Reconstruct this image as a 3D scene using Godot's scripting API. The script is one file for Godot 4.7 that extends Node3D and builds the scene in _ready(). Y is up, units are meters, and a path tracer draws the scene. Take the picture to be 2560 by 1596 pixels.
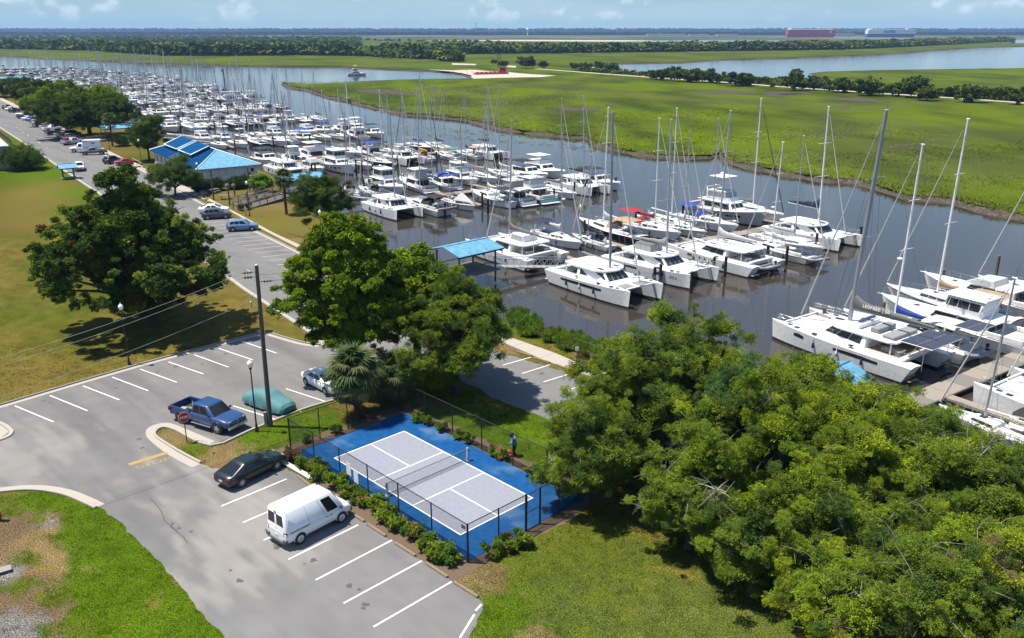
extends Node3D
# A marina seen from the air: car park and pickleball court in front, docks full of boats, a salt marsh river behind.
# Land lies at y = 0, the water at WATER. P() turns a pixel of the photograph into the point of a level plane seen there.
const LENS := 2151.0
const PITCH := 0.32428
const EYE := 28.2
const WATER := -1.6
const MARSH := -0.75

var M := {}
var used := {}
var rng := RandomNumberGenerator.new()
var n1 := FastNoiseLite.new()
var n2 := FastNoiseLite.new()
var n3 := FastNoiseLite.new()
var wood_lobes := {}


func P(px: float, py: float, y := 0.0) -> Vector3:
	var u := (px - 1280.0) / LENS
	var v := -(py - 798.0) / LENS
	var c := cos(PITCH)
	var s := sin(PITCH)
	var d := Vector3(u, v * c - s, -v * s - c)
	return Vector3(0, EYE, 0) + d * ((y - EYE) / d.y)


func PP(list: Array, y := 0.0) -> PackedVector2Array:
	var o := PackedVector2Array()
	for i in range(0, list.size(), 2):
		var p := P(list[i], list[i + 1], y)
		o.append(Vector2(p.x, p.z))
	return o


# ---------------------------------------------------------------- names
func numbered(called: String) -> String:
	var k: int = used.get(called, 0)
	used[called] = k + 1
	return called if k == 0 else "%s_%03d" % [called, k]


func thing(called: String, label: String, category: String, at := Vector3.ZERO, turn := 0.0, group := "") -> Node3D:
	var o := Node3D.new()
	o.name = numbered(called)
	add_child(o)
	o.position = at
	o.rotation.y = turn
	tag(o, label, category, group)
	return o


func tag(o: Node, label: String, category: String, group := "") -> void:
	o.set_meta("label", label)
	o.set_meta("category", category)
	if group != "":
		o.set_meta("group", group)


func obj(called: String, mesh: Mesh, m: Material, parent: Node = null) -> MeshInstance3D:
	var o := MeshInstance3D.new()
	o.mesh = mesh
	o.material_override = m
	if parent == null:
		o.name = numbered(called)
		add_child(o)
	else:
		o.name = called
		parent.add_child(o, true)
	return o


func part(called: String, b: MB, m: Material, parent: Node) -> MeshInstance3D:
	return obj(called, b.done(), m, parent)


func struct(called: String, mesh: Mesh, m: Material) -> MeshInstance3D:
	var o := obj(called, mesh, m)
	o.set_meta("kind", "structure")
	return o


func stuff(o: Node) -> void:
	o.set_meta("kind", "stuff")


func dup(root: Node3D, at: Vector3, turn: float, label := "", group := "") -> Node3D:
	var r: Node3D = root.duplicate()
	r.name = numbered(str(root.get_meta("kindname", root.name)))
	add_child(r)
	r.position = at
	r.rotation.y = turn
	if label != "":
		r.set_meta("label", label)
	if group != "":
		r.set_meta("group", group)
	return r


func facing(a: Vector3, b: Vector3) -> float:
	return atan2(-(b.z - a.z), b.x - a.x)


# ---------------------------------------------------------------- shapes
class MB:
	var st := SurfaceTool.new()
	var xf := Transform3D()
	var col := Color.WHITE

	func _init() -> void:
		st.begin(Mesh.PRIMITIVE_TRIANGLES)

	func flat() -> MB:
		st.set_smooth_group(-1)
		return self

	func smooth() -> MB:
		st.set_smooth_group(0)
		return self

	func tri(a: Vector3, b: Vector3, c: Vector3) -> void:
		st.set_color(col)
		st.add_vertex(xf * a)
		st.set_color(col)
		st.add_vertex(xf * c)
		st.set_color(col)
		st.add_vertex(xf * b)

	func quad(a: Vector3, b: Vector3, c: Vector3, d: Vector3) -> void:
		tri(a, b, c)
		tri(a, c, d)

	# a box with chamfered edges
	func box(c: Vector3, size: Vector3, bevel := 0.0, turn := 0.0, basis := Basis()) -> MB:
		var keep := xf
		xf = xf * Transform3D(Basis(Vector3.UP, turn) * basis, c)
		st.set_smooth_group(-1)
		var h := size * 0.5
		var e := minf(bevel, minf(h.x, minf(h.y, h.z)) * 0.9)
		if e <= 0.0:
			quad(Vector3(-h.x, -h.y, h.z), Vector3(h.x, -h.y, h.z), Vector3(h.x, h.y, h.z), Vector3(-h.x, h.y, h.z))
			quad(Vector3(h.x, -h.y, -h.z), Vector3(-h.x, -h.y, -h.z), Vector3(-h.x, h.y, -h.z), Vector3(h.x, h.y, -h.z))
			quad(Vector3(h.x, -h.y, h.z), Vector3(h.x, -h.y, -h.z), Vector3(h.x, h.y, -h.z), Vector3(h.x, h.y, h.z))
			quad(Vector3(-h.x, -h.y, -h.z), Vector3(-h.x, -h.y, h.z), Vector3(-h.x, h.y, h.z), Vector3(-h.x, h.y, -h.z))
			quad(Vector3(-h.x, h.y, h.z), Vector3(h.x, h.y, h.z), Vector3(h.x, h.y, -h.z), Vector3(-h.x, h.y, -h.z))
			quad(Vector3(-h.x, -h.y, -h.z), Vector3(h.x, -h.y, -h.z), Vector3(h.x, -h.y, h.z), Vector3(-h.x, -h.y, h.z))
		else:
			var i := h - Vector3(e, e, e)
			for s in [-1.0, 1.0]:
				quad(Vector3(-i.x * s, -i.y, h.z * s), Vector3(i.x * s, -i.y, h.z * s), Vector3(i.x * s, i.y, h.z * s), Vector3(-i.x * s, i.y, h.z * s))
				quad(Vector3(h.x * s, -i.y, i.z * s), Vector3(h.x * s, -i.y, -i.z * s), Vector3(h.x * s, i.y, -i.z * s), Vector3(h.x * s, i.y, i.z * s))
				quad(Vector3(-i.x, h.y * s, i.z * s), Vector3(i.x, h.y * s, i.z * s), Vector3(i.x, h.y * s, -i.z * s), Vector3(-i.x, h.y * s, -i.z * s))
				for r in [-1.0, 1.0]:
					var q: float = s * r
					_fix(Vector3(h.x * s, i.y * r, -i.z), Vector3(h.x * s, i.y * r, i.z), Vector3(i.x * s, h.y * r, i.z), Vector3(i.x * s, h.y * r, -i.z), q)
					_fix(Vector3(h.x * s, -i.y, i.z * r), Vector3(h.x * s, i.y, i.z * r), Vector3(i.x * s, i.y, h.z * r), Vector3(i.x * s, -i.y, h.z * r), -q)
					_fix(Vector3(-i.x, h.y * s, i.z * r), Vector3(i.x, h.y * s, i.z * r), Vector3(i.x, i.y * s, h.z * r), Vector3(-i.x, i.y * s, h.z * r), -q)
					for u in [-1.0, 1.0]:
						var a := Vector3(h.x * s, i.y * r, i.z * u)
						var b := Vector3(i.x * s, h.y * r, i.z * u)
						var d := Vector3(i.x * s, i.y * r, h.z * u)
						if q * u > 0.0:
							tri(a, b, d)
						else:
							tri(a, d, b)
		xf = keep
		return self

	func _fix(a: Vector3, b: Vector3, c: Vector3, d: Vector3, s: float) -> void:
		if s < 0.0:
			quad(a, b, c, d)
		else:
			quad(a, d, c, b)

	# rings of points joined lengthwise
	func loft(rings: Array, closed := true, cap0 := false, cap1 := false, is_smooth := true) -> MB:
		st.set_smooth_group(0 if is_smooth else -1)
		var n: int = rings[0].size()
		for i in rings.size() - 1:
			var a: PackedVector3Array = rings[i]
			var b: PackedVector3Array = rings[i + 1]
			for j in (n if closed else n - 1):
				var k := (j + 1) % n
				if a[j].distance_squared_to(a[k]) > 1e-10:
					tri(a[j], a[k], b[k])
				if b[j].distance_squared_to(b[k]) > 1e-10:
					tri(a[j], b[k], b[j])
		st.set_smooth_group(-1)
		if cap0:
			fan(rings[0], true)
		if cap1:
			fan(rings[rings.size() - 1], false)
		return self

	func fan(ring: PackedVector3Array, back: bool) -> void:
		var c := Vector3.ZERO
		for p in ring:
			c += p
		c /= ring.size()
		for j in ring.size():
			var k := (j + 1) % ring.size()
			if back:
				tri(c, ring[k], ring[j])
			else:
				tri(c, ring[j], ring[k])

	func tube(pts: Array, radii: Array, n := 6, caps := true) -> MB:
		var rings := []
		var side := Vector3.UP
		for i in pts.size():
			var d: Vector3 = (pts[mini(i + 1, pts.size() - 1)] - pts[maxi(i - 1, 0)]).normalized()
			if i == 0 and absf(d.dot(side)) > 0.9:
				side = Vector3.RIGHT
			side = (side - d * side.dot(d)).normalized()
			var up := side.cross(d)
			var ring := PackedVector3Array()
			var r: float = radii[mini(i, radii.size() - 1)]
			for j in n:
				var t := TAU * j / n
				ring.append(pts[i] + side * cos(t) * r + up * sin(t) * r)
			rings.append(ring)
		return loft(rings, true, caps, caps)

	func lathe(profile: Array, n := 12, at := Vector3.ZERO, axis := Basis()) -> MB:
		var rings := []
		for p in profile:
			var ring := PackedVector3Array()
			for j in n:
				var t := -TAU * j / n
				ring.append(at + axis * Vector3(cos(t) * p[0], p[1], sin(t) * p[0]))
			rings.append(ring)
		return loft(rings, true, profile[0][0] > 0.002, profile[profile.size() - 1][0] > 0.002)

	# upright prism on a plan outline (x, z)
	func prism(poly: PackedVector2Array, y0: float, y1: float, bottom := true) -> MB:
		st.set_smooth_group(-1)
		var a := Geometry2D.triangulate_polygon(poly)
		var cw := Geometry2D.is_polygon_clockwise(poly)
		for i in range(0, a.size(), 3):
			var p := poly[a[i]]
			var q := poly[a[i + 1]]
			var r := poly[a[i + 2]]
			if (q - p).cross(r - p) > 0.0:
				var s := q
				q = r
				r = s
			tri(Vector3(p.x, y1, p.y), Vector3(q.x, y1, q.y), Vector3(r.x, y1, r.y))
			if bottom:
				tri(Vector3(p.x, y0, p.y), Vector3(r.x, y0, r.y), Vector3(q.x, y0, q.y))
		for i in poly.size():
			var p := poly[i]
			var q := poly[(i + 1) % poly.size()]
			if cw:
				quad(Vector3(p.x, y0, p.y), Vector3(p.x, y1, p.y), Vector3(q.x, y1, q.y), Vector3(q.x, y0, q.y))
			else:
				quad(Vector3(p.x, y0, p.y), Vector3(q.x, y0, q.y), Vector3(q.x, y1, q.y), Vector3(p.x, y1, p.y))
		return self

	# a four-sided plate of some thickness, standing proud of a b c d along its normal
	func plate(a: Vector3, b: Vector3, c: Vector3, d: Vector3, out: Vector3) -> MB:
		st.set_smooth_group(-1)
		quad(a + out, b + out, c + out, d + out)
		quad(a, b, b + out, a + out)
		quad(b, c, c + out, b + out)
		quad(c, d, d + out, c + out)
		quad(d, a, a + out, d + out)
		return self

	func ball(c: Vector3, r: Vector3, n := 8, m := 5) -> MB:
		var rings := []
		for i in m + 1:
			var t := PI * i / m
			var ring := PackedVector3Array()
			for j in n:
				var u := TAU * j / n
				ring.append(c + Vector3(sin(t) * cos(u) * r.x, -cos(t) * r.y, sin(t) * sin(u) * r.z))
			rings.append(ring)
		return loft(rings, true)

	func done() -> ArrayMesh:
		st.generate_normals()
		return st.commit()


# ---------------------------------------------------------------- materials
func lin(r: float, g: float, b: float) -> Color:
	return Color(r, g, b).linear_to_srgb()


func mat(color: Color, rough := 0.6, metal := 0.0) -> StandardMaterial3D:
	var m := StandardMaterial3D.new()
	m.albedo_color = color
	m.roughness = rough
	m.metallic = metal
	if rough >= 0.85:
		m.metallic_specular = 0.12
	return m


func grain(freq: float, lo: float, hi: float, sd := 1, size := 512, octaves := 4, kind := FastNoiseLite.TYPE_SIMPLEX_SMOOTH) -> NoiseTexture2D:
	var n := FastNoiseLite.new()
	n.seed = sd
	n.noise_type = kind
	n.frequency = freq
	n.fractal_octaves = octaves
	var t := NoiseTexture2D.new()
	t.width = size
	t.height = size
	t.seamless = true
	t.noise = n
	var g := Gradient.new()
	g.set_color(0, Color(lo, lo, lo))
	g.set_color(1, Color(hi, hi, hi))
	g.set_offset(0, 0.15)
	g.set_offset(1, 0.85)
	t.color_ramp = g
	return t


func textured(m: StandardMaterial3D, t: Texture2D, metres: float, world := true) -> StandardMaterial3D:
	m.albedo_texture = t
	m.uv1_triplanar = true
	m.uv1_world_triplanar = world
	m.uv1_scale = Vector3.ONE / metres
	return m


func relief(m: StandardMaterial3D, t: Texture2D, cm: float) -> StandardMaterial3D:
	m.heightmap_enabled = true
	m.heightmap_texture = t
	m.heightmap_scale = cm
	return m


func vcol(m: StandardMaterial3D) -> StandardMaterial3D:
	m.vertex_color_use_as_albedo = true
	return m


func make_materials() -> void:
	var fine := grain(0.06, 0.62, 1.0, 3)
	var speck := grain(0.22, 0.72, 1.0, 5)
	var blotch := grain(0.012, 0.8, 1.0, 8)
	M.lawn = vcol(textured(mat(lin(0.4, 0.4, 0.4), 0.95), grain(0.085, 0.42, 1.0, 21, 1024, 5), 11.0))
	M.asphalt = vcol(textured(mat(lin(0.4, 0.4, 0.4), 0.9), grain(0.25, 0.76, 1.0, 23, 1024, 3), 6.0))
	M.concrete = textured(mat(lin(0.50, 0.46, 0.40), 0.85), speck, 2.0)
	M.kerb = textured(mat(lin(0.36, 0.34, 0.30), 0.85), speck, 2.0)
	M.gutter = textured(mat(lin(0.50, 0.46, 0.40), 0.85), speck, 2.0)
	M.paint = textured(mat(lin(0.80, 0.80, 0.78), 0.7), grain(0.2, 0.88, 1.0, 31), 1.5)
	M.worn_paint = textured(mat(lin(0.62, 0.62, 0.60), 0.8), grain(0.2, 0.7, 1.0, 32), 1.2)
	M.yellow_paint = textured(mat(lin(0.52, 0.36, 0.10), 0.8), grain(0.15, 0.6, 1.0, 33), 1.0)
	M.oil = mat(lin(0.07, 0.068, 0.066), 0.7)
	M.soil = textured(mat(lin(0.20, 0.145, 0.10), 0.95), fine, 2.0)
	M.bark = textured(mat(lin(0.11, 0.085, 0.065), 0.95), fine, 1.5)
	M.pale_bark = textured(mat(lin(0.38, 0.35, 0.31), 0.95), fine, 1.5)
	M.mulch = textured(mat(lin(0.11, 0.08, 0.06), 0.95), fine, 1.2)
	M.timber = textured(mat(lin(0.17, 0.15, 0.13), 0.9), fine, 2.0)
	M.new_timber = textured(mat(lin(0.34, 0.27, 0.20), 0.9), fine, 2.0)
	M.grey_deck = textured(mat(lin(0.28, 0.26, 0.24), 0.9), fine, 2.0)
	M.dock = textured(mat(lin(0.40, 0.36, 0.30), 0.9), fine, 2.0)
	M.pile = textured(mat(lin(0.075, 0.062, 0.052), 0.9), fine, 1.5)
	M.pile_tan = textured(mat(lin(0.25, 0.185, 0.11), 0.9), fine, 1.5)
	M.black = mat(lin(0.012, 0.012, 0.013), 0.45)
	M.rubber = mat(lin(0.018, 0.018, 0.018), 0.8)
	M.dark_trim = mat(lin(0.06, 0.06, 0.065), 0.6)
	M.glass = mat(lin(0.014, 0.016, 0.02), 0.06)
	M.boat_glass = mat(lin(0.018, 0.02, 0.024), 0.08)
	M.pale_glass = mat(lin(0.22, 0.25, 0.28), 0.12)
	M.chrome = mat(lin(0.6, 0.6, 0.61), 0.22, 0.9)
	M.alu = mat(lin(0.50, 0.51, 0.53), 0.38, 0.55)
	M.white_spar = mat(lin(0.76, 0.76, 0.75), 0.35)
	M.grey_spar = mat(lin(0.30, 0.32, 0.35), 0.35, 0.3)
	M.wire = mat(lin(0.30, 0.30, 0.31), 0.4, 0.4)
	M.black_wire = mat(lin(0.03, 0.03, 0.032), 0.5)
	M.gel = textured(mat(lin(0.78, 0.78, 0.77), 0.25), grain(0.02, 0.94, 1.0, 41), 5.0, false)
	M.gel_cool = textured(mat(lin(0.72, 0.73, 0.73), 0.22), grain(0.02, 0.92, 1.0, 42), 5.0, false)
	M.gel_cream = textured(mat(lin(0.72, 0.69, 0.62), 0.3), grain(0.02, 0.9, 1.0, 43), 5.0, false)
	M.gel_grey = textured(mat(lin(0.40, 0.41, 0.42), 0.3), grain(0.02, 0.9, 1.0, 44), 5.0, false)
	M.nonskid = textured(mat(lin(0.66, 0.66, 0.65), 0.7), speck, 0.8, false)
	M.nonskid_grey = textured(mat(lin(0.36, 0.37, 0.38), 0.8), speck, 0.8, false)
	M.teak = textured(mat(lin(0.34, 0.22, 0.13), 0.7), fine, 0.8, false)
	M.boot = mat(lin(0.02, 0.022, 0.03), 0.4)
	M.boot_blue = mat(lin(0.02, 0.04, 0.12), 0.4)
	M.hull_navy = mat(lin(0.015, 0.03, 0.075), 0.15)
	M.hull_black = mat(lin(0.014, 0.015, 0.02), 0.15)
	M.hull_teal = mat(lin(0.06, 0.36, 0.38), 0.25)
	M.hull_green = mat(lin(0.05, 0.20, 0.16), 0.25)
	for c in [["navy", 0.012, 0.022, 0.075], ["blue", 0.015, 0.075, 0.42], ["red", 0.42, 0.018, 0.03], ["wine", 0.22, 0.012, 0.03], ["tan", 0.52, 0.36, 0.22], ["grey", 0.20, 0.20, 0.19], ["black", 0.018, 0.018, 0.02], ["white", 0.72, 0.72, 0.71], ["teal", 0.03, 0.32, 0.34], ["yellow", 0.72, 0.42, 0.02], ["beige", 0.50, 0.42, 0.34], ["lightgrey", 0.34, 0.35, 0.36]]:
		M["canvas_" + c[0]] = textured(mat(lin(c[1], c[2], c[3]), 0.8), fine, 0.9, false)
	M.vinyl = mat(lin(0.30, 0.31, 0.32), 0.15)
	M.solar = textured(mat(lin(0.045, 0.045, 0.065), 0.2), blotch, 1.5, false)
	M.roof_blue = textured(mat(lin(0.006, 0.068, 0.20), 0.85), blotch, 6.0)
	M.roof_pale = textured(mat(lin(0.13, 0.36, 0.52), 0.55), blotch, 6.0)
	M.roof_trim = mat(lin(0.50, 0.64, 0.74), 0.5)
	M.siding = textured(mat(lin(0.66, 0.67, 0.68), 0.7), blotch, 5.0)
	M.shed_wall = textured(mat(lin(0.36, 0.40, 0.44), 0.6), blotch, 5.0)
	M.shed_roof = textured(mat(lin(0.62, 0.65, 0.66), 0.5), blotch, 5.0)
	M.white_wood = mat(lin(0.68, 0.68, 0.67), 0.6)
	M.lamp_glass = mat(lin(0.80, 0.80, 0.79), 0.35)
	M.sign_red = mat(lin(0.36, 0.012, 0.02), 0.5)
	M.sign_white = mat(lin(0.78, 0.78, 0.78), 0.5)
	M.hydrant = mat(lin(0.40, 0.03, 0.03), 0.5)
	M.orange = mat(lin(0.70, 0.16, 0.06), 0.8)
	M.court_blue = vcol(textured(mat(lin(0.4, 0.4, 0.4), 0.85), grain(0.02, 0.88, 1.0, 51, 512, 5), 7.0))
	M.court_grey = textured(mat(lin(0.245, 0.26, 0.31), 0.85), grain(0.03, 0.95, 1.0, 52), 6.0)
	M.court_line = mat(lin(0.74, 0.72, 0.68), 0.7)
	M.court_dust = textured(mat(lin(0.24, 0.34, 0.46), 0.9), fine, 1.0)
	M.mud = textured(mat(lin(0.125, 0.105, 0.085), 0.85), grain(0.03, 0.6, 1.0, 53), 14.0)
	M.sand = textured(mat(lin(0.52, 0.46, 0.38), 0.95), grain(0.02, 0.8, 1.0, 54), 30.0)
	M.marsh = vcol(textured(mat(lin(0.4, 0.4, 0.4), 0.95), grain(0.05, 0.62, 1.0, 55, 1024, 5), 26.0))
	M.flat_far = vcol(textured(mat(lin(0.4, 0.4, 0.4), 0.95), grain(0.05, 0.7, 1.0, 56), 300.0))
	M.leaf = vcol(mat(Color.WHITE, 0.85))
	M.leaf.backlight_enabled = true
	M.leaf.backlight = lin(0.26, 0.30, 0.03)
	M.leaf_far = vcol(mat(Color.WHITE, 0.85))
	M.dead_twig = mat(lin(0.36, 0.33, 0.30), 0.9)
	M.skin = mat(lin(0.10, 0.06, 0.04), 0.6)
	M.shirt = mat(lin(0.16, 0.25, 0.52), 0.8)
	M.trousers = mat(lin(0.012, 0.012, 0.016), 0.85)
	M.cover_teal = textured(mat(lin(0.105, 0.30, 0.32), 0.75), fine, 1.2, false)
	M.lens_red = mat(lin(0.22, 0.010, 0.012), 0.2)
	M.lens_clear = mat(lin(0.20, 0.21, 0.22), 0.1)
	M.lens_orange = mat(lin(0.55, 0.12, 0.02), 0.25)
	M.plate = mat(lin(0.6, 0.6, 0.58), 0.5)
	for c in [["white", 0.76, 0.77, 0.78], ["green", 0.004, 0.011, 0.008], ["blue", 0.015, 0.050, 0.145], ["black", 0.014, 0.014, 0.017], ["slate", 0.04, 0.055, 0.08], ["sky", 0.10, 0.19, 0.33], ["silver", 0.42, 0.43, 0.44], ["grey", 0.10, 0.10, 0.105], ["red", 0.38, 0.02, 0.03], ["navy", 0.012, 0.02, 0.06], ["royal", 0.02, 0.05, 0.36]]:
		var m := mat(lin(c[1], c[2], c[3]), 0.32, 0.0)
		m.clearcoat_enabled = true
		m.clearcoat = 0.4
		m.clearcoat_roughness = 0.06
		M["car_" + c[0]] = m
	var w := mat(lin(0.036, 0.031, 0.025), 0.02)
	w.metallic_specular = 0.5
	var ripple := grain(0.02, 0.0, 1.0, 61, 1024, 4)
	w.uv1_triplanar = true
	w.uv1_world_triplanar = true
	w.uv1_scale = Vector3(1.0 / 26.0, 1.0 / 26.0, 1.0 / 12.0)
	relief(w, ripple, 0.32)
	M.water = w


# ---------------------------------------------------------------- light and air
func make_light() -> void:
	var cam := Camera3D.new()
	cam.name = "camera"
	add_child(cam)
	cam.position = Vector3(0, EYE, 0)
	cam.rotation.x = -PITCH
	cam.fov = rad_to_deg(2.0 * atan(798.0 / LENS))
	cam.near = 0.5
	cam.far = 40000.0
	cam.current = true
	var e := Environment.new()
	e.tonemap_mode = Environment.TONE_MAPPER_LINEAR
	e.tonemap_exposure = 1.62
	e.background_mode = Environment.BG_SKY
	e.sdfgi_enabled = true
	e.ssao_enabled = true
	e.ssil_enabled = true
	e.fog_enabled = true
	e.fog_density = 0.00007
	e.fog_light_color = Color(0.62, 0.78, 0.95)
	var sky := Sky.new()
	var s := ProceduralSkyMaterial.new()
	s.sky_top_color = Color(0.34, 0.48, 0.66)
	s.sky_horizon_color = Color(0.57, 0.67, 0.70)
	s.sky_curve = 0.12
	s.ground_bottom_color = Color(0.20, 0.22, 0.16)
	s.ground_horizon_color = Color(0.45, 0.55, 0.55)
	s.sky_cover = clouds()
	s.sky_cover_modulate = Color(1, 1, 1, 1)
	sky.sky_material = s
	e.sky = sky
	var we := WorldEnvironment.new()
	we.name = "environment"
	we.environment = e
	add_child(we)
	var sun := DirectionalLight3D.new()
	sun.name = "sun"
	sun.light_energy = 1.6
	sun.light_color = Color(1.0, 0.965, 0.91)
	sun.light_angular_distance = 0.55
	sun.shadow_enabled = true
	add_child(sun)
	sun.look_at_from_position(Vector3.ZERO, Vector3(0.36, -0.93, 0.035), Vector3.FORWARD)


# fair-weather cumulus, thicker and smaller towards the horizon; the picture is added to the clear sky
func clouds() -> ImageTexture:
	var w := 4096
	var h := 2048
	var im := Image.create(w, h, false, Image.FORMAT_RGBA8)
	im.fill(Color(0, 0, 0, 0))
	var big := FastNoiseLite.new()
	big.seed = 14
	big.frequency = 1.0
	big.fractal_octaves = 5
	var step := 1
	var y := 1023
	while y >= 0:
		var el := (1024.0 - y - 0.5) / 2048.0 * PI
		step = 1 if el < 0.09 else (4 if el < 0.4 else 8)
		var row := y - step + 1
		for x in range(0, w, step):
			var az := x * TAU / w
			var vert := el * 26.0 if el < 0.09 else 2.34 + (el - 0.09) * 9.0
			var sc := 30.0 if el < 0.09 else 30.0 - minf(18.0, (el - 0.09) * 45.0)
			var p := Vector3(cos(az) * sc, vert * 1.6, sin(az) * sc)
			var d := big.get_noise_3dv(p * 0.42) + 0.45 * big.get_noise_3dv(p * 1.3 + Vector3(9, 3, 1)) - 0.05
			var veil := 0.16 * smoothstep(-0.4, 0.5, big.get_noise_3dv(p * Vector3(0.15, 0.5, 0.15) + Vector3(50, 0, 0)))
			var a := smoothstep(0.10, 0.42, d) * (0.62 if el < 0.09 else 0.5) * smoothstep(0.0, 0.022, el) + veil
			if a > 0.01:
				var c := Color(0.90, 0.86, 0.84, clampf(a, 0.0, 1.0) * 0.32)
				if step == 1:
					im.set_pixel(x, y, c)
				else:
					im.fill_rect(Rect2i(x, row, step, step), c)
		y -= step
	return ImageTexture.create_from_image(im)


# ---------------------------------------------------------------- sheets
func sheet(poly: PackedVector2Array, y: float, cell: float, colour: Callable) -> ArrayMesh:
	var r := Rect2(poly[0], Vector2.ZERO)
	for p in poly:
		r = r.expand(p)
	var nx := int(ceil(r.size.x / cell)) + 1
	var nz := int(ceil(r.size.y / cell)) + 1
	var edge := PackedByteArray()
	edge.resize(nx * nz)
	for i in poly.size():
		var a := poly[i]
		var b := poly[(i + 1) % poly.size()]
		var steps := int(ceil(a.distance_to(b) / cell * 8.0)) + 1
		for k in steps + 1:
			var q := (a.lerp(b, float(k) / steps) - r.position) / cell
			edge[clampi(int(q.y), 0, nz - 1) * nx + clampi(int(q.x), 0, nx - 1)] = 1
	var V := PackedVector3Array()
	var C := PackedColorArray()
	var I := PackedInt32Array()
	var grid := {}
	for j in nz:
		# crossings of the row's middle line with the outline tell which cells lie inside
		var zc := r.position.y + (j + 0.5) * cell
		var cuts := []
		for i in poly.size():
			var a := poly[i]
			var b := poly[(i + 1) % poly.size()]
			if (a.y > zc) != (b.y > zc):
				cuts.append(a.x + (zc - a.y) / (b.y - a.y) * (b.x - a.x))
		cuts.sort()
		for i in nx:
			var x0 := r.position.x + i * cell
			var z0 := r.position.y + j * cell
			if edge[j * nx + i]:
				var box := PackedVector2Array([Vector2(x0, z0), Vector2(x0 + cell, z0), Vector2(x0 + cell, z0 + cell), Vector2(x0, z0 + cell)])
				for piece in Geometry2D.intersect_polygons(box, poly):
					var t := Geometry2D.triangulate_polygon(piece)
					var at := V.size()
					for p in piece:
						V.append(Vector3(p.x, y, p.y))
						C.append(colour.call(p.x, p.y) * 2.5)
					for k in range(0, t.size(), 3):
						var a: Vector2 = piece[t[k]]
						var b: Vector2 = piece[t[k + 1]]
						var c: Vector2 = piece[t[k + 2]]
						if (b - a).cross(c - a) > 0.0:
							I.append_array([at + t[k], at + t[k + 1], at + t[k + 2]])
						else:
							I.append_array([at + t[k], at + t[k + 2], at + t[k + 1]])
				continue
			var inside := false
			for c in cuts:
				if c < x0 + cell * 0.5:
					inside = not inside
			if not inside:
				continue
			var ids := []
			for o in [[0, 0], [1, 0], [1, 1], [0, 1]]:
				var key: int = (j + o[1]) * (nx + 1) + i + o[0]
				if not grid.has(key):
					grid[key] = V.size()
					var x: float = x0 + o[0] * cell
					var z: float = z0 + o[1] * cell
					V.append(Vector3(x, y, z))
					C.append(colour.call(x, z) * 2.5)
				ids.append(grid[key])
			I.append_array([ids[0], ids[1], ids[2], ids[0], ids[2], ids[3]])
	var N := PackedVector3Array()
	N.resize(V.size())
	N.fill(Vector3.UP)
	var arr := []
	arr.resize(Mesh.ARRAY_MAX)
	arr[Mesh.ARRAY_VERTEX] = V
	arr[Mesh.ARRAY_NORMAL] = N
	arr[Mesh.ARRAY_COLOR] = C
	arr[Mesh.ARRAY_INDEX] = I
	var m := ArrayMesh.new()
	m.add_surface_from_arrays(Mesh.PRIMITIVE_TRIANGLES, arr)
	return m


# an outline with extra points moved a little, for edges that nobody drew with a ruler
func rough_edge(poly: PackedVector2Array, step: float, amount: float) -> PackedVector2Array:
	var o := PackedVector2Array()
	for i in poly.size():
		var a := poly[i]
		var b := poly[(i + 1) % poly.size()]
		var k := maxi(1, int(a.distance_to(b) / step))
		var side := (b - a).orthogonal().normalized()
		for j in k:
			var p := a.lerp(b, float(j) / k)
			if k > 1:
				p += side * n2.get_noise_2d(p.x * 6.0, p.y * 6.0) * amount
			o.append(p)
	return o


# the same for a path that is not closed
func open_edge(path: PackedVector2Array, step: float, amount: float) -> PackedVector2Array:
	var o := PackedVector2Array()
	for i in path.size() - 1:
		var a := path[i]
		var b := path[i + 1]
		var k := maxi(1, int(a.distance_to(b) / step))
		var side := (b - a).orthogonal().normalized()
		for j in k:
			var p := a.lerp(b, float(j) / k)
			if k > 1:
				p += side * n2.get_noise_2d(p.x * 6.0, p.y * 6.0) * amount
			o.append(p)
	o.append(path[path.size() - 1])
	return o


func plain(_x: float, _z: float) -> Color:
	return Color.WHITE


# a strip along a path: left and right offsets and a height for each
func strip(path: PackedVector2Array, left: float, right: float, yl: float, yr: float) -> ArrayMesh:
	var b := MB.new().flat()
	var L := offset(path, left)
	var R := offset(path, right)
	for i in path.size() - 1:
		b.quad(Vector3(L[i].x, yl, L[i].y), Vector3(R[i].x, yr, R[i].y), Vector3(R[i + 1].x, yr, R[i + 1].y), Vector3(L[i + 1].x, yl, L[i + 1].y))
	return b.done()


func offset(path: PackedVector2Array, d: float) -> PackedVector2Array:
	var o := PackedVector2Array()
	for i in path.size():
		var t := Vector2.ZERO
		if i > 0:
			t += (path[i] - path[i - 1]).normalized()
		if i < path.size() - 1:
			t += (path[i + 1] - path[i]).normalized()
		t = t.normalized()
		var n := Vector2(t.y, -t.x)
		o.append(path[i] + n * d)
	return o


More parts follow.
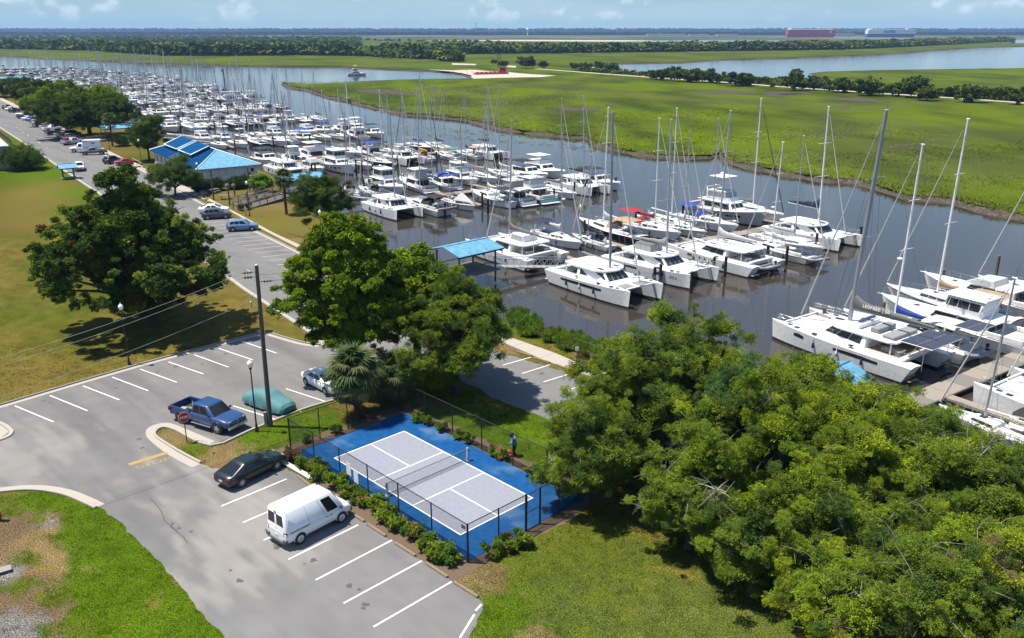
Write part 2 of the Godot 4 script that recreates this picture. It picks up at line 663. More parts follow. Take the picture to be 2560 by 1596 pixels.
func kerb_mesh(path: PackedVector2Array, width: float, height: float, y0 := 0.0) -> ArrayMesh:
	var b := MB.new().flat()
	var L := offset(path, width * 0.5)
	var R := offset(path, -width * 0.5)
	var e := 0.03
	var L2 := offset(path, width * 0.5 - e)
	var R2 := offset(path, -width * 0.5 + e)
	for i in path.size() - 1:
		var k := i + 1
		var q := [Vector3(L[i].x, y0, L[i].y), Vector3(L[i].x, y0 + height - e, L[i].y), Vector3(L2[i].x, y0 + height, L2[i].y), Vector3(R2[i].x, y0 + height, R2[i].y), Vector3(R[i].x, y0 + height - e, R[i].y), Vector3(R[i].x, y0, R[i].y)]
		var r := [Vector3(L[k].x, y0, L[k].y), Vector3(L[k].x, y0 + height - e, L[k].y), Vector3(L2[k].x, y0 + height, L2[k].y), Vector3(R2[k].x, y0 + height, R2[k].y), Vector3(R[k].x, y0 + height - e, R[k].y), Vector3(R[k].x, y0, R[k].y)]
		for j in 5:
			b.quad(q[j], q[j + 1], r[j + 1], r[j])
		if i == 0:
			b.fan(PackedVector3Array(q), false)
		if k == path.size() - 1:
			b.fan(PackedVector3Array(r), true)
	return b.done()


func curve(list: Array, y := 0.0, fine := 4) -> PackedVector2Array:
	var p := PP(list, y)
	var o := PackedVector2Array()
	for i in p.size() - 1:
		var a := p[maxi(i - 1, 0)]
		var d := p[mini(i + 2, p.size() - 1)]
		for k in fine:
			o.append(p[i].cubic_interpolate(p[i + 1], a, d, float(k) / fine))
	o.append(p[p.size() - 1])
	return o


func line_mark(a: Vector3, b: Vector3, width: float, y: float, m: Material, called := "parking_line") -> void:
	var d := Vector2(b.x - a.x, b.z - a.z).normalized() * width * 0.5
	var n := Vector2(d.y, -d.x)
	var mb := MB.new()
	mb.prism(PackedVector2Array([Vector2(a.x, a.z) + n, Vector2(b.x, b.z) + n, Vector2(b.x, b.z) - n, Vector2(a.x, a.z) - n]), y, y + 0.004, false)
	struct(called, mb.done(), m)


# ---------------------------------------------------------------- colours of the ground
var lawn_spots := []

func spot(px: float, py: float, r: float, c: Color, strength := 1.0) -> void:
	var p := P(px, py)
	lawn_spots.append([p.x, p.z, r, c, strength])


func lawn_colour(x: float, z: float) -> Color:
	var a := n1.get_noise_2d(x, z)
	var b := n2.get_noise_2d(x, z)
	var c := n3.get_noise_2d(x, z)
	var green := Color(0.105, 0.135, 0.014)
	var dry := Color(0.215, 0.160, 0.040)
	var o := green.lerp(dry, clampf(0.62 + a * 0.75 + b * 0.4, 0.0, 1.0))
	for s in lawn_spots:
		var dx: float = x - s[0]
		var dz: float = z - s[1]
		var d: float = sqrt(dx * dx + dz * dz) / s[2]
		if d < 1.5:
			var k: float = (1.0 - smoothstep(0.72, 1.0, d + b * 0.6 + c * 0.55)) * s[4]
			o = o.lerp(s[3], k)
	return o * (1.12 + c * 0.42 + b * 0.16)


func asphalt_colour(x: float, z: float) -> Color:
	var b := n2.get_noise_2d(x * 0.8, z * 0.8 + 90.0)
	# wear runs along the lanes
	var u := x * 0.72 - z * 0.69
	var v := x * 0.69 + z * 0.72
	var lanes := n2.get_noise_2d(u * 2.6, v * 0.16)
	var o := Color(0.215, 0.213, 0.211)
	o = o.lerp(Color(0.165, 0.163, 0.163), clampf(lanes * 1.2, 0.0, 0.7))
	for s in [[430, 1445, 5.5], [545, 1370, 4.5], [480, 1250, 4.5], [360, 1170, 5.0], [390, 1090, 3.0], [330, 1200, 3.5], [560, 1300, 3.5], [180, 1110, 5.0], [470, 1500, 4.0]]:
		var p: Vector3 = dust_at[s]
		var d := Vector2(x - p.x, z - p.z).length() / float(s[2])
		if d < 1.4:
			o = o.lerp(Color(0.30, 0.288, 0.272), (1.0 - smoothstep(0.1, 1.1, d + b * 0.8 + lanes * 1.5 + n3.get_noise_2d(u * 1.5, v * 0.4) * 0.9)) * 0.75)
	return o * (1.0 + b * 0.08 + n3.get_noise_2d(x, z) * 0.10 + n3.get_noise_2d(u * 3.0, v * 0.3) * 0.08)

var dust_at := {}


func marsh_colour(x: float, z: float) -> Color:
	var a := n1.get_noise_2d(x * 0.5, z * 0.22 + 40.0)
	var b := n2.get_noise_2d(x * 0.35, z * 0.12)
	var c := n2.get_noise_2d(x * 1.2 + 77.0, z * 0.6)
	var bright := Color(0.122, 0.174, 0.006)
	var deep := Color(0.060, 0.088, 0.010)
	var o := bright.lerp(deep, clampf(0.42 + a * 1.1 + b * 1.1, 0.0, 1.0))
	o = o.lerp(Color(0.10, 0.105, 0.038), clampf(0.1 + n1.get_noise_2d(x * 0.3 + 500.0, z * 0.3) * 1.2, 0.0, 0.4))
	return o * (1.0 + c * 0.25)


func far_colour(x: float, z: float) -> Color:
	var a := n1.get_noise_2d(x * 0.05, z * 0.018)
	var b := n1.get_noise_2d(x * 0.12 + 80.0, z * 0.03)
	return Color(0.07, 0.09, 0.035).lerp(Color(0.22, 0.20, 0.17), clampf(0.35 + a * 1.3 + b * 0.5, 0.0, 1.0))


# ---------------------------------------------------------------- the ground itself
var land_edge := PackedVector2Array([Vector2(190, 110), Vector2(68, -12), Vector2(8, -74), Vector2(-2, -84), Vector2(-15, -103), Vector2(-27, -130), Vector2(-40, -152), Vector2(-50, -178), Vector2(-101, -250), Vector2(-120, -278), Vector2(-300, -540), Vector2(-500, -826), Vector2(-760, -1200)])
var marsh_near := [705, 206, 725, 216, 768, 221, 821, 239, 860, 246, 932, 264, 1011, 282, 1090, 287, 1171, 296, 1236, 314, 1332, 328, 1421, 337, 1471, 339, 1486, 353, 1546, 371, 1636, 384, 1710, 387, 1771, 386, 1805, 376, 1818, 396, 1878, 411, 1968, 428, 2057, 443, 2146, 446, 2200, 464, 2271, 486, 2378, 493, 2450, 514, 2560, 536, 2900, 610]
var lot_edge := [-200, 1075, 0, 1015, 348, 913, 600, 847, 655, 834, 680, 836, 752, 857, 800, 864, 775, 835, 605, 723, 538, 674, 360, 560, 165, 432, 83, 375, 0, 321, -120, 240, 0, 250, 66, 280, 140, 316, 264, 388, 347, 420, 440, 473, 576, 545, 642, 579, 696, 605, 793, 654, 1000, 762, 1243, 880, 1436, 937, 1900, 1075, 2700, 1290, 2500, 1420, 1700, 1160, 1350, 1041, 1228, 994, 1200, 973, 1100, 935, 950, 955, 832, 1002, 749, 1027, 620, 1079, 528, 1115, 443, 1077, 412, 1069, 392, 1075, 384, 1088, 398, 1102, 499, 1160, 530, 1174, 712, 1168, 745, 1192, 880, 1283, 1130, 1455, 1211, 1510, 1192, 1550, 1120, 1700, 600, 1660, 557, 1592, 482, 1510, 428, 1442, 357, 1367, 296, 1302, 243, 1270, 214, 1256, 161, 1235, 89, 1224, 0, 1229, -250, 1260]


func make_ground() -> void:
	n1.seed = 3
	n1.frequency = 0.035
	n2.seed = 4
	n2.frequency = 0.12
	n2.fractal_octaves = 3
	n3.seed = 5
	n3.frequency = 0.55
	n3.fractal_octaves = 3
	for s in [[430, 1445, 5.5], [545, 1370, 4.5], [480, 1250, 4.5], [360, 1170, 5.0], [390, 1090, 3.0], [330, 1200, 3.5], [560, 1300, 3.5], [180, 1110, 5.0], [470, 1500, 4.0]]:
		dust_at[s] = P(s[0], s[1])
	var bright := Color(0.100, 0.172, 0.008)
	var brown := Color(0.185, 0.130, 0.075)
	var straw := Color(0.26, 0.19, 0.085)
	var pebble := Color(0.27, 0.25, 0.235)
	var olive := Color(0.12, 0.155, 0.018)
	# mulch and dry ground by the lower left corner, the green verge beside the drive
	for s in [[60, 1330, 5.5, brown], [150, 1340, 3.0, brown], [170, 1450, 3.6, brown], [230, 1520, 2.6, brown], [20, 1420, 5.0, brown], [110, 1480, 5.5, brown], [40, 1560, 5.0, brown], [190, 1560, 4.5, brown], [120, 1380, 4.0, straw], [210, 1410, 2.6, straw], [10, 1440, 1.2, pebble], [45, 1415, 1.1, pebble], [10, 1585, 1.8, pebble], [120, 1305, 0.9, pebble], [60, 1253, 2.2, olive], [150, 1250, 2.2, bright], [215, 1280, 2.0, bright], [250, 1320, 2.4, bright], [270, 1380, 2.8, bright], [300, 1430, 3.0, bright], [350, 1480, 3.0, bright], [400, 1540, 3.2, bright], [300, 1540, 3.0, bright], [470, 1590, 2.6, bright], [330, 1610, 4.0, bright], [75, 1395, 1.0, olive], [60, 1455, 1.2, olive], [120, 1490, 0.9, olive], [190, 1575, 0.9, olive], [100, 1300, 0.8, olive]]:
		spot(s[0], s[1], s[2], s[3])
	# island between the drives
	for s in [[640, 1110, 5.0, bright], [760, 1060, 4.0, bright], [700, 1085, 4.0, bright], [560, 1150, 3.0, straw], [540, 1135, 2.0, straw], [430, 1100, 2.2, straw], [480, 1125, 1.6, olive], [610, 1165, 2.6, Color(0.30, 0.20, 0.09)], [700, 1130, 2.5, olive]]:
		spot(s[0], s[1], s[2], s[3])
	# round the court and the lower lawn
	for s in [[1150, 1010, 5.0, bright], [1250, 1080, 5.5, bright], [1350, 1100, 5.0, bright], [1050, 985, 4.0, bright], [1330, 1050, 5.0, bright], [1380, 1430, 9.0, olive], [1600, 1540, 9.0, olive], [1250, 1560, 5.5, Color(0.10, 0.165, 0.014)], [1500, 1460, 6.0, olive], [1750, 1600, 8.0, Color(0.12, 0.155, 0.03)], [1330, 1600, 1.0, straw], [1240, 1540, 1.7, bright], [1180, 1440, 1.8, straw]]:
		spot(s[0], s[1], s[2], s[3], 0.85)
	# bright verge along the road, by the shed
	for s in [[30, 350, 13.0, bright], [90, 400, 11.0, bright], [150, 450, 9.0, bright], [60, 375, 11.0, bright], [120, 425, 10.0, bright], [190, 480, 8.0, bright], [240, 520, 6.0, bright], [100, 440, 7.0, bright]]:
		spot(s[0], s[1], s[2], s[3])
	for s in [[1290, 800, 3.5, olive], [1380, 850, 3.5, olive], [1330, 830, 3.0, bright], [1440, 890, 3.5, olive], [1250, 862, 2.6, straw], [1300, 870, 2.0, straw], [1430, 850, 3.0, straw], [1500, 900, 3.0, straw], [730, 545, 5.0, straw], [640, 500, 8.0, straw], [760, 600, 4.0, straw], [300, 360, 9.0, straw], [690, 560, 3.0, olive]]:
		spot(s[0], s[1], s[2], s[3], 0.9)
	var lot := PP(lot_edge)
	var land := land_edge.duplicate()
	land.append_array(PackedVector2Array([Vector2(-2500, -1200), Vector2(-2500, 250), Vector2(190, 250)]))
	# land: fine cells near the camera, coarse beyond
	var near := PackedVector2Array([Vector2(-75, -120), Vector2(40, -120), Vector2(40, -12), Vector2(-75, -12)])
	var pieces := Geometry2D.intersect_polygons(land, near)
	var rest := Geometry2D.clip_polygons(land, near)
	for p in pieces:
		struct("lawn", sheet(p, 0.0, 0.62, lawn_colour), M.lawn)
	for p in rest:
		struct("ground", sheet(p, 0.0, 9.0 if p.size() < 40 else 9.0, lawn_colour), M.lawn)
	struct("parking_lot", sheet(rough_edge(lot, 0.5, 0.22), 0.02, 0.45, asphalt_colour), M.asphalt)
	# bank down to the water
	struct("river_bank", strip(open_edge(land_edge, 3.0, 0.0), 0.0, -3.2, -0.002, -2.6), M.soil)
	# kerbs with their concrete gutters
	for k in [[-200, 1075, 0, 1015, 348, 913, 600, 847, 655, 834], [676, 835, 752, 857, 800, 864]]:
		var c := curve(k, 0.0, 3)
		struct("gutter", strip(offset(c, -0.30), 0.22, -0.22, 0.028, 0.026), M.gutter)
		struct("kerb", kerb_mesh(offset(c, 0.06), 0.16, 0.15), M.kerb)
	for k in [[800, 864, 775, 835, 605, 723, 538, 674, 360, 560, 165, 432, 83, 375, 0, 321, -120, 240], [0, 250, 66, 280, 140, 316, 264, 388, 347, 420, 440, 473, 576, 545, 642, 579, 696, 605, 793, 654, 1000, 762, 1120, 825]]:
		var c := curve(k, 0.0, 2)
		struct("gutter", strip(offset(c, -0.25), 0.22, -0.22, 0.028, 0.026), M.gutter)
		struct("kerb", kerb_mesh(offset(c, 0.06), 0.15, 0.14), M.kerb)
	var isle := curve([832, 1002, 749, 1027, 620, 1079, 528, 1115, 443, 1077, 412, 1069, 392, 1075, 384, 1088, 398, 1102, 440, 1128, 499, 1160], 0.0, 3)
	struct("kerb", kerb_mesh(offset(isle, 0.07), 0.18, 0.14), M.concrete)
	struct("gutter", strip(curve([530, 1108, 443, 1071, 412, 1062, 380, 1070, 373, 1086, 390, 1106, 430, 1136, 488, 1167], 0.0, 3), 0.38, -0.25, 0.026, 0.030), M.gutter)
	var verge := curve([243, 1270, 214, 1256, 161, 1235, 89, 1224, 0, 1229, -250, 1260], 0.0, 3)
	struct("kerb", kerb_mesh(offset(verge, 0.1), 0.24, 0.13), M.concrete)
	struct("gutter", strip(offset(verge, -0.26), 0.26, -0.24, 0.030, 0.026), M.gutter)
	var nose := curve([-60, 1048, 0, 1060, 24, 1075, 28, 1084, 10, 1098, -60, 1118], 0.0, 3)
	struct("kerb", kerb_mesh(nose, 0.30, 0.13), M.concrete)
	struct("median", sheet(PP([-60, 1050, 0, 1062, 22, 1080, 0, 1098, -60, 1116]), 0.03, 1.0, plain), M.gutter)
	# footpath in separate concrete bays
	make_path([[585, 530, 545, 512], [687, 585, 660, 577], [809, 641, 797, 648], [1000, 738, 985, 745], [1243, 834, 1218, 841], [1386, 884, 1350, 898], [1482, 925, 1439, 931], [1800, 1018, 1750, 1028]], 1.9)
	make_path([[0, 244, 0, 251], [50, 266, 40, 271], [112, 297, 100, 301], [264, 374, 254, 380], [347, 416, 338, 421], [470, 470, 450, 478], [585, 530, 545, 512]], 4.0)
	make_markings()
	# court
	var cu := Vector3(-sin(deg_to_rad(44.1)), 0, -cos(deg_to_rad(44.1)))
	var cv := Vector3(cu.z * -1.0, 0, cu.x)
	make_court(P(1151, 1340.6), cu, cv)
	make_water_and_marsh()


func make_path(pairs: Array, bay: float) -> void:
	var m: Material = M.concrete
	for i in pairs.size() - 1:
		var a := P(pairs[i][0], pairs[i][1])
		var b := P(pairs[i][2], pairs[i][3])
		var c := P(pairs[i + 1][0], pairs[i + 1][1])
		var d := P(pairs[i + 1][2], pairs[i + 1][3])
		var root := Node3D.new()
		root.name = numbered("footpath")
		root.set_meta("kind", "structure")
		add_child(root)
		var k := maxi(1, int(a.distance_to(c) / bay))
		for j in k:
			var t0 := (j + 0.006) / k
			var t1 := (j + 0.994) / k
			var mb := MB.new()
			var q := [a.lerp(c, t0), a.lerp(c, t1), b.lerp(d, t1), b.lerp(d, t0)]
			var poly := PackedVector2Array()
			for p in q:
				poly.append(Vector2(p.x, p.z))
			mb.prism(poly, 0.0, 0.075 + 0.004 * (j % 2), false)
			part("paving_slab", mb, m, root)


func make_markings() -> void:
	for l in [[553, 1267, 716, 1199], [607, 1308, 770, 1238], [659, 1352, 828, 1276], [721, 1400, 895, 1314], [789, 1452, 980, 1352], [859, 1510, 1054, 1404], [934, 1569, 1129, 1456], [1203, 1513, 1189, 1529], [1186, 1538, 1150, 1596], [1150, 1598, 1120, 1650]]:
		line_mark(P(l[0], l[1]), P(l[2], l[3]), 0.11, 0.026, M.paint)
	for l in [[37, 1016, 133, 1056], [124, 990, 218, 1028], [207, 966, 298, 1001], [280, 944, 370, 978], [350, 924, 442, 957], [421, 906, 508, 936], [485, 888, 571, 919], [546, 872, 632, 901], [604, 854, 691, 884], [583, 1016, 693, 1051], [715, 973, 816, 1006], [740, 1026, 752, 1030]]:
		line_mark(P(l[0], l[1]), P(l[2], l[3]), 0.11, 0.026, M.paint)
	for l in [[1257, 914, 1328, 894], [1305, 935, 1375, 913], [1359, 956, 1430, 934], [1415, 977, 1490, 956], [1475, 1000, 1550, 978]]:
		line_mark(P(l[0], l[1]), P(l[2], l[3]), 0.11, 0.026, M.paint)
	for l in [[290, 590, 560, 575], [370, 632, 600, 615], [430, 675, 640, 662], [455, 725, 700, 708], [540, 770, 990, 725], [625, 815, 1070, 775], [712, 860, 1150, 820], [793, 910, 1235, 870], [885, 960, 1330, 912], [975, 1010, 1430, 962], [1070, 1063, 1530, 1015], [1170, 1115, 1640, 1065], [1270, 1173, 1745, 1120], [1380, 1233, 1840, 1180], [1490, 1292, 1960, 1238], [1600, 1355, 2080, 1300]]:
		line_mark(P(460 + l[0] / 5.498, 450 + l[1] / 5.498), P(460 + l[2] / 5.498, 450 + l[3] / 5.498), 0.11, 0.026, M.worn_paint)
	for l in [[550, 1045, 605, 1080], [860, 1238, 925, 1270], [1225, 1455, 1300, 1503]]:
		line_mark(P(460 + l[0] / 5.498, 450 + l[1] / 5.498), P(460 + l[2] / 5.498, 450 + l[3] / 5.498), 0.11, 0.026, M.worn_paint, "lane_dash")
	for l in [[780, 890, 886, 960], [690, 838, 715, 850], [580, 760, 600, 778], [500, 705, 520, 718], [410, 650, 432, 664], [340, 600, 360, 612], [290, 565, 310, 578], [240, 535, 256, 546]]:
		var s := 6.0475
		if l[1] < 860:
			line_mark(P(l[0] / s * 1.0, 230 + l[1] / s), P(l[2] / s, 230 + l[3] / s), 0.14, 0.026, M.worn_paint, "lane_dash")
	# bays of the far road, where cars stand
	for k in 16:
		var t := k / 15.0
		var a := P(lerpf(330, 80, t), lerpf(412, 284, t))
		line_mark(a, a + Vector3(-4.6, 0, -0.9), 0.12, 0.026, M.worn_paint)
	# worn yellow stop bar and word
	line_mark(P(322, 1163), P(418, 1133), 0.42, 0.026, M.yellow_paint, "stop_bar")
	var f := SystemFont.new()
	f.font_names = PackedStringArray(["Droid Sans"])
	var tm := TextMesh.new()
	tm.text = "STOP"
	tm.font = f
	tm.font_size = 64
	tm.pixel_size = 0.011
	tm.depth = 0.004
	var o := struct("stop_lettering", tm, M.yellow_paint)
	var a := P(345, 1171)
	var b := P(424, 1147)
	var d := (b - a).normalized()
	var t := Transform3D(Basis(d * 1.45, Vector3(d.z, 0, -d.x) * 0.95, Vector3.UP), (a + b) * 0.5 + Vector3(0, 0.028, 0))
	o.transform = t
	# tar in a crack of the drive
	# drips and stains where cars stand
	for k in 34:
		var q: Array = [[640, 1320], [700, 1370], [770, 1420], [840, 1475], [920, 1530], [90, 1010], [250, 960], [400, 930], [520, 905], [650, 1010], [480, 1060], [760, 960], [1330, 940], [1390, 960], [300, 1120], [460, 1330], [560, 1450]][k % 17]
		var c := P(q[0] + rng.randf_range(-20, 60), q[1] + rng.randf_range(-24, 12))
		var spot_ := PackedVector2Array()
		var rad := rng.randf_range(0.07, 0.24)
		for i in 9:
			spot_.append(Vector2(c.x, c.z) + Vector2.from_angle(TAU * i / 9.0) * rad * rng.randf_range(0.5, 1.2))
		struct("oil_stain", sheet(spot_, 0.0245 + 0.0001 * (k % 5), 2.0, plain), M.oil)
	var tar := [1050, 540, 1100, 590, 1140, 650, 1180, 705, 1205, 735, 1245, 772, 1290, 820, 1310, 850]
	var path := PackedVector2Array()
	for i in range(0, tar.size(), 2):
		var p := P(tar[i] / 2.8, 1056 + tar[i + 1] / 2.8)
		path.append(Vector2(p.x + rng.randf_range(-0.05, 0.05), p.z))
	struct("tar_seam", strip(open_edge(path, 0.25, 0.12), 0.03, -0.03, 0.025, 0.025), M.dark_trim)
	var blob := PP([422, 1318, 428, 1308, 437, 1309, 430, 1316, 446, 1332, 443, 1334])
	struct("tar_patch", sheet(rough_edge(blob, 0.15, 0.1), 0.0255, 1.0, plain), M.dark_trim)


func make_court(near: Vector3, u: Vector3, v: Vector3) -> void:
	# u runs along the court away from the near corner, v across it
	var at := func(a: float, b: float) -> Vector2:
		var p := near + u * a + v * b
		return Vector2(p.x, p.z)
	var court := Node3D.new()
	court.name = numbered("pickleball_court")
	court.set_meta("kind", "structure")
	add_child(court)
	var base := PackedVector2Array([at.call(-2.3, -1.4), at.call(-2.3, 8.1), at.call(16.0, 8.1), at.call(16.0, -1.4)])
	obj("blue_surround", sheet(base, 0.045, 0.5, court_colour), M.court_blue, court)
	var mb := MB.new()
	mb.prism(PackedVector2Array([at.call(0, 0), at.call(0, 6.1), at.call(13.41, 6.1), at.call(13.41, 0)]), 0.03, 0.05, false)
	part("playing_surface", mb, M.court_grey, court)
	var rects := [[0, 0, 0.06, 6.1], [13.35, 0, 13.41, 6.1], [0.06, 0, 13.35, 0.06], [0.06, 6.04, 13.35, 6.1], [4.57, 0.06, 4.63, 6.04], [8.78, 0.06, 8.84, 6.04], [0.06, 3.02, 4.57, 3.08], [8.84, 3.02, 13.35, 3.08]]
	for r in rects:
		var l := MB.new()
		var e := 0.012
		l.prism(PackedVector2Array([at.call(r[0] - e, r[1] - e), at.call(r[0] - e, r[3] + e), at.call(r[2] + e, r[3] + e), at.call(r[2] + e, r[1] - e)]), 0.045, 0.055 + 0.0005 * rects.find(r), false)
		part("court_line", l, M.court_line, court)
	make_net(near, u, v)
	make_fence(near, u, v)


func court_colour(x: float, z: float) -> Color:
	var a := n2.get_noise_2d(x * 3.0, z * 3.0)
	var b := n1.get_noise_2d(x * 3.0 + 20.0, z * 6.0)
	# chalky marks where water stood and dried
	var k := smoothstep(0.18, 0.55, a * 0.8 + b * 0.7) * 0.5
	return Color(0.012, 0.080, 0.235).lerp(Color(0.15, 0.25, 0.36), k * 0.8)


# ---------------------------------------------------------------- river, marsh, far shore
func make_water_and_marsh() -> void:
	var w := MB.new()
	w.prism(PackedVector2Array([Vector2(-14000, 60), Vector2(14000, 60), Vector2(14000, -12000), Vector2(-14000, -12000)]), WATER - 0.5, WATER, false)
	struct("river_water", w.done(), M.water)
	var edge := marsh_near.duplicate()
	var near_path := PP(edge, MARSH)
	var outline := edge.duplicate()
	outline.append_array([2900, 168, 2560, 170, 2414, 172, 2200, 175, 2057, 179, 2021, 184, 2040, 191, 2071, 200, 2050, 209, 2010, 210, 1878, 205, 1760, 197, 1640, 187, 1550, 180, 1475, 169, 1420, 163, 1300, 160, 1150, 172, 1135, 178, 1178, 188, 1182, 196, 1080, 197, 993, 199, 900, 203, 850, 206, 780, 209])
	var island := rough_edge(PP(outline, MARSH), 6.0, 1.6)
	struct("salt_marsh", sheet(island, MARSH, 5.0, marsh_colour), M.marsh)
	var shore := open_edge(near_path, 4.0, 2.2)
	struct("mud_bank", strip(shore, 0.8, -1.9, MARSH + 0.02, WATER - 0.15), M.mud)
	var far := [-900, 128, 0, 139, 100, 145, 250, 152, 393, 159, 536, 162, 750, 166, 860, 166, 957, 171, 1071, 175, 1136, 177, 1178, 186, 1182, 194, 1300, 189, 1400, 176, 1421, 163, 1457, 162, 1550, 157, 1710, 155, 1807, 148, 1950, 145, 2057, 141, 2164, 136, 2271, 132, 2289, 128, 2414, 120, 2521, 116, 2600, 115, 3300, 108]
	var far_poly := PP(far, MARSH - 0.03)
	var far_edge := far_poly.duplicate()
	far_poly.append_array(PP([4500, 99, -2400, 99], MARSH - 0.03))
	struct("far_marsh", sheet(rough_edge(far_poly, 25.0, 6.0), MARSH - 0.03, 26.0, marsh_colour), M.marsh)
	struct("mud_bank", strip(open_edge(far_edge, 18.0, 5.0), 4.0, -7.0, MARSH - 0.01, WATER - 0.1), M.mud)
	# flats and pale pans beyond the tree belt, out to the horizon
	struct("far_land", sheet(PackedVector2Array([Vector2(-14000, -2450), Vector2(14000, -2450), Vector2(14000, -12000), Vector2(-14000, -12000)]), MARSH - 0.2, 220.0, far_colour), M.flat_far)
	for q in [[1500, 105, 2020, 105, 2020, 101.5, 1650, 100.5], [2525, 108, 2640, 108, 2640, 98, 2540, 99.5], [1050, 101.5, 1500, 104, 1720, 101, 1300, 99.5]]:
		struct("far_pan", sheet(PP(q, MARSH), MARSH + 0.02, 4000.0, plain), M.sand if q[0] == 1050 else M.water)
	# sand: beach by the dredge and the causeway track
	var sand := [1071, 174, 1130, 176, 1180, 174.5, 1230, 179, 1265, 180, 1330, 186, 1390, 189, 1350, 193, 1240, 195, 1182, 197, 1176, 187, 1136, 180]
	struct("sand_beach", sheet(rough_edge(PP(sand, MARSH), 5.0, 2.0), MARSH + 0.05, 30.0, plain), M.sand)
	var track := PP([1340, 172, 1420, 178, 1621, 193, 1760, 202, 1880, 211, 2000, 220, 2211, 234, 2353, 243, 2560, 257, 2900, 284], MARSH)
	struct("sand_track", strip(open_edge(track, 8.0, 1.0), 2.6, -2.6, MARSH + 0.035, MARSH + 0.035), M.sand)
	for t in [[915, 121, 935, 121, 960, 132, 964, 138, 940, 133], [1130, 158, 1190, 160, 1190, 163, 1130, 162], [1270, 164, 1290, 165, 1290, 169, 1265, 168]]:
		struct("sand_patch", sheet(PP(t, MARSH), MARSH + 0.03, 30.0, plain), M.sand)
	for c in [[1840, 346, 1905, 343, 1960, 342, 2020, 337, 2075, 335, 2120, 336], [1480, 318, 1540, 312, 1590, 305, 1650, 303], [1100, 268, 1160, 262, 1210, 258, 1280, 256], [2180, 372, 2250, 366, 2300, 358, 2380, 352]]:
		struct("marsh_creek", strip(open_edge(PP(c, MARSH), 4.0, 2.5), 0.8, -0.8, MARSH + 0.04, MARSH + 0.04), M.mud)
	for t in [[890, 225, 940, 222, 1040, 230, 1035, 238, 960, 236, 900, 231], [1050, 220, 1090, 217, 1095, 221, 1060, 224], [1200, 221, 1275, 220, 1270, 223, 1210, 224], [1385, 270, 1430, 267, 1500, 270, 1495, 276, 1420, 277], [1510, 262, 1545, 260, 1555, 263, 1520, 266], [1730, 229, 1800, 226, 1890, 228, 1895, 234, 1800, 235, 1745, 233], [2060, 246, 2150, 244, 2240, 256, 2140, 253], [1900, 231, 1960, 229, 2020, 236, 1960, 238], [2098, 266, 2128, 268, 2120, 276, 2100, 271], [1712, 284, 1745, 286, 1740, 290, 1715, 289], [2430, 412, 2470, 414, 2455, 417], [1905, 236, 2020, 232, 2030, 238, 1930, 241]]:
		struct("mud_pan", sheet(rough_edge(PP(t, MARSH), 2.5, 1.2), MARSH + 0.03, 8.0, plain), M.mud)


# ---------------------------------------------------------------- court furniture
func make_net(near: Vector3, u: Vector3, v: Vector3) -> void:
	var mid := near + u * 6.705 + v * 3.05
	var t := thing("pickleball_net", "low black net with grey end posts across the blue and grey court", "net", mid + Vector3(0, 0.05, 0), atan2(-v.z, v.x))
	for s in [-1.0, 1.0]:
		var b := MB.new()
		b.box(Vector3(3.4 * s, 0.48, 0), Vector3(0.14, 0.96, 0.16), 0.02)
		b.box(Vector3(3.4 * s, 0.02, 0), Vector3(0.34, 0.04, 0.34), 0.01)
		var p := part("post", b, M.alu, t)
		part("crank", MB.new().box(Vector3(3.5 * s, 0.72, 0.04), Vector3(0.1, 0.12, 0.08), 0.01), M.dark_trim, p)
	var w := MB.new()
	for k in 90:
		var x := -3.3 + 6.6 * k / 89.0
		w.box(Vector3(x, 0.47, 0), Vector3(0.0035, 0.76, 0.0035))
	for k in 13:
		w.box(Vector3(0, 0.11 + 0.06 * k, 0), Vector3(6.6, 0.0035, 0.0035))
	stuff(part("netting", w, M.black, t))
	part("top_band", MB.new().box(Vector3(0, 0.86, 0), Vector3(6.66, 0.05, 0.025), 0.008), M.canvas_lightgrey, t)
	part("bottom_band", MB.new().box(Vector3(0, 0.08, 0), Vector3(6.66, 0.05, 0.03), 0.008), M.black, t)


func chain_mesh(length: float, h: float) -> ArrayMesh:
	# woven wire: slanting strands both ways
	var b := MB.new().flat()
	var step := 0.10
	var r := 0.005
	var n := int((length + h) / step)
	for s in [0, 1]:
		for k in n:
			var x0 := -h + k * step
			var x1 := x0 + h
			var y0 := 0.0
			var y1 := h
			if x0 < 0.0:
				y0 = -x0
				x0 = 0.0
			if x1 > length:
				y1 = h - (x1 - length)
				x1 = length
			if x1 - x0 < 0.02:
				continue
			var a := Vector3(x0 if s == 0 else length - x0, y0, 0.002)
			var c := Vector3(x1 if s == 0 else length - x1, y1, -0.002)
			b.quad(a + Vector3(0, -r, 0), a + Vector3(0, r, 0), c + Vector3(0, r, 0), c + Vector3(0, -r, 0))
			b.quad(a + Vector3(0, 0, -r), a + Vector3(0, 0, r), c + Vector3(0, 0, r), c + Vector3(0, 0, -r))
	return b.done()


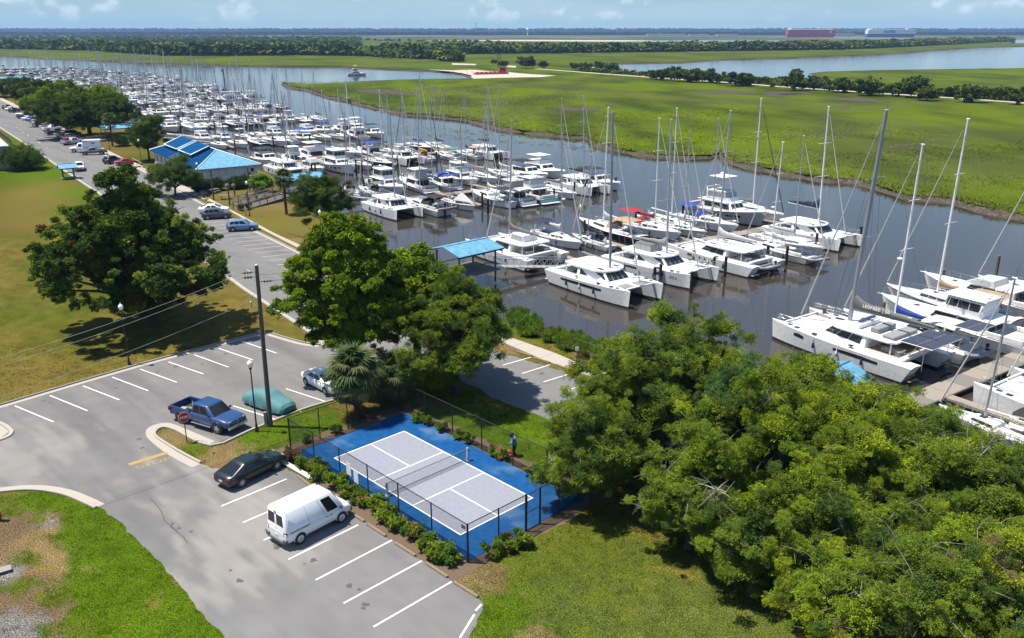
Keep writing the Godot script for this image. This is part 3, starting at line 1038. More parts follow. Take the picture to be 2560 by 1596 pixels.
func make_fence(near: Vector3, u: Vector3, v: Vector3) -> void:
	var h := 2.45
	var corner := near + u * -2.34 + v * -1.46
	var t := thing("chain_link_fence", "black chain link fence with a gate, closed round the pickleball court", "fence", corner)
	var up := Vector3.UP * h
	var len_u := 19.0
	var len_v := 9.65
	var sides := [[Vector3.ZERO, u, len_u, 6], [u * len_u, v, len_v, 4], [u * len_u + v * len_v, -u, len_u, 6], [Vector3.ZERO, v, len_v, 0]]
	for s in sides:
		var o: Vector3 = s[0]
		var d: Vector3 = s[1]
		var stops := []
		if s[3] > 0:
			for k in s[3] + 1:
				stops.append(s[2] * k / s[3])
		else:
			stops = [0.0, 2.35, 4.55, 5.75, 7.4, 9.65]
		for k in stops.size():
			var p: Vector3 = o + d * stops[k]
			var heavy: bool = k == 0 or (s[3] == 0 and (k == 2 or k == 3))
			if k == stops.size() - 1 and s[3] > 0 and s != sides[2]:
				continue
			if s == sides[3] and (k == 0 or k == stops.size() - 1):
				continue
			if s == sides[2] and k == stops.size() - 1:
				continue
			var b := MB.new()
			b.tube([p, p + up + Vector3(0, 0.04, 0)], [0.06 if heavy else 0.042], 8)
			part("post", b, M.black, t)
		for k in stops.size() - 1:
			var a: Vector3 = o + d * stops[k]
			var c: Vector3 = o + d * stops[k + 1]
			if s[3] == 0 and k == 2:
				continue
			var r := MB.new()
			r.tube([a + up, c + up], [0.03], 6)
			part("top_rail", r, M.black, t)
			var len := a.distance_to(c)
			var m := part_mesh("mesh_panel", chain_mesh(len - 0.06, h - 0.08), M.black, t)
			m.transform = Transform3D(Basis(d, Vector3.UP, d.cross(Vector3.UP)), a + d * 0.03 + Vector3(0, 0.04, 0))
			stuff(m)
	# gate in the front side
	var g0 := v * 4.62
	var g1 := v * 5.68
	var gate := MB.new()
	for seg in [[g0, g0 + up], [g1, g1 + up], [g0 + up, g1 + up], [g0 + Vector3(0, 0.06, 0), g1 + Vector3(0, 0.06, 0)], [g0 + up * 0.5, g1 + up * 0.5]]:
		gate.tube([seg[0] - u * 0.02, seg[1] - u * 0.02], [0.026], 6)
	var gp := part("gate", gate, M.black, t)
	var gm := part_mesh("gate_mesh", chain_mesh(1.0, h - 0.14), M.black, gp)
	gm.transform = Transform3D(Basis(v, Vector3.UP, v.cross(Vector3.UP)), g0 + v * 0.03 + Vector3(0, 0.07, 0))
	stuff(gm)
	part("latch", MB.new().box(g0 + up * 0.78, Vector3(0.12, 0.16, 0.1), 0.01, 0.7), M.dark_trim, gp)
	# boards wired to the fence
	for k in [[5.55, 1.5, 0.42], [6.35, 1.25, 0.40]]:
		var s := thing("notice_board", "pale blank board hung on the long side of the court fence" if k[0] < 6.0 else "pale blank board hung lower beside its twin on the court fence", "sign", corner + u * (17.1 - k[0]) + Vector3(0, k[1] - 0.45, 0), atan2(-u.z, u.x))
		part("board", MB.new().box(Vector3(0, 0.35, -0.05), Vector3(k[2] + 0.1, 0.9, 0.012), 0.004), M.white_wood, s)
	var tag_ := thing("fence_tag", "small dark plate fixed to the corner post of the court fence", "plate", corner + u * 0.28 + up * 0.9, atan2(-u.z, u.x))
	part("plate", MB.new().box(Vector3(0, 0, -0.06), Vector3(0.34, 0.24, 0.015), 0.005), M.dark_trim, tag_)
	# mulch bed round the foot of the fence
	var poly := PackedVector2Array()
	for q in [[-0.8, -2.0], [-0.9, 11.2], [19.9, 10.6], [19.6, -0.7], [6.0, -1.9]]:
		var p: Vector3 = corner + u * q[0] + v * q[1]
		poly.append(Vector2(p.x, p.z))
	struct("mulch_bed", sheet(rough_edge(poly, 0.7, 0.5), 0.012, 3.0, plain), M.soil)


func part_mesh(called: String, mesh: Mesh, m: Material, parent: Node) -> MeshInstance3D:
	return obj(called, mesh, m, parent)


# ---------------------------------------------------------------- street furniture
func make_wheel_stop() -> Node3D:
	var t := thing("wheel_stop", "", "wheel stop")
	t.set_meta("kindname", "wheel_stop")
	var ring := []
	for x in [-0.92, -0.88, 0.88, 0.92]:
		var e := 0.02 if absf(x) > 0.9 else 0.0
		ring.append(PackedVector3Array([Vector3(x, 0, -0.09 + e), Vector3(x, 0.09 - e, -0.085 + e), Vector3(x, 0.14 - e, -0.05 + e), Vector3(x, 0.14 - e, 0.05 - e), Vector3(x, 0.09 - e, 0.085 - e), Vector3(x, 0, 0.09 - e)]))
	part("beam", MB.new().loft(ring, true, true, true, false), M.new_timber, t)
	for s in [-1, 1]:
		part("spike", MB.new().lathe([[0.02, 0.13], [0.025, 0.15], [0.0, 0.155]], 6, Vector3(0.6 * s, 0, 0)), M.dark_trim, t)
	return t


func make_lamp_post(h: float, lean := 0.0) -> Node3D:
	var t := thing("lamp_post", "", "street lamp")
	t.set_meta("kindname", "lamp_post")
	part("base", MB.new().lathe([[0.0, 0.0], [0.15, 0.0], [0.15, 0.12], [0.11, 0.2], [0.09, 0.55], [0.07, 0.62]], 10), M.black, t)
	part("pole", MB.new().tube([Vector3(0, 0.55, 0), Vector3(lean * 0.5, h * 0.5, 0), Vector3(lean, h - 0.75, 0)], [0.062, 0.055, 0.045], 8), M.black, t)
	part("collar", MB.new().lathe([[0.045, h - 0.82], [0.10, h - 0.72], [0.12, h - 0.62], [0.13, h - 0.58], [0.0, h - 0.575]], 10, Vector3(lean, 0, 0)), M.black, t)
	var g := part("globe", MB.new().lathe([[0.12, h - 0.58], [0.19, h - 0.46], [0.215, h - 0.32], [0.19, h - 0.2], [0.12, h - 0.12], [0.06, h - 0.08], [0.05, h - 0.02], [0.0, h]], 12, Vector3(lean, 0, 0)), M.lamp_glass, t)
	part("finial", MB.new().lathe([[0.03, h - 0.02], [0.035, h + 0.02], [0.0, h + 0.07]], 8, Vector3(lean, 0, 0)), M.white_wood, g)
	return t


func word(text: String, size: float, depth: float) -> TextMesh:
	var f := SystemFont.new()
	f.font_names = PackedStringArray(["Droid Sans"])
	f.font_weight = 700
	var tm := TextMesh.new()
	tm.text = text
	tm.font = f
	tm.font_size = 48
	tm.pixel_size = size / 48.0
	tm.depth = depth
	return tm


func make_street() -> void:
	# wheel stops along the hedge
	var ws := make_wheel_stop()
	var first := true
	var stops := [[743, 1192, 775, 1217, "timber wheel stop half hidden by dry soil near the white gutter"], [795, 1228, 830, 1252, "timber wheel stop ahead of the white van"], [877, 1285, 900, 1300, "short end of timber wheel stop at the nose of the white van"], [918, 1313, 964, 1343, "timber wheel stop in the empty bay beside the white van"], [987, 1360, 1039, 1393, "timber wheel stop in the second empty bay from the van"], [1064, 1410, 1120, 1447, "timber wheel stop in the third empty bay from the van"], [1134, 1458, 1196, 1497, "timber wheel stop in the last bay by the lower lawn"]]
	for s in stops:
		var a := P(s[0], s[1])
		var b := P(s[2], s[3])
		var o: Node3D = ws if first else dup(ws, Vector3.ZERO, 0)
		first = false
		o.position = (a + b) * 0.5 + Vector3(0, 0.02, 0)
		o.rotation.y = facing(a, b)
		o.set_meta("label", s[4])
		o.set_meta("group", "wheel stops along the hedge")
	for s in [[1290, 880, 1328, 892], [1336, 897, 1372, 908], [1390, 914, 1426, 927]]:
		var a := P(s[0], s[1])
		var b := P(s[2], s[3])
		dup(ws, (a + b) * 0.5 + Vector3(0, 0.02, 0), facing(a, b), "timber wheel stop between the empty bays and the waterside footpath", "wheel stops along the footpath")
	# white drain trough
	var g := thing("drain_trough", "white plastic trough lying at the edge of the lot before the dark car", "gutter", P(742, 1178), facing(P(712, 1161), P(772, 1196)))
	for z in [-0.14, 0.14]:
		part("rail", MB.new().box(Vector3(0, 0.1, z), Vector3(3.3, 0.12, 0.05), 0.012), M.white_wood, g)
	part("channel", MB.new().box(Vector3(0, 0.055, 0), Vector3(3.3, 0.05, 0.23), 0.01), M.white_wood, g)
	# lamps
	var lp := make_lamp_post(5.7)
	var lamps := [[642, 1079, "black lamp post with white globe beside the wooden utility pole"], [323, 912, "black lamp post with white globe standing on the dry lawn by the big tree"], [806, 630, "black lamp post with white globe in front of the round oak"], [624, 541, "black lamp post with white globe beside the boardwalk railing"], [500, 485, "black lamp post with white globe before the blue roofed building"], [354, 413, "black lamp post with white globe near the slim dark oak by the building"], [274, 375, "black lamp post with white globe beside the footbridge to the docks"], [222, 346, "black lamp post with white globe under the broad live oak"], [95, 288, "black lamp post with white globe in the park strip beside the far road"], [58, 262, "black lamp post with white globe in the park strip beside the far road"], [40, 264, "black lamp post with white globe in the park strip beside the far road"], [16, 250, "black lamp post with white globe in the park strip beside the far road"]]
	for i in lamps.size():
		var o: Node3D = lp if i == 0 else dup(lp, Vector3.ZERO, 0)
		o.position = P(lamps[i][0], lamps[i][1])
		o.rotation.y = i * 1.3
		o.set_meta("label", lamps[i][2])
		o.set_meta("group", "lamp posts")
	# stop sign
	var at := P(467, 1106)
	var s := thing("stop_sign", "red octagonal stop sign on a black post on the grass island", "stop sign", at, 0.0)
	part("post", MB.new().tube([Vector3(0, 0, 0), Vector3(0, 2.2, 0)], [0.04], 8), M.black, s)
	var face := Basis(Vector3.UP, 0.62)
	var oct := PackedVector3Array()
	var oct2 := PackedVector3Array()
	for i in 8:
		var a := TAU * (i + 0.5) / 8.0
		oct.append(face * Vector3(cos(a) * 0.42, sin(a) * 0.42, 0.045) + Vector3(0, 1.98, 0))
		oct2.append(face * Vector3(cos(a) * 0.42, sin(a) * 0.42, 0.055) + Vector3(0, 1.98, 0))
	var bd := MB.new().loft([oct, oct2], true, true, true, false)
	var plate := part("border", bd, M.sign_white, s)
	oct.clear()
	oct2.clear()
	for i in 8:
		var a := TAU * (i + 0.5) / 8.0
		oct.append(face * Vector3(cos(a) * 0.395, sin(a) * 0.395, 0.05) + Vector3(0, 1.98, 0))
		oct2.append(face * Vector3(cos(a) * 0.395, sin(a) * 0.395, 0.058) + Vector3(0, 1.98, 0))
	part("face", MB.new().loft([oct, oct2], true, true, true, false), M.sign_red, plate)
	var w := obj("lettering", word("STOP", 0.25, 0.01), M.sign_white, plate)
	w.transform = Transform3D(face, face * Vector3(0, 0, 0.062) + Vector3(0, 1.975, 0))
	# utility pole with insulators, switch and wires
	var pb := P(676, 1066)
	var up := thing("utility_pole", "weathered wooden utility pole carrying power lines by the covered car", "utility pole", pb)
	part("pole", MB.new().tube([Vector3.ZERO, Vector3(0.05, 6, 0), Vector3(0.12, 12.5, 0)], [0.19, 0.165, 0.135], 10), M.timber, up)
	part("meter_box", MB.new().box(Vector3(-0.3, 0.6, 0.05), Vector3(0.22, 1.2, 0.2), 0.02), M.kerb, up)
	var top := Vector3(0.12, 12.0, 0)
	var left := Vector3(-0.93, 0, 0.36)
	var i := 0
	for k in [[0.0, 0.0], [-0.35, 0.15], [-0.75, -0.1]]:
		var o := top + Vector3(0, k[0], 0)
		var side: Vector3 = left if i < 2 else -left
		var ins := MB.new()
		for j in 3:
			ins.ball(o + side * (0.45 + j * 0.2), Vector3(0.09, 0.09, 0.09), 6, 4)
		ins.tube([o, o + side * 1.1], [0.02], 5)
		part("insulator", ins, M.dark_trim, up)
		i += 1
	var sw := MB.new()
	sw.tube([Vector3(-0.1, 10.4, 0), Vector3(-0.55, 10.2, 0.1), Vector3(-0.5, 9.5, 0.1), Vector3(-0.2, 9.0, 0)], [0.02], 5)
	sw.box(Vector3(-0.5, 9.6, 0.1), Vector3(0.12, 0.5, 0.12), 0.03)
	part("cutout_switch", sw, M.alu, up)
	var lampb := MB.new()
	lampb.box(Vector3(0.55, 7.55, 0.0), Vector3(0.55, 0.14, 0.3), 0.04)
	lampb.tube([Vector3(0.1, 7.2, 0), Vector3(0.45, 7.5, 0)], [0.03], 6)
	part("floodlight", lampb, M.dark_trim, up)
	part("top_cap", MB.new().lathe([[0.15, 12.45], [0.15, 12.52], [0.0, 12.6]], 8, Vector3(0.12, 0, 0)), M.alu, up)
	# wires to the next pole, out of the frame on the left, and to the right
	var ends := [P(-300, 975, 9.5), P(-300, 1000, 9.2), P(-300, 1085, 7.6)]
	for k in 3:
		var a: Vector3 = pb + Vector3(0.12, [12.0, 11.65, 10.1][k], 0) + left * (1.05 if k < 2 else 0.15)
		var b: Vector3 = ends[k]
		var wire := thing("power_line", ["topmost power line sagging away from the utility pole over the lawn", "middle power line sagging away from the utility pole over the lawn", "lowest power line sagging away from the utility pole over the lawn"][k], "wire", a)
		var pts := []
		for j in 25:
			var f := j / 24.0
			pts.append((b - a) * f + Vector3(0, -4.0 * f * (1.0 - f) * 0.5, 0))
		part("cable", MB.new().tube(pts, [0.012], 5), M.wire, wire)
	for k in 2:
		var a := pb + Vector3(0.3, 11.8 - k * 0.5, 0)
		var b := pb + Vector3(9.0 + k, 8.2, -26.0)
		var wire := thing("service_line", ["upper thin wire running from the utility pole toward the water", "lower thin wire running from the utility pole toward the water"][k], "wire", a)
		var pts := []
		for j in 13:
			var f := j / 12.0
			pts.append((b - a) * f + Vector3(0, -4.0 * f * (1.0 - f) * 0.8, 0))
		part("cable", MB.new().tube(pts, [0.012], 5), M.black_wire, wire)
	# hydrant
	var hy := thing("fire_hydrant", "red fire hydrant on the dry lawn by the road corner", "hydrant", P(653, 806))
	part("barrel", MB.new().lathe([[0.0, 0.0], [0.2, 0.0], [0.2, 0.06], [0.13, 0.08], [0.13, 0.62], [0.17, 0.64], [0.17, 0.7], [0.14, 0.74], [0.1, 0.84], [0.04, 0.88], [0.04, 0.95], [0.0, 0.96]], 10), M.hydrant, hy)
	for s2 in [-1.0, 1.0]:
		part("outlet_cap", MB.new().lathe([[0.08, 0.0], [0.09, 0.14], [0.0, 0.18]], 8, Vector3(0.1 * s2, 0.5, 0), Basis(Vector3.BACK, -PI / 2 * s2)), M.hydrant, hy)
	# path sign, low posts
	var ps := thing("path_sign", "small white notice on a wooden post beside the waterside path", "sign", P(1442, 902))
	part("post", MB.new().box(Vector3(0, 0.55, 0), Vector3(0.1, 1.1, 0.1), 0.01), M.new_timber, ps)
	part("notice", MB.new().box(Vector3(0, 1.15, 0.06), Vector3(0.34, 0.36, 0.03), 0.01), M.white_wood, ps)
	var ps2 := thing("path_sign", "small white notice on a post by the lamp and the round oak", "sign", P(795, 628))
	part("post", MB.new().box(Vector3(0, 0.45, 0), Vector3(0.1, 0.9, 0.1), 0.01), M.new_timber, ps2)
	part("notice", MB.new().box(Vector3(0, 0.95, 0.06), Vector3(0.25, 0.5, 0.03), 0.01), M.white_wood, ps2)
	var ps3 := thing("path_sign", "white notice post between two clipped round bushes", "sign", P(615, 540))
	part("post", MB.new().box(Vector3(0, 0.55, 0), Vector3(0.1, 1.1, 0.1), 0.01), M.new_timber, ps3)
	part("notice", MB.new().box(Vector3(0, 1.15, 0.06), Vector3(0.28, 0.6, 0.03), 0.01), M.white_wood, ps3)
	var bs := thing("brown_post", "stout brown post standing at the top of the mulched slope", "post", P(-4, 1302))
	part("post", MB.new().box(Vector3(0, 0.75, 0), Vector3(0.28, 1.5, 0.28), 0.03), mat(lin(0.22, 0.07, 0.02), 0.7), bs)
	var dk := thing("drain_grate", "dark metal corner of a drain in the pebbles", "grate", P(4, 1432), 0.6)
	part("plate", MB.new().box(Vector3(0, 0.08, 0), Vector3(0.9, 0.16, 0.5), 0.03), M.dark_trim, dk)
	part("rim", MB.new().box(Vector3(0, 0.17, 0), Vector3(0.96, 0.04, 0.56), 0.01), M.kerb, dk)
	# survey flags
	for k in [[533, 1145, "tiny orange flag in the grass behind the dark car"], [740, 1050, "tiny orange flag by the kerb near the court fence"], [664, 1076, "tiny orange flag at the foot of the utility pole"]]:
		var fl := thing("marker_flag", k[2], "flag", P(k[0], k[1]))
		part("wire", MB.new().tube([Vector3.ZERO, Vector3(0, 0.4, 0)], [0.006], 4), M.wire, fl)
		part("flag", MB.new().box(Vector3(0.08, 0.36, 0), Vector3(0.18, 0.14, 0.01)), M.orange, fl)
	# bench under the grove
	var be := thing("bench", "dark metal bench half hidden under the grove beside the court", "bench", P(1418, 1232), 0.75)
	for k in 4:
		part("seat_slat", MB.new().box(Vector3(0, 0.45, -0.18 + k * 0.12), Vector3(1.8, 0.03, 0.09), 0.008), M.black, be)
	for k in 3:
		part("back_slat", MB.new().box(Vector3(0, 0.58 + k * 0.13, 0.28 + k * 0.03), Vector3(1.8, 0.09, 0.03), 0.008), M.black, be)
	for x in [-0.8, 0.8]:
		part("leg", MB.new().box(Vector3(x, 0.22, 0.05), Vector3(0.06, 0.44, 0.5), 0.01), M.black, be)


# ---------------------------------------------------------------- vehicles (nose towards +x, wheels on y = 0)
func car_ring(x: float, hw: float, y0: float, y1: float, shoulder := 0.1, tuck := 0.05) -> PackedVector3Array:
	var ym := lerpf(y0, y1, 0.55)
	var pts := [[-hw + tuck + 0.06, y0], [-hw + tuck * 0.5, y0 + 0.1], [-hw, ym], [-hw + shoulder * 0.25, y1 - shoulder * 0.6], [-hw + shoulder, y1 - 0.012], [-hw * 0.5, y1 + 0.012], [0.0, y1 + 0.02]]
	var o := PackedVector3Array()
	for p in pts:
		o.append(Vector3(x, p[1], p[0]))
	for k in range(pts.size() - 2, -1, -1):
		o.append(Vector3(x, pts[k][1], -pts[k][0]))
	return o


# a cabin with sloping sides: returns the patch function of its four sides as corner lists
func cabin(c: Dictionary) -> Array:
	# x positions at belt and at roof, half widths at belt and roof
	var B := [Vector3(c.fb, c.yb, -c.wb), Vector3(c.fb, c.yb, c.wb), Vector3(c.rb, c.yb, c.wb), Vector3(c.rb, c.yb, -c.wb)]
	var R := [Vector3(c.ft, c.yt, -c.wt), Vector3(c.ft, c.yt, c.wt), Vector3(c.rt, c.yt, c.wt), Vector3(c.rt, c.yt, -c.wt)]
	return [B, R]


func patch(B: Array, R: Array, i: int, u: float, v: float) -> Vector3:
	var j := (i + 1) % 4
	var a: Vector3 = B[i]
	var b: Vector3 = B[j]
	var c: Vector3 = R[i]
	var d: Vector3 = R[j]
	return a.lerp(b, u).lerp(c.lerp(d, u), v)


func pane(B: Array, R: Array, i: int, u0: float, u1: float, v0: float, v1: float, thick := 0.012, bend := 0.0) -> MB:
	var mb := MB.new()
	var a := patch(B, R, i, u0, v0)
	var b := patch(B, R, i, u1, v0)
	var c := patch(B, R, i, u1, v1)
	var d := patch(B, R, i, u0, v1)
	var n := (b - a).cross(d - a).normalized()
	var mid: Vector3 = (B[0] + B[1] + B[2] + B[3] + R[0] + R[1] + R[2] + R[3]) / 8.0
	if n.dot((a + c) * 0.5 - mid) < 0.0:
		n = -n
		var t := b
		b = d
		d = t
	mb.plate(a, b, c, d, n * thick)
	return mb


func cabin_shell(B: Array, R: Array, crown: float) -> MB:
	var mb := MB.new()
	var rings := [PackedVector3Array(), PackedVector3Array(), PackedVector3Array(), PackedVector3Array()]
	var mid: Vector3 = (R[0] + R[1] + R[2] + R[3]) / 4.0
	for k in 4:
		for lv in 2:
			var src: Array = B if lv == 0 else R
			var p: Vector3 = src[k]
			var a: Vector3 = src[(k + 3) % 4]
			var b: Vector3 = src[(k + 1) % 4]
			for q in [p.move_toward(a, 0.14), p.move_toward(a, 0.05).move_toward(b, 0.05), p.move_toward(b, 0.14)]:
				rings[lv].append(q)
				if lv == 1:
					rings[2].append(q.lerp(mid, 0.07) + Vector3(0, crown * 0.65, 0))
					rings[3].append(q.lerp(mid, 0.3) + Vector3(0, crown, 0))
	mb.loft([rings[0], rings[1]], true)
	mb.loft([rings[1], rings[2], rings[3]], true, false, true)
	return mb


func wheel_node(parent: Node, at: Vector3, r: float, w: float, style: String) -> void:
	var n := Node3D.new()
	n.name = "wheel"
	parent.add_child(n, true)
	n.position = at
	var s := signf(at.z)
	var ax := Basis(Vector3.RIGHT, PI / 2 * s)
	part("tyre", MB.new().lathe([[r * 0.62, -w * 0.5], [r * 0.93, -w * 0.5], [r, -w * 0.3], [r, w * 0.3], [r * 0.93, w * 0.5], [r * 0.64, w * 0.5], [r * 0.62, w * 0.36]], 18, Vector3.ZERO, ax), M.rubber, n)
	var rim := part("rim", MB.new().lathe([[r * 0.66, w * 0.46], [r * 0.62, w * 0.50], [r * 0.56, w * 0.30], [0.0, w * 0.28]], 16, Vector3.ZERO, ax), M.alu if style == "steel" else M.dark_trim, n)
	if style == "steel":
		part("hub_cap", MB.new().lathe([[r * 0.3, w * 0.3], [r * 0.26, w * 0.45], [0.0, w * 0.5]], 10, Vector3.ZERO, ax), M.chrome, rim)
	else:
		var count := 5 if style == "five" else 10
		var sp := MB.new()
		for k in count:
			var a := TAU * k / count
			var d := Vector3(cos(a), sin(a), 0)
			var q := Vector3(-sin(a), cos(a), 0) * r * (0.11 if count == 5 else 0.045)
			var z := Vector3(0, 0, s * w * 0.44)
			sp.plate(d * r * 0.12 - q + z, d * r * 0.62 - q * 0.8 + z, d * r * 0.62 + q * 0.8 + z, d * r * 0.12 + q + z, Vector3(0, 0, s * w * 0.05))
		sp.lathe([[r * 0.16, w * 0.4], [r * 0.14, w * 0.52], [0.0, w * 0.54]], 10, Vector3.ZERO, ax)
		part("spokes", sp, M.alu, rim)


func arch(parent: Node, x: float, y: float, hw: float, r: float, lip: Material) -> void:
	for s in [-1.0, 1.0]:
		var mb := MB.new()
		var ring0 := PackedVector3Array()
		var ring1 := PackedVector3Array()
		var n := 12
		var pts := []
		for k in n + 1:
			var a := PI * k / n
			pts.append(Vector3(x + cos(a) * r, y + sin(a) * r, 0))
		mb.flat()
		for k in n:
			var z0 := Vector3(0, 0, s * (hw + 0.006))
			mb.tri(Vector3(x, y - 0.02, 0) + z0, pts[k] + z0, pts[k + 1] + z0)
			mb.tri(pts[k] + z0, pts[k + 1] + z0, pts[k + 1] + Vector3(0, 0, s * (hw - 0.12)))
		mb.quad(Vector3(x - r, y, s * (hw + 0.006)), Vector3(x + r, y, s * (hw + 0.006)), Vector3(x + r * 0.9, y - 0.16, s * (hw + 0.006)), Vector3(x - r * 0.9, y - 0.16, s * (hw + 0.006)))
		var o := part("wheel_arch", mb, M.rubber, parent)
		var lp := MB.new()
		var path := []
		for k in n + 1:
			path.append(pts[k] + Vector3(0, 0, s * (hw + 0.004)))
		lp.tube(path, [0.022], 5)
		part("arch_lip", lp, lip, o)


# body stations: [x, half width, bottom, top]
func make_car(label: String, category: String, called: String, o: Dictionary) -> Node3D:
	var t := thing(called, label, category)
	t.set_meta("kindname", called)
	var paint: Material = o.paint
	var rings := []
	for s in o.body:
		rings.append(car_ring(s[0], s[1], s[2], s[3], s[4] if s.size() > 4 else 0.1))
	part("body", MB.new().loft(rings, true, true, true), paint, t)
	var c: Dictionary = o.cabin
	var BR := cabin(c)
	var B: Array = BR[0]
	var R: Array = BR[1]
	var roof := part("cabin", cabin_shell(B, R, c.get("crown", 0.05)), paint, t)
	part("windscreen", pane(B, R, 0, 0.06, 0.94, 0.08, 0.94), M.glass, t)
	if not o.get("no_rear", false):
		part("rear_window", pane(B, R, 2, 0.08, 0.92, c.get("rv", 0.12), 0.9), M.glass, t)
	for side in [1, 3]:
		for w in o.windows:
			var u0: float = w[0]
			var u1: float = w[1]
			if side == 3:
				u0 = 1.0 - w[1]
				u1 = 1.0 - w[0]
			part("side_window", pane(B, R, side, u0, u1, 0.1, 0.88), M.glass, t)
	var r: float = o.wheel
	for x in o.axles:
		arch(t, x, r, o.arch_w, r + 0.07, paint if not o.has("lip") else o.lip)
		for s in [-1.0, 1.0]:
			wheel_node(t, Vector3(x, r, s * (o.arch_w - 0.09)), r, 0.22, o.get("rim", "ten"))
	var x1: float = o.body[o.body.size() - 1][0]
	var x0: float = o.body[0][0]
	var hw: float = o.body[o.body.size() - 2][1]
	for s in [-1.0, 1.0]:
		part("headlight", MB.new().box(Vector3(x1 - 0.13, o.light_y + 0.03, s * (hw - 0.24)), Vector3(0.2, 0.11, 0.3), 0.04, -s * 0.3), M.lens_clear, t)
		part("tail_light", MB.new().box(Vector3(x0 + 0.11, o.tail_y, s * (o.body[1][1] - 0.15)), Vector3(0.2, o.get("tail_h", 0.11), 0.26), 0.03, s * 0.25), M.lens_red, t)
		var mx: float = lerpf(c.fb, c.ft, 0.3) - 0.15
		part("door_mirror", MB.new().box(Vector3(mx, c.yb + 0.12, s * (c.wb + 0.13)), Vector3(0.14, 0.15, 0.22), 0.05), paint if not o.has("black_mirror") else M.black, t)
	part("number_plate", MB.new().box(Vector3(x0 - 0.012, o.tail_y - 0.22, 0), Vector3(0.02, 0.13, 0.32), 0.005), M.plate, t)
	for s in [-1.0, 1.0]:
		for d in o.get("handles", []):
			part("door_handle", MB.new().box(Vector3(d, c.yb - 0.13, s * (o.arch_w + 0.012)), Vector3(0.2, 0.035, 0.03), 0.01), o.get("handle_mat", paint), t)
	return t


func sedan_body(l := 2.4, w := 0.92) -> Array:
	return [[-l, w * 0.78, 0.42, 0.80], [-l + 0.12, w * 0.9, 0.30, 0.95], [-l + 0.55, w * 0.98, 0.22, 0.99], [-1.2, w, 0.2, 0.97], [0.0, w, 0.2, 0.95], [0.9, w, 0.2, 0.93], [1.6, w * 0.98, 0.22, 0.87], [l - 0.25, w * 0.9, 0.26, 0.76], [l - 0.06, w * 0.78, 0.32, 0.66], [l, w * 0.66, 0.38, 0.6]]


func make_sedan(label: String, paint: Material, called := "sedan") -> Node3D:
	return make_car(label, "car", called, {"paint": paint, "body": sedan_body(), "cabin": {"fb": 1.2, "ft": 0.2, "rt": -1.0, "rb": -2.15, "wb": 0.84, "wt": 0.63, "yb": 0.93, "yt": 1.34, "crown": 0.06}, "windows": [[0.12, 0.44], [0.47, 0.78]], "axles": [-1.45, 1.42], "arch_w": 0.915, "wheel": 0.35, "light_y": 0.66, "tail_y": 0.84, "handles": [-0.75, 0.2]})


func make_suv(label: String, paint: Material, called := "suv") -> Node3D:
	return make_car(label, "car", called, {"paint": paint, "body": [[-2.25, 0.80, 0.45, 1.0], [-2.15, 0.88, 0.34, 1.08], [-1.6, 0.93, 0.28, 1.10], [0.0, 0.94, 0.26, 1.08], [1.0, 0.93, 0.28, 1.04], [1.7, 0.9, 0.32, 0.98], [2.1, 0.82, 0.36, 0.88], [2.25, 0.7, 0.42, 0.74]], "cabin": {"fb": 1.15, "ft": 0.45, "rt": -1.75, "rb": -2.15, "wb": 0.84, "wt": 0.66, "yb": 1.05, "yt": 1.62, "crown": 0.05}, "windows": [[0.16, 0.42], [0.45, 0.68], [0.71, 0.9]], "axles": [-1.35, 1.38], "arch_w": 0.935, "wheel": 0.37, "light_y": 0.82, "tail_y": 1.0, "tail_h": 0.3, "rim": "five", "handles": [-0.6, 0.3], "lip": M.dark_trim})


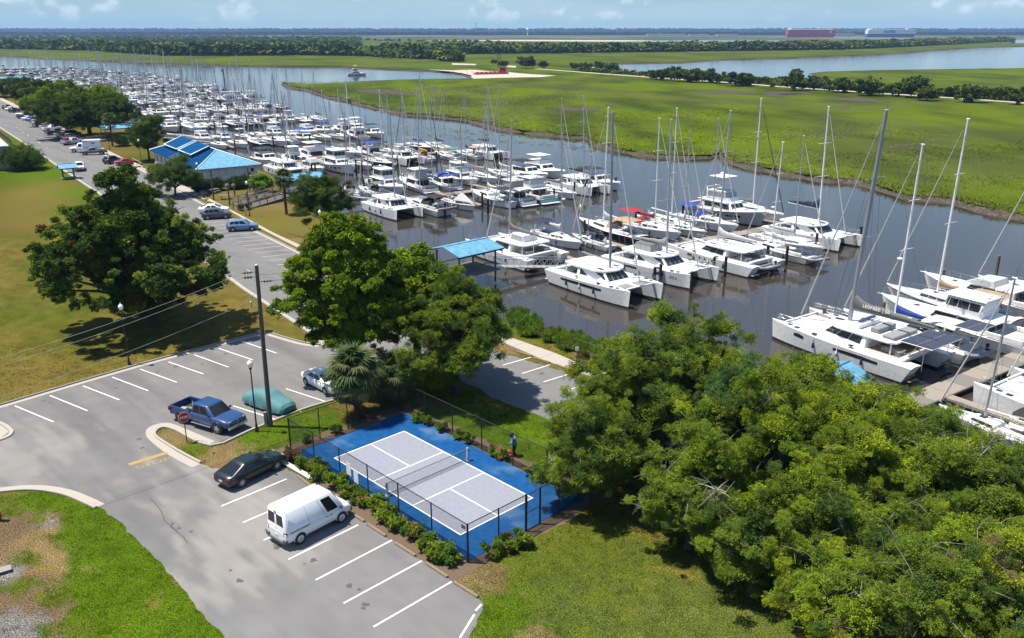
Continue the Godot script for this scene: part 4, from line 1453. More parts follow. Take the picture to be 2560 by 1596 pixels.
func make_pickup(label: String, paint: Material, detail := false) -> Node3D:
	var t := make_car(label, "pickup truck", "pickup_truck", {"paint": paint, "body": [[0.0, 0.96, 0.5, 1.06], [0.2, 0.97, 0.42, 1.10], [1.4, 0.97, 0.42, 1.12], [1.9, 0.97, 0.46, 1.12], [2.5, 0.94, 0.5, 1.06], [2.8, 0.88, 0.52, 1.0], [2.9, 0.82, 0.56, 0.94]] , "cabin": {"fb": 1.55, "ft": 0.85, "rt": -0.62, "rb": -0.78, "wb": 0.87, "wt": 0.70, "yb": 1.08, "yt": 1.72, "crown": 0.05}, "windows": [[0.2, 0.55], [0.59, 0.9]], "axles": [-1.75, 1.85], "arch_w": 0.985, "wheel": 0.42, "light_y": 0.92, "tail_y": 1.0, "tail_h": 0.3, "rim": "five", "no_rear": true, "black_mirror": true, "handles": [0.1, -0.55] if detail else [0.1]})
	# cab back half and bed
	var cab := MB.new()
	cab.loft([car_ring(-0.8, 0.96, 0.45, 1.09), car_ring(0.02, 0.965, 0.45, 1.09)], true, true, true)
	part("rear_cab", cab, paint, t)
	var bed := MB.new()
	for s in [-1.0, 1.0]:
		bed.box(Vector3(-1.8, 0.88, s * 0.9), Vector3(2.02, 0.66, 0.12), 0.04)
	bed.box(Vector3(-2.78, 0.88, 0), Vector3(0.09, 0.6, 1.82), 0.03)
	bed.box(Vector3(-0.84, 0.9, 0), Vector3(0.06, 0.6, 1.72), 0.01)
	part("bed", bed, paint, t)
	part("bed_floor", MB.new().box(Vector3(-1.8, 0.66, 0), Vector3(1.95, 0.1, 1.7), 0.01), M.rubber, t)
	for x in t.get_children():
		if x.name.begins_with("tail_light"):
			x.position.x = -2.85
			x.position.z = signf(x.mesh.get_aabb().get_center().z) * 0.12
		if x.name.begins_with("number_plate"):
			x.position.x = -2.86
	part("front_bumper", MB.new().box(Vector3(2.92, 0.55, 0), Vector3(0.16, 0.24, 1.78), 0.06), M.chrome if detail else M.dark_trim, t)
	part("rear_bumper", MB.new().box(Vector3(-2.88, 0.55, 0), Vector3(0.16, 0.2, 1.7), 0.05), M.chrome if detail else M.dark_trim, t)
	var grille := MB.new()
	grille.box(Vector3(2.88, 0.84, 0), Vector3(0.06, 0.26, 1.0), 0.03)
	var gr := part("grille", grille, M.black, t)
	if detail:
		part("grille_bar", MB.new().box(Vector3(2.915, 0.84, 0), Vector3(0.03, 0.04, 1.02), 0.008), M.chrome, gr)
		part("grille_bar", MB.new().box(Vector3(2.917, 0.84, 0), Vector3(0.03, 0.28, 0.05), 0.008), M.chrome, gr)
		for s in [-1.0, 1.0]:
			part("running_board", MB.new().box(Vector3(0.35, 0.42, s * 1.0), Vector3(1.9, 0.06, 0.16), 0.02), M.chrome, t)
	return t


func make_van() -> Node3D:
	var paint: Material = M.car_white
	var t := make_car("white panel van with dark rear windows parked by the hedge", "van", "panel_van", {"paint": paint, "body": [[-2.45, 0.90, 0.42, 1.0], [-2.42, 0.95, 0.36, 1.06], [-1.0, 0.965, 0.34, 1.08], [1.0, 0.965, 0.34, 1.10], [1.7, 0.94, 0.36, 1.12, 0.2], [2.2, 0.88, 0.4, 0.98, 0.2], [2.42, 0.78, 0.46, 0.8, 0.15], [2.48, 0.7, 0.5, 0.7]], "cabin": {"fb": 1.78, "ft": 1.02, "rt": -2.40, "rb": -2.44, "wb": 0.945, "wt": 0.80, "yb": 1.04, "yt": 2.26, "crown": 0.07}, "windows": [[0.10, 0.285]], "axles": [-1.5, 1.5], "arch_w": 0.965, "wheel": 0.36, "light_y": 0.86, "tail_y": 0.95, "tail_h": 0.3, "rim": "steel", "no_rear": true, "black_mirror": true, "handles": [0.75, 0.45], "handle_mat": M.dark_trim, "lip": M.car_white})
	var B := [Vector3(1.78, 1.04, -0.945), Vector3(1.78, 1.04, 0.945), Vector3(-2.44, 1.04, 0.945), Vector3(-2.44, 1.04, -0.945)]
	var R := [Vector3(1.02, 2.26, -0.80), Vector3(1.02, 2.26, 0.80), Vector3(-2.40, 2.26, 0.80), Vector3(-2.40, 2.26, -0.80)]
	part("rear_window", pane(B, R, 2, 0.10, 0.45, 0.32, 0.86), M.glass, t)
	part("rear_window", pane(B, R, 2, 0.55, 0.90, 0.32, 0.86), M.glass, t)
	part("door_seam", pane(B, R, 2, 0.496, 0.504, 0.0, 0.98, 0.004), M.dark_trim, t)
	for side in [1, 3]:
		for u in [0.33, 0.60, 0.345]:
			var k: float = u if side == 1 else 1.0 - u
			part("panel_seam", pane(B, R, side, k - 0.002, k + 0.002, 0.0, 0.94, 0.004), M.kerb, t)
	for s in [-1.0, 1.0]:
		part("slide_rail", MB.new().box(Vector3(-1.45, 0.98, s * 0.975), Vector3(1.35, 0.04, 0.02), 0.005), M.dark_trim, t)
		part("corner_bumper", MB.new().box(Vector3(-2.42, 0.5, s * 0.8), Vector3(0.2, 0.26, 0.36), 0.04), M.dark_trim, t)
	part("rear_step", MB.new().box(Vector3(-2.5, 0.42, 0), Vector3(0.12, 0.12, 1.5), 0.02), M.dark_trim, t)
	part("front_bumper", MB.new().box(Vector3(2.42, 0.5, 0), Vector3(0.2, 0.3, 1.6), 0.08), M.dark_trim, t)
	for k in 5:
		part("roof_rib", MB.new().box(Vector3(-0.75, 2.335, -0.5 + k * 0.25), Vector3(2.6, 0.02, 0.05), 0.008), paint, t)
	part("brake_light", MB.new().box(Vector3(-2.42, 2.22, 0), Vector3(0.05, 0.07, 0.2), 0.01), M.lens_red, t)
	part("exhaust_vent", MB.new().box(Vector3(0.9, 2.33, -0.5), Vector3(0.08, 0.04, 0.12), 0.01), M.black, t)
	return t


func make_covered_car() -> Node3D:
	var t := thing("covered_car", "car hidden under a loose teal cloth cover behind the utility pole", "car")
	var prof := [[-2.35, 0.62, 0.55], [-2.25, 0.86, 0.88], [-1.7, 0.95, 1.05], [-1.2, 0.96, 1.22], [-0.7, 0.95, 1.42], [0.0, 0.94, 1.48], [0.5, 0.94, 1.36], [1.0, 0.94, 1.10], [1.6, 0.92, 0.98], [2.1, 0.84, 0.86], [2.32, 0.66, 0.62]]
	var rings := []
	var nn := 22
	for i in prof.size():
		for sub in 3:
			if i == prof.size() - 1 and sub > 0:
				continue
			var q: Array = prof[mini(i + 1, prof.size() - 1)]
			var f := sub / 3.0
			var x: float = lerpf(prof[i][0], q[0], f)
			var hw: float = lerpf(prof[i][1], q[1], f)
			var h: float = lerpf(prof[i][2], q[2], f)
			var ring := PackedVector3Array()
			for k in nn + 1:
				var a := PI * k / nn
				var cz := cos(a)
				var sy := sin(a)
				var z := signf(cz) * pow(absf(cz), 0.6) * hw
				var y := 0.22 + pow(sy, 0.75) * (h - 0.22)
				var fold := n3.get_noise_2d(x * 2.2 + 40.0, z * 3.0 + y * 2.0) * 0.09 + n3.get_noise_2d(x * 5.0, y * 1.2) * 0.05 * (1.0 - sy)
				ring.append(Vector3(x, y + fold * 0.6 * sy, z * (1.0 + fold)))
			rings.append(ring)
	part("cloth_cover", MB.new().loft(rings, false, true, true), M.cover_teal, t)
	for x in [-1.4, 1.4]:
		for s in [-1.0, 1.0]:
			wheel_node(t, Vector3(x, 0.32, s * 0.74), 0.32, 0.2, "ten")
	return t


func make_ambulance() -> Node3D:
	var t := make_car("white and green ambulance truck parked nose out on the far road", "ambulance", "ambulance", {"paint": M.car_white, "body": [[-0.6, 1.0, 0.5, 1.2], [0.6, 1.0, 0.5, 1.25], [1.7, 1.0, 0.5, 1.28], [2.6, 0.95, 0.52, 1.25], [3.1, 0.88, 0.55, 1.15], [3.2, 0.8, 0.6, 1.05]], "cabin": {"fb": 1.7, "ft": 1.2, "rt": 0.2, "rb": 0.1, "wb": 0.95, "wt": 0.82, "yb": 1.25, "yt": 2.15, "crown": 0.06}, "windows": [[0.25, 0.85]], "axles": [-2.0, 2.2], "arch_w": 1.0, "wheel": 0.45, "light_y": 1.0, "tail_y": 1.0, "rim": "steel", "no_rear": true, "black_mirror": true})
	var b := part("box_body", MB.new().box(Vector3(-1.9, 1.75, 0), Vector3(4.0, 2.3, 2.3), 0.06), M.car_white, t)
	for s in [-1.0, 1.0]:
		part("stripe", MB.new().box(Vector3(-1.9, 1.15, s * 1.155), Vector3(3.9, 0.18, 0.01)), mat(lin(0.25, 0.45, 0.10), 0.4), b)
		part("emblem_panel", MB.new().box(Vector3(-2.3, 2.15, s * 1.157), Vector3(0.8, 0.35, 0.012)), mat(lin(0.05, 0.2, 0.5), 0.4), b)
		part("vent", MB.new().box(Vector3(-0.4, 2.55, s * 1.157), Vector3(0.28, 0.2, 0.012)), M.dark_trim, b)
		part("vent", MB.new().box(Vector3(-0.85, 2.55, s * 1.157), Vector3(0.28, 0.2, 0.012)), M.dark_trim, b)
	part("roof_light", MB.new().box(Vector3(-0.1, 2.93, 0), Vector3(0.3, 0.12, 1.6), 0.03), M.lens_clear, t)
	return t


func park(o: Node3D, x0: float, y0: float, x1: float, y1: float) -> void:
	# tail and nose seen on the ground
	var a := P(x0, y0)
	var b := P(x1, y1)
	o.position = (a + b) * 0.5 + Vector3(0, 0.021, 0)
	o.rotation.y = facing(a, b)


func make_vehicles() -> void:
	var van := make_van()
	park(van, 692, 1365, 862, 1278)
	var s := make_sedan("dark green saloon car parked beside the dry grass island", M.car_green)
	park(s, 560, 1222, 695, 1156)
	var p := make_pickup("blue four door pickup truck parked on the kerb side of the stop sign", M.car_blue, true)
	park(p, 462, 1042, 585, 1078)
	p.scale = Vector3.ONE * 1.06
	var cargo := thing("bed_load", "tools and boards lying in the bed of the blue pickup", "cargo", p.position + p.transform.basis * Vector3(-1.6, 0.72, 0.1), p.rotation.y)
	part("board", MB.new().box(Vector3(0.2, 0.1, -0.2), Vector3(1.2, 0.06, 0.3), 0.01, 0.2), M.new_timber, cargo)
	part("tool_box", MB.new().box(Vector3(-0.3, 0.16, 0.35), Vector3(0.5, 0.3, 0.35), 0.02, 0.3), M.alu, cargo)
	part("fitting", MB.new().tube([Vector3(-0.2, 0.1, -0.4), Vector3(-0.25, 0.5, -0.45)], [0.03], 6), M.white_spar, cargo)
	var c := make_covered_car()
	park(c, 628, 1002, 722, 1035)
	var w := make_sedan("white saloon car half hidden by the fan palm", M.car_white)
	park(w, 776, 951, 850, 988)
	# the road beyond
	var s2 := make_suv("dark navy suv beside the footpath on the road", M.car_slate)
	park(s2, 512, 548, 572, 545)
	s2.rotation.y += 0.05
	var s3 := make_suv("light blue suv parked alone among empty bays", M.car_sky)
	park(s3, 576, 578, 638, 575)
	var s4 := make_sedan("white hatchback tucked behind the navy suv", M.car_white)
	park(s4, 508, 533, 562, 531)
	var row := [["pickup_truck", M.car_grey, 265, 386, 205, 388, "dark grey pickup with a small door sign beside the ambulance"], ["suv", M.car_black, 262, 412, 300, 404, "black suv with bicycles on its tail near the red car"], ["sedan", M.car_red, 296, 414, 335, 410, "red car at the kerb by the slim oak"], ["pickup_truck", M.car_silver, 158, 364, 205, 358, "silver pickup with a red load on the far road"], ["suv", M.car_silver, 152, 351, 200, 346, "silver suv between two pickups on the far road"], ["suv", M.car_black, 168, 341, 196, 338, "black suv in the far row behind the silver suv"], ["sedan", M.car_silver, 143, 344, 180, 339, "silver saloon in the far row by the live oak"], ["pickup_truck", M.car_grey, 112, 339, 168, 334, "charcoal pickup under the live oak's shade"], ["pickup_truck", M.car_white, 105, 330, 155, 325, "white pickup in the far row"], ["suv", M.car_silver, 100, 323, 135, 319, "silver suv in the far row"], ["suv", M.car_black, 92, 318, 122, 314, "black suv in the middle of the far row"], ["suv", M.car_white, 76, 315, 112, 309, "white suv in the middle of the far row"], ["sedan", M.car_black, 72, 308, 106, 303, "black saloon in the far row"], ["sedan", M.car_royal, 62, 305, 95, 299, "royal blue saloon in the far row"], ["sedan", M.car_white, 53, 303, 84, 297, "white sports saloon in the far row"], ["pickup_truck", M.car_navy, 42, 298, 82, 293, "navy pickup with a white canopy in the far row"], ["suv", M.car_black, 20, 283, 52, 279, "black suv at the far end of the row"], ["sedan", M.car_white, 12, 278, 40, 274, "white saloon at the far end of the row"], ["suv", M.car_navy, 6, 275, 30, 271, "navy suv last of the far row"]]
	var proto := {}
	for r in row:
		var o: Node3D
		if not proto.has(r[0]):
			o = make_pickup("", r[1]) if r[0] == "pickup_truck" else (make_suv("", r[1]) if r[0] == "suv" else make_sedan("", r[1]))
			proto[r[0]] = [o, r[1]]
		else:
			o = dup(proto[r[0]][0], Vector3.ZERO, 0)
			for ch in o.get_children():
				if ch is MeshInstance3D and ch.material_override == proto[r[0]][1]:
					ch.material_override = r[1]
		o.set_meta("label", r[6])
		o.set_meta("group", "vehicles parked along the far road")
		park(o, r[2], r[3], r[4], r[5])
		var a := P(r[2], r[3])
		var b := P(r[4], r[5])
		o.position = (a + b) * 0.5 + Vector3(0, 0.021, 0)
	var amb := make_ambulance()
	park(amb, 240, 379, 182, 381)
	var wt := make_pickup("white utility truck with its hood toward the big tree", M.car_white)
	park(wt, 198, 412, 200, 440)
	var box := thing("pickup_canopy", "white canopy box set on the navy pickup's bed", "canopy", P(50, 297) + Vector3(0, 1.2, 0), 0.1)
	part("shell", MB.new().box(Vector3(0, 0.3, 0), Vector3(2.0, 0.6, 1.7), 0.1), M.car_white, box)
	part("window", MB.new().box(Vector3(0, 0.33, 0.86), Vector3(1.2, 0.25, 0.02)), M.glass, box)
	var rl := thing("red_load", "red covered load in the bed of the silver pickup", "cargo", P(168, 361) + Vector3(0, 1.0, 0), 0.1)
	part("tarpaulin", MB.new().box(Vector3(0, 0.35, 0), Vector3(1.7, 0.8, 1.5), 0.15), M.canvas_red, rl)


# ---------------------------------------------------------------- foliage
# a leafy spray of radius 1: leaves sit on small tufts scattered through a lumpy ball
func spray(kind: String, sd: int) -> ArrayMesh:
	var key := kind + str(sd)
	if wood_lobes.has(key):
		return wood_lobes[key]
	var r := RandomNumberGenerator.new()
	r.seed = 100 + sd * 7 + kind.hash() % 1000
	# tufts, leaves in each, tuft radius, leaf length, leaf width, tone spread
	var spec: Array = {"broad": [84, 17, 0.25, 0.125, 0.06, 0.45], "big": [70, 13, 0.26, 0.18, 0.10, 0.4], "oak": [120, 16, 0.22, 0.09, 0.042, 0.5], "cedar": [90, 26, 0.17, 0.11, 0.022, 0.3], "shrub": [75, 15, 0.2, 0.17, 0.08, 0.4], "far": [26, 9, 0.34, 0.34, 0.2, 0.4], "reed": [46, 16, 0.30, 0.42, 0.035, 0.35]}[kind]
	var V := PackedVector3Array()
	var N := PackedVector3Array()
	var C := PackedColorArray()
	for i in spec[0]:
		var d := Vector3(r.randfn(), r.randfn() * 0.95 + 0.25, r.randfn()).normalized()
		var c := d * pow(r.randf_range(0.12, 1.0), 0.42) * (0.85 + 0.4 * sin(d.x * 5.0 + sd) * cos(d.z * 4.0 + d.y * 3.0))
		c.y *= 0.85
		var tone := 1.0 + r.randf_range(-spec[5], spec[5]) * 0.5
		for k in spec[1]:
			var o := Vector3(r.randfn(), r.randfn(), r.randfn()).normalized()
			var p: Vector3 = c + o * spec[2] * sqrt(r.randf())
			var ax := (o + d * 0.5 + Vector3(r.randfn(), r.randfn() * 0.5, r.randfn()) * 0.6).normalized()
			if kind == "reed":
				ax = (Vector3(r.randfn() * 0.25, 1, r.randfn() * 0.25)).normalized()
			var n := (o * 0.4 + Vector3(0, 0.9, 0) + Vector3(r.randfn(), r.randfn(), r.randfn()) * 0.55).normalized()
			var sd2 := ax.cross(n).normalized()
			n = sd2.cross(ax).normalized()
			var l: float = spec[3] * r.randf_range(0.7, 1.25) * 0.5
			var w: float = spec[4] * r.randf_range(0.7, 1.25)
			var g := tone * r.randf_range(1.0 - spec[5] * 0.5, 1.0 + spec[5] * 0.5) * 0.62
			var col := Color(clampf(g * r.randf_range(0.9, 1.12), 0, 1), clampf(g, 0, 1), clampf(g * r.randf_range(0.75, 1.1), 0, 1))
			var a := p - ax * l
			var b := p + sd2 * w - n * w * 0.25
			var e := p + ax * l
			var f := p - sd2 * w - n * w * 0.25
			for q in [a, e, b, a, f, e]:
				V.append(q)
				C.append(col)
			var n1_ := (n + sd2 * 0.25).normalized()
			var n2_ := (n - sd2 * 0.25).normalized()
			for q in 3:
				N.append(n1_)
			for q in 3:
				N.append(n2_)
	var arr := []
	arr.resize(Mesh.ARRAY_MAX)
	arr[Mesh.ARRAY_VERTEX] = V
	arr[Mesh.ARRAY_NORMAL] = N
	arr[Mesh.ARRAY_COLOR] = C
	var m := ArrayMesh.new()
	m.add_surface_from_arrays(Mesh.PRIMITIVE_TRIANGLES, arr)
	wood_lobes[key] = m
	return m


func multi(called: String, mesh: Mesh, xs: Array, cs: Array, m: Material, parent: Node) -> MultiMeshInstance3D:
	var mm := MultiMesh.new()
	mm.transform_format = MultiMesh.TRANSFORM_3D
	mm.use_colors = true
	mm.mesh = mesh
	mm.instance_count = xs.size()
	for i in xs.size():
		mm.set_instance_transform(i, xs[i])
		mm.set_instance_color(i, cs[i])
	var o := MultiMeshInstance3D.new()
	o.multimesh = mm
	o.material_override = m
	if parent == null:
		o.name = numbered(called)
		add_child(o)
	else:
		o.name = called
		parent.add_child(o, true)
	o.set_meta("kind", "stuff")
	return o


func pick(pal: Array, r: RandomNumberGenerator) -> Color:
	# palette entries: [weight, colour]
	var sum := 0.0
	for p in pal:
		sum += p[0]
	var x := r.randf() * sum
	for p in pal:
		x -= p[0]
		if x <= 0.0:
			return p[1]
	return pal[0][1]


# o: h height, rx rz crown half widths, low crown foot, kind, pal, sprays, size spray radius, trunk radius, seed, lean, lobes
func make_tree(called: String, label: String, category: String, at: Vector3, o: Dictionary, group := "") -> Node3D:
	var t := thing(called, label, category, at, 0.0, group)
	t.set_meta("kindname", called)
	var r := RandomNumberGenerator.new()
	r.seed = o.seed
	var h: float = o.h
	var low: float = o.low
	var mid := Vector3(o.get("dx", 0.0), (h + low) * 0.5, o.get("dz", 0.0))
	var ry := (h - low) * 0.5
	var tr: float = o.trunk
	var fork := Vector3(mid.x * 0.3, maxf(low * 0.9, h * 0.22), mid.z * 0.3)
	var bark: Material = o.get("bark", M.bark)
	part("trunk", MB.new().tube([Vector3(0, -0.1, 0), Vector3(r.randf_range(-0.1, 0.1), fork.y * 0.4, 0.05), fork, mid + Vector3(0, ry * 0.25, 0)], [tr * 1.35, tr, tr * 0.85, tr * 0.3], 9), bark, t)
	# lobes: the big masses of the crown
	var lobes := []
	var nl: int = o.lobes
	var lobe_r: float = o.get("lobe_r", (o.rx + o.rz + ry) / 3.0 * 1.45 / pow(nl, 0.42))
	for i in nl:
		var d := Vector3.ZERO
		var gold := i * 2.39996
		var yy := 1.0 - 2.0 * (i + 0.5) / nl
		var rad := sqrt(maxf(0.0, 1.0 - yy * yy))
		d = Vector3(cos(gold) * rad, yy, sin(gold) * rad)
		d = (d + Vector3(r.randfn(), r.randfn(), r.randfn()) * 0.25)
		var k := r.randf_range(0.62, 1.0)
		var shape: float = o.get("taper", 0.0)
		var c := Vector3(d.x * maxf(0.6, o.rx - lobe_r * 0.85) * (1.0 - shape * maxf(0.0, d.y)), d.y * maxf(0.4, ry - lobe_r * 0.7), d.z * maxf(0.6, o.rz - lobe_r * 0.85) * (1.0 - shape * maxf(0.0, d.y))) * k
		lobes.append([mid + c, r.randf_range(0.55, 1.3)])
	var lim := MB.new()
	for i in lobes.size():
		var c: Vector3 = lobes[i][0]
		var m1 := fork.lerp(c, 0.45) + Vector3(r.randfn(), r.randf_range(0.2, 1.0), r.randfn()) * 0.08 * h * 0.3
		lim.tube([fork + Vector3(0, r.randf_range(-0.3, 0.6), 0), m1, c], [tr * 0.5, tr * 0.26, tr * 0.08], 5)
		for k in 3:
			var e: Vector3 = c + Vector3(r.randfn(), r.randfn() * 0.7 + 0.2, r.randfn()) * o.size * 1.3
			lim.tube([m1.lerp(c, 0.7), c.lerp(e, 0.5) + Vector3(0, 0.15, 0), e], [tr * 0.12, tr * 0.07, tr * 0.03], 4)
	var limbs := part("limbs", lim, o.get("limb_bark", bark), t)
	stuff(limbs)
	var lists := [[], [], []]
	var tints := [[], [], []]
	var n: int = o.sprays
	for i in n:
		var L: Array = lobes[r.randi() % lobes.size()]
		var d := Vector3(r.randfn(), r.randfn() + 0.35, r.randfn()).normalized()
		var p: Vector3 = L[0] + d * Vector3(1, 0.8, 1) * lobe_r * L[1] * pow(r.randf_range(0.15, 1.0), 0.5)
		var s: float = o.size * r.randf_range(0.5, 1.15)
		if i % 3 == 0:
			# loose twigs that break the outline
			d = Vector3(r.randfn(), r.randfn() * 0.8 + 0.2, r.randfn()).normalized() * r.randf_range(0.72, 1.06)
			var nr: float = 1.0 - o.get("taper", 0.0) * maxf(0.0, d.y)
			p = mid + Vector3(d.x * o.rx * nr, d.y * ry, d.z * o.rz * nr)
			s *= 0.62
		if p.y < low - 0.4:
			continue
		var b := Basis(Vector3.UP, r.randf() * TAU) * Basis(Vector3.RIGHT, r.randf_range(-0.4, 0.4))
		var v := r.randi() % 3
		lists[v].append(Transform3D(b.scaled(Vector3(s, s * 0.85, s)), p))
		var c := pick(o.pal, r)
		var g := r.randf_range(0.8, 1.2)
		tints[v].append(Color(c.r * g, c.g * g, c.b * g))
	for v in 3:
		if lists[v].size():
			multi("crown", spray(o.kind, v), lists[v], tints[v], o.get("leafmat", M.leaf), t)
	return t


# height of something that stands at a pixel and whose top is seen at another row
func tall(px: float, py: float, top: float) -> float:
	var b := P(px, py)
	var lo := 0.0
	var hi := 40.0
	for i in 30:
		var m := (lo + hi) * 0.5
		var y := m - EYE
		var d := -sin(PITCH) * y - cos(PITCH) * b.z
		var v := 798.0 - LENS * (cos(PITCH) * y - sin(PITCH) * b.z) / d
		if v > top:
			lo = m
		else:
			hi = m
	return lo


func leafy(r: float, g: float, b: float) -> Color:
	return Color(r, g, b) * 3.1


func make_palm(label: String, at: Vector3, h: float, fr: float, count: int, sd: int, group := "") -> Node3D:
	var t := thing("fan_palm", label, "palm tree", at, sd * 0.7, group)
	var r := RandomNumberGenerator.new()
	r.seed = sd
	part("trunk", MB.new().tube([Vector3(0, -0.1, 0), Vector3(0.05, h * 0.5, 0), Vector3(0.1, h, 0)], [0.24, 0.19, 0.21], 9), M.bark, t)
	# boots: stubs of old leaf stalks
	var bt := MB.new()
	for k in 34:
		var a := k * 2.4
		var y := h * (0.25 + 0.75 * k / 34.0)
		var d := Vector3(cos(a), 0.9, sin(a)).normalized()
		bt.tube([Vector3(0.08, y, 0) + Vector3(cos(a), 0, sin(a)) * 0.17, Vector3(0.08, y, 0) + Vector3(cos(a), 0, sin(a)) * 0.17 + d * 0.25], [0.05, 0.03], 4)
	stuff(part("leaf_stubs", bt, M.bark, t))
	var meshes := []
	for v in 3:
		meshes.append(frond_mesh(fr, v + sd))
	for k in count:
		var a := k * 2.39996
		var el := lerpf(1.25, -0.9, float(k) / count) + r.randf_range(-0.12, 0.12)
		var f := obj("frond", meshes[k % 3], frond_mat(k, count), t)
		f.transform = Transform3D(Basis(Vector3.UP, a) * Basis(Vector3.BACK, el), Vector3(0.1, h + 0.1, 0))
	return t

var frond_mats := []

func frond_mat(k: int, count: int) -> Material:
	if frond_mats.is_empty():
		for c in [[0.040, 0.066, 0.018], [0.058, 0.085, 0.024], [0.085, 0.105, 0.038], [0.15, 0.12, 0.06]]:
			var m := mat(lin(c[0], c[1], c[2]), 0.7)
			m.metallic_specular = 0.3
			m.backlight_enabled = true
			m.backlight = lin(0.05, 0.07, 0.01)
			frond_mats.append(m)
	if k > count - 4:
		return frond_mats[3]
	return frond_mats[k % 3]


func frond_mesh(len: float, sd: int) -> ArrayMesh:
	var r := RandomNumberGenerator.new()
	r.seed = sd * 13 + 5
	var b := MB.new().flat()
	var hub := Vector3(len * 0.52, len * 0.06, 0)
	b.tube([Vector3.ZERO, hub * 0.5 + Vector3(0, 0.03, 0), hub], [0.022, 0.018, 0.012], 4)
	b.flat()
	var n := 26
	for k in n:
		var f := (k + 0.5) / n * 2.0 - 1.0
		var a := f * 2.2
		var d := Vector3(cos(a), 0, sin(a))
		var L := len * 0.56 * (1.0 - 0.3 * absf(f)) * r.randf_range(0.9, 1.1)
		var side := Vector3(-sin(a), 0, cos(a)) * 0.035 * len
		var arch_ := Vector3(0, 0.06 * len - absf(f) * 0.05, 0)
		var m1 := hub + d * L * 0.5 + arch_
		var e := hub + d * L + Vector3(0, -0.16 * len * r.randf_range(0.4, 1.6), 0)
		b.quad(hub, m1 - side + Vector3(0, -0.02, 0), m1, m1)
		b.tri(hub, m1 - side * 0.8, m1 + Vector3(0, 0.02, 0))
		b.tri(hub, m1 + Vector3(0, 0.02, 0), m1 + side * 0.8)
		b.tri(m1 - side * 0.8, e, m1 + Vector3(0, 0.02, 0))
		b.tri(m1 + Vector3(0, 0.02, 0), e, m1 + side * 0.8)
	return b.done()


func make_shrub(called: String, label: String, at: Vector3, rad: float, h: float, pal: Array, sd: int, group := "", kind := "shrub") -> Node3D:
	var t := thing(called, label, "shrub", at, 0.0, group)
	t.set_meta("kindname", called)
	var r := RandomNumberGenerator.new()
	r.seed = sd
	var st := MB.new()
	for k in 5:
		var a := k * 1.3
		st.tube([Vector3(cos(a) * 0.06, 0, sin(a) * 0.06), Vector3(cos(a) * rad * 0.4, h * 0.5, sin(a) * rad * 0.4)], [0.025, 0.012], 4)
	stuff(part("stems", st, M.bark, t))
	var xs := []
	var cs := []
	var n := int(clampf(rad * rad * 14.0, 7, 40))
	for i in n:
		var d := Vector3(r.randfn(), absf(r.randfn()) * 0.8, r.randfn()).normalized()
		var p := Vector3(d.x * rad * 0.75, h * 0.42 + d.y * h * 0.45, d.z * rad * 0.75) * pow(r.randf_range(0.2, 1.0), 0.4)
		p.y = maxf(p.y, h * 0.2)
		var s := minf(rad, h) * r.randf_range(0.34, 0.52)
		xs.append(Transform3D(Basis(Vector3.UP, r.randf() * TAU).scaled(Vector3(s, s, s)), p))
		var c := pick(pal, r)
		var g := r.randf_range(0.8, 1.2)
		cs.append(Color(c.r * g, c.g * g, c.b * g))
	multi("foliage", spray(kind, sd % 3), xs, cs, M.leaf, t)
	return t


func bare_branches(called: String, label: String, at: Vector3, len: float, sd: int, dir := Vector3.UP) -> void:
	var t := thing(called, label, "branch", at)
	var r := RandomNumberGenerator.new()
	r.seed = sd
	var main := []
	var p := Vector3.ZERO
	var d := dir.normalized()
	for k in 6:
		main.append(p)
		d = (d + Vector3(r.randfn(), r.randfn(), r.randfn()) * 0.22).normalized()
		p += d * len / 6.0
	part("main_stem", MB.new().tube(main, [0.10, 0.085, 0.07, 0.055, 0.04, 0.02], 6), M.dead_twig, t)
	var tw := MB.new()
	for k in 22:
		var i := 1 + r.randi() % 5
		var a: Vector3 = main[i]
		var e := (d * 0.6 + Vector3(r.randfn(), r.randfn(), r.randfn())).normalized() * len * r.randf_range(0.15, 0.38)
		tw.tube([a, a + e * 0.5 + Vector3(0, 0.06, 0), a + e], [0.028, 0.018, 0.008], 4)
		for q in 2:
			tw.tube([a + e * 0.5, a + e * 0.8 + Vector3(r.randfn(), r.randfn(), r.randfn()) * len * 0.07], [0.014, 0.006], 3)
	stuff(part("twigs", tw, M.dead_twig, t))


var PAL := {}

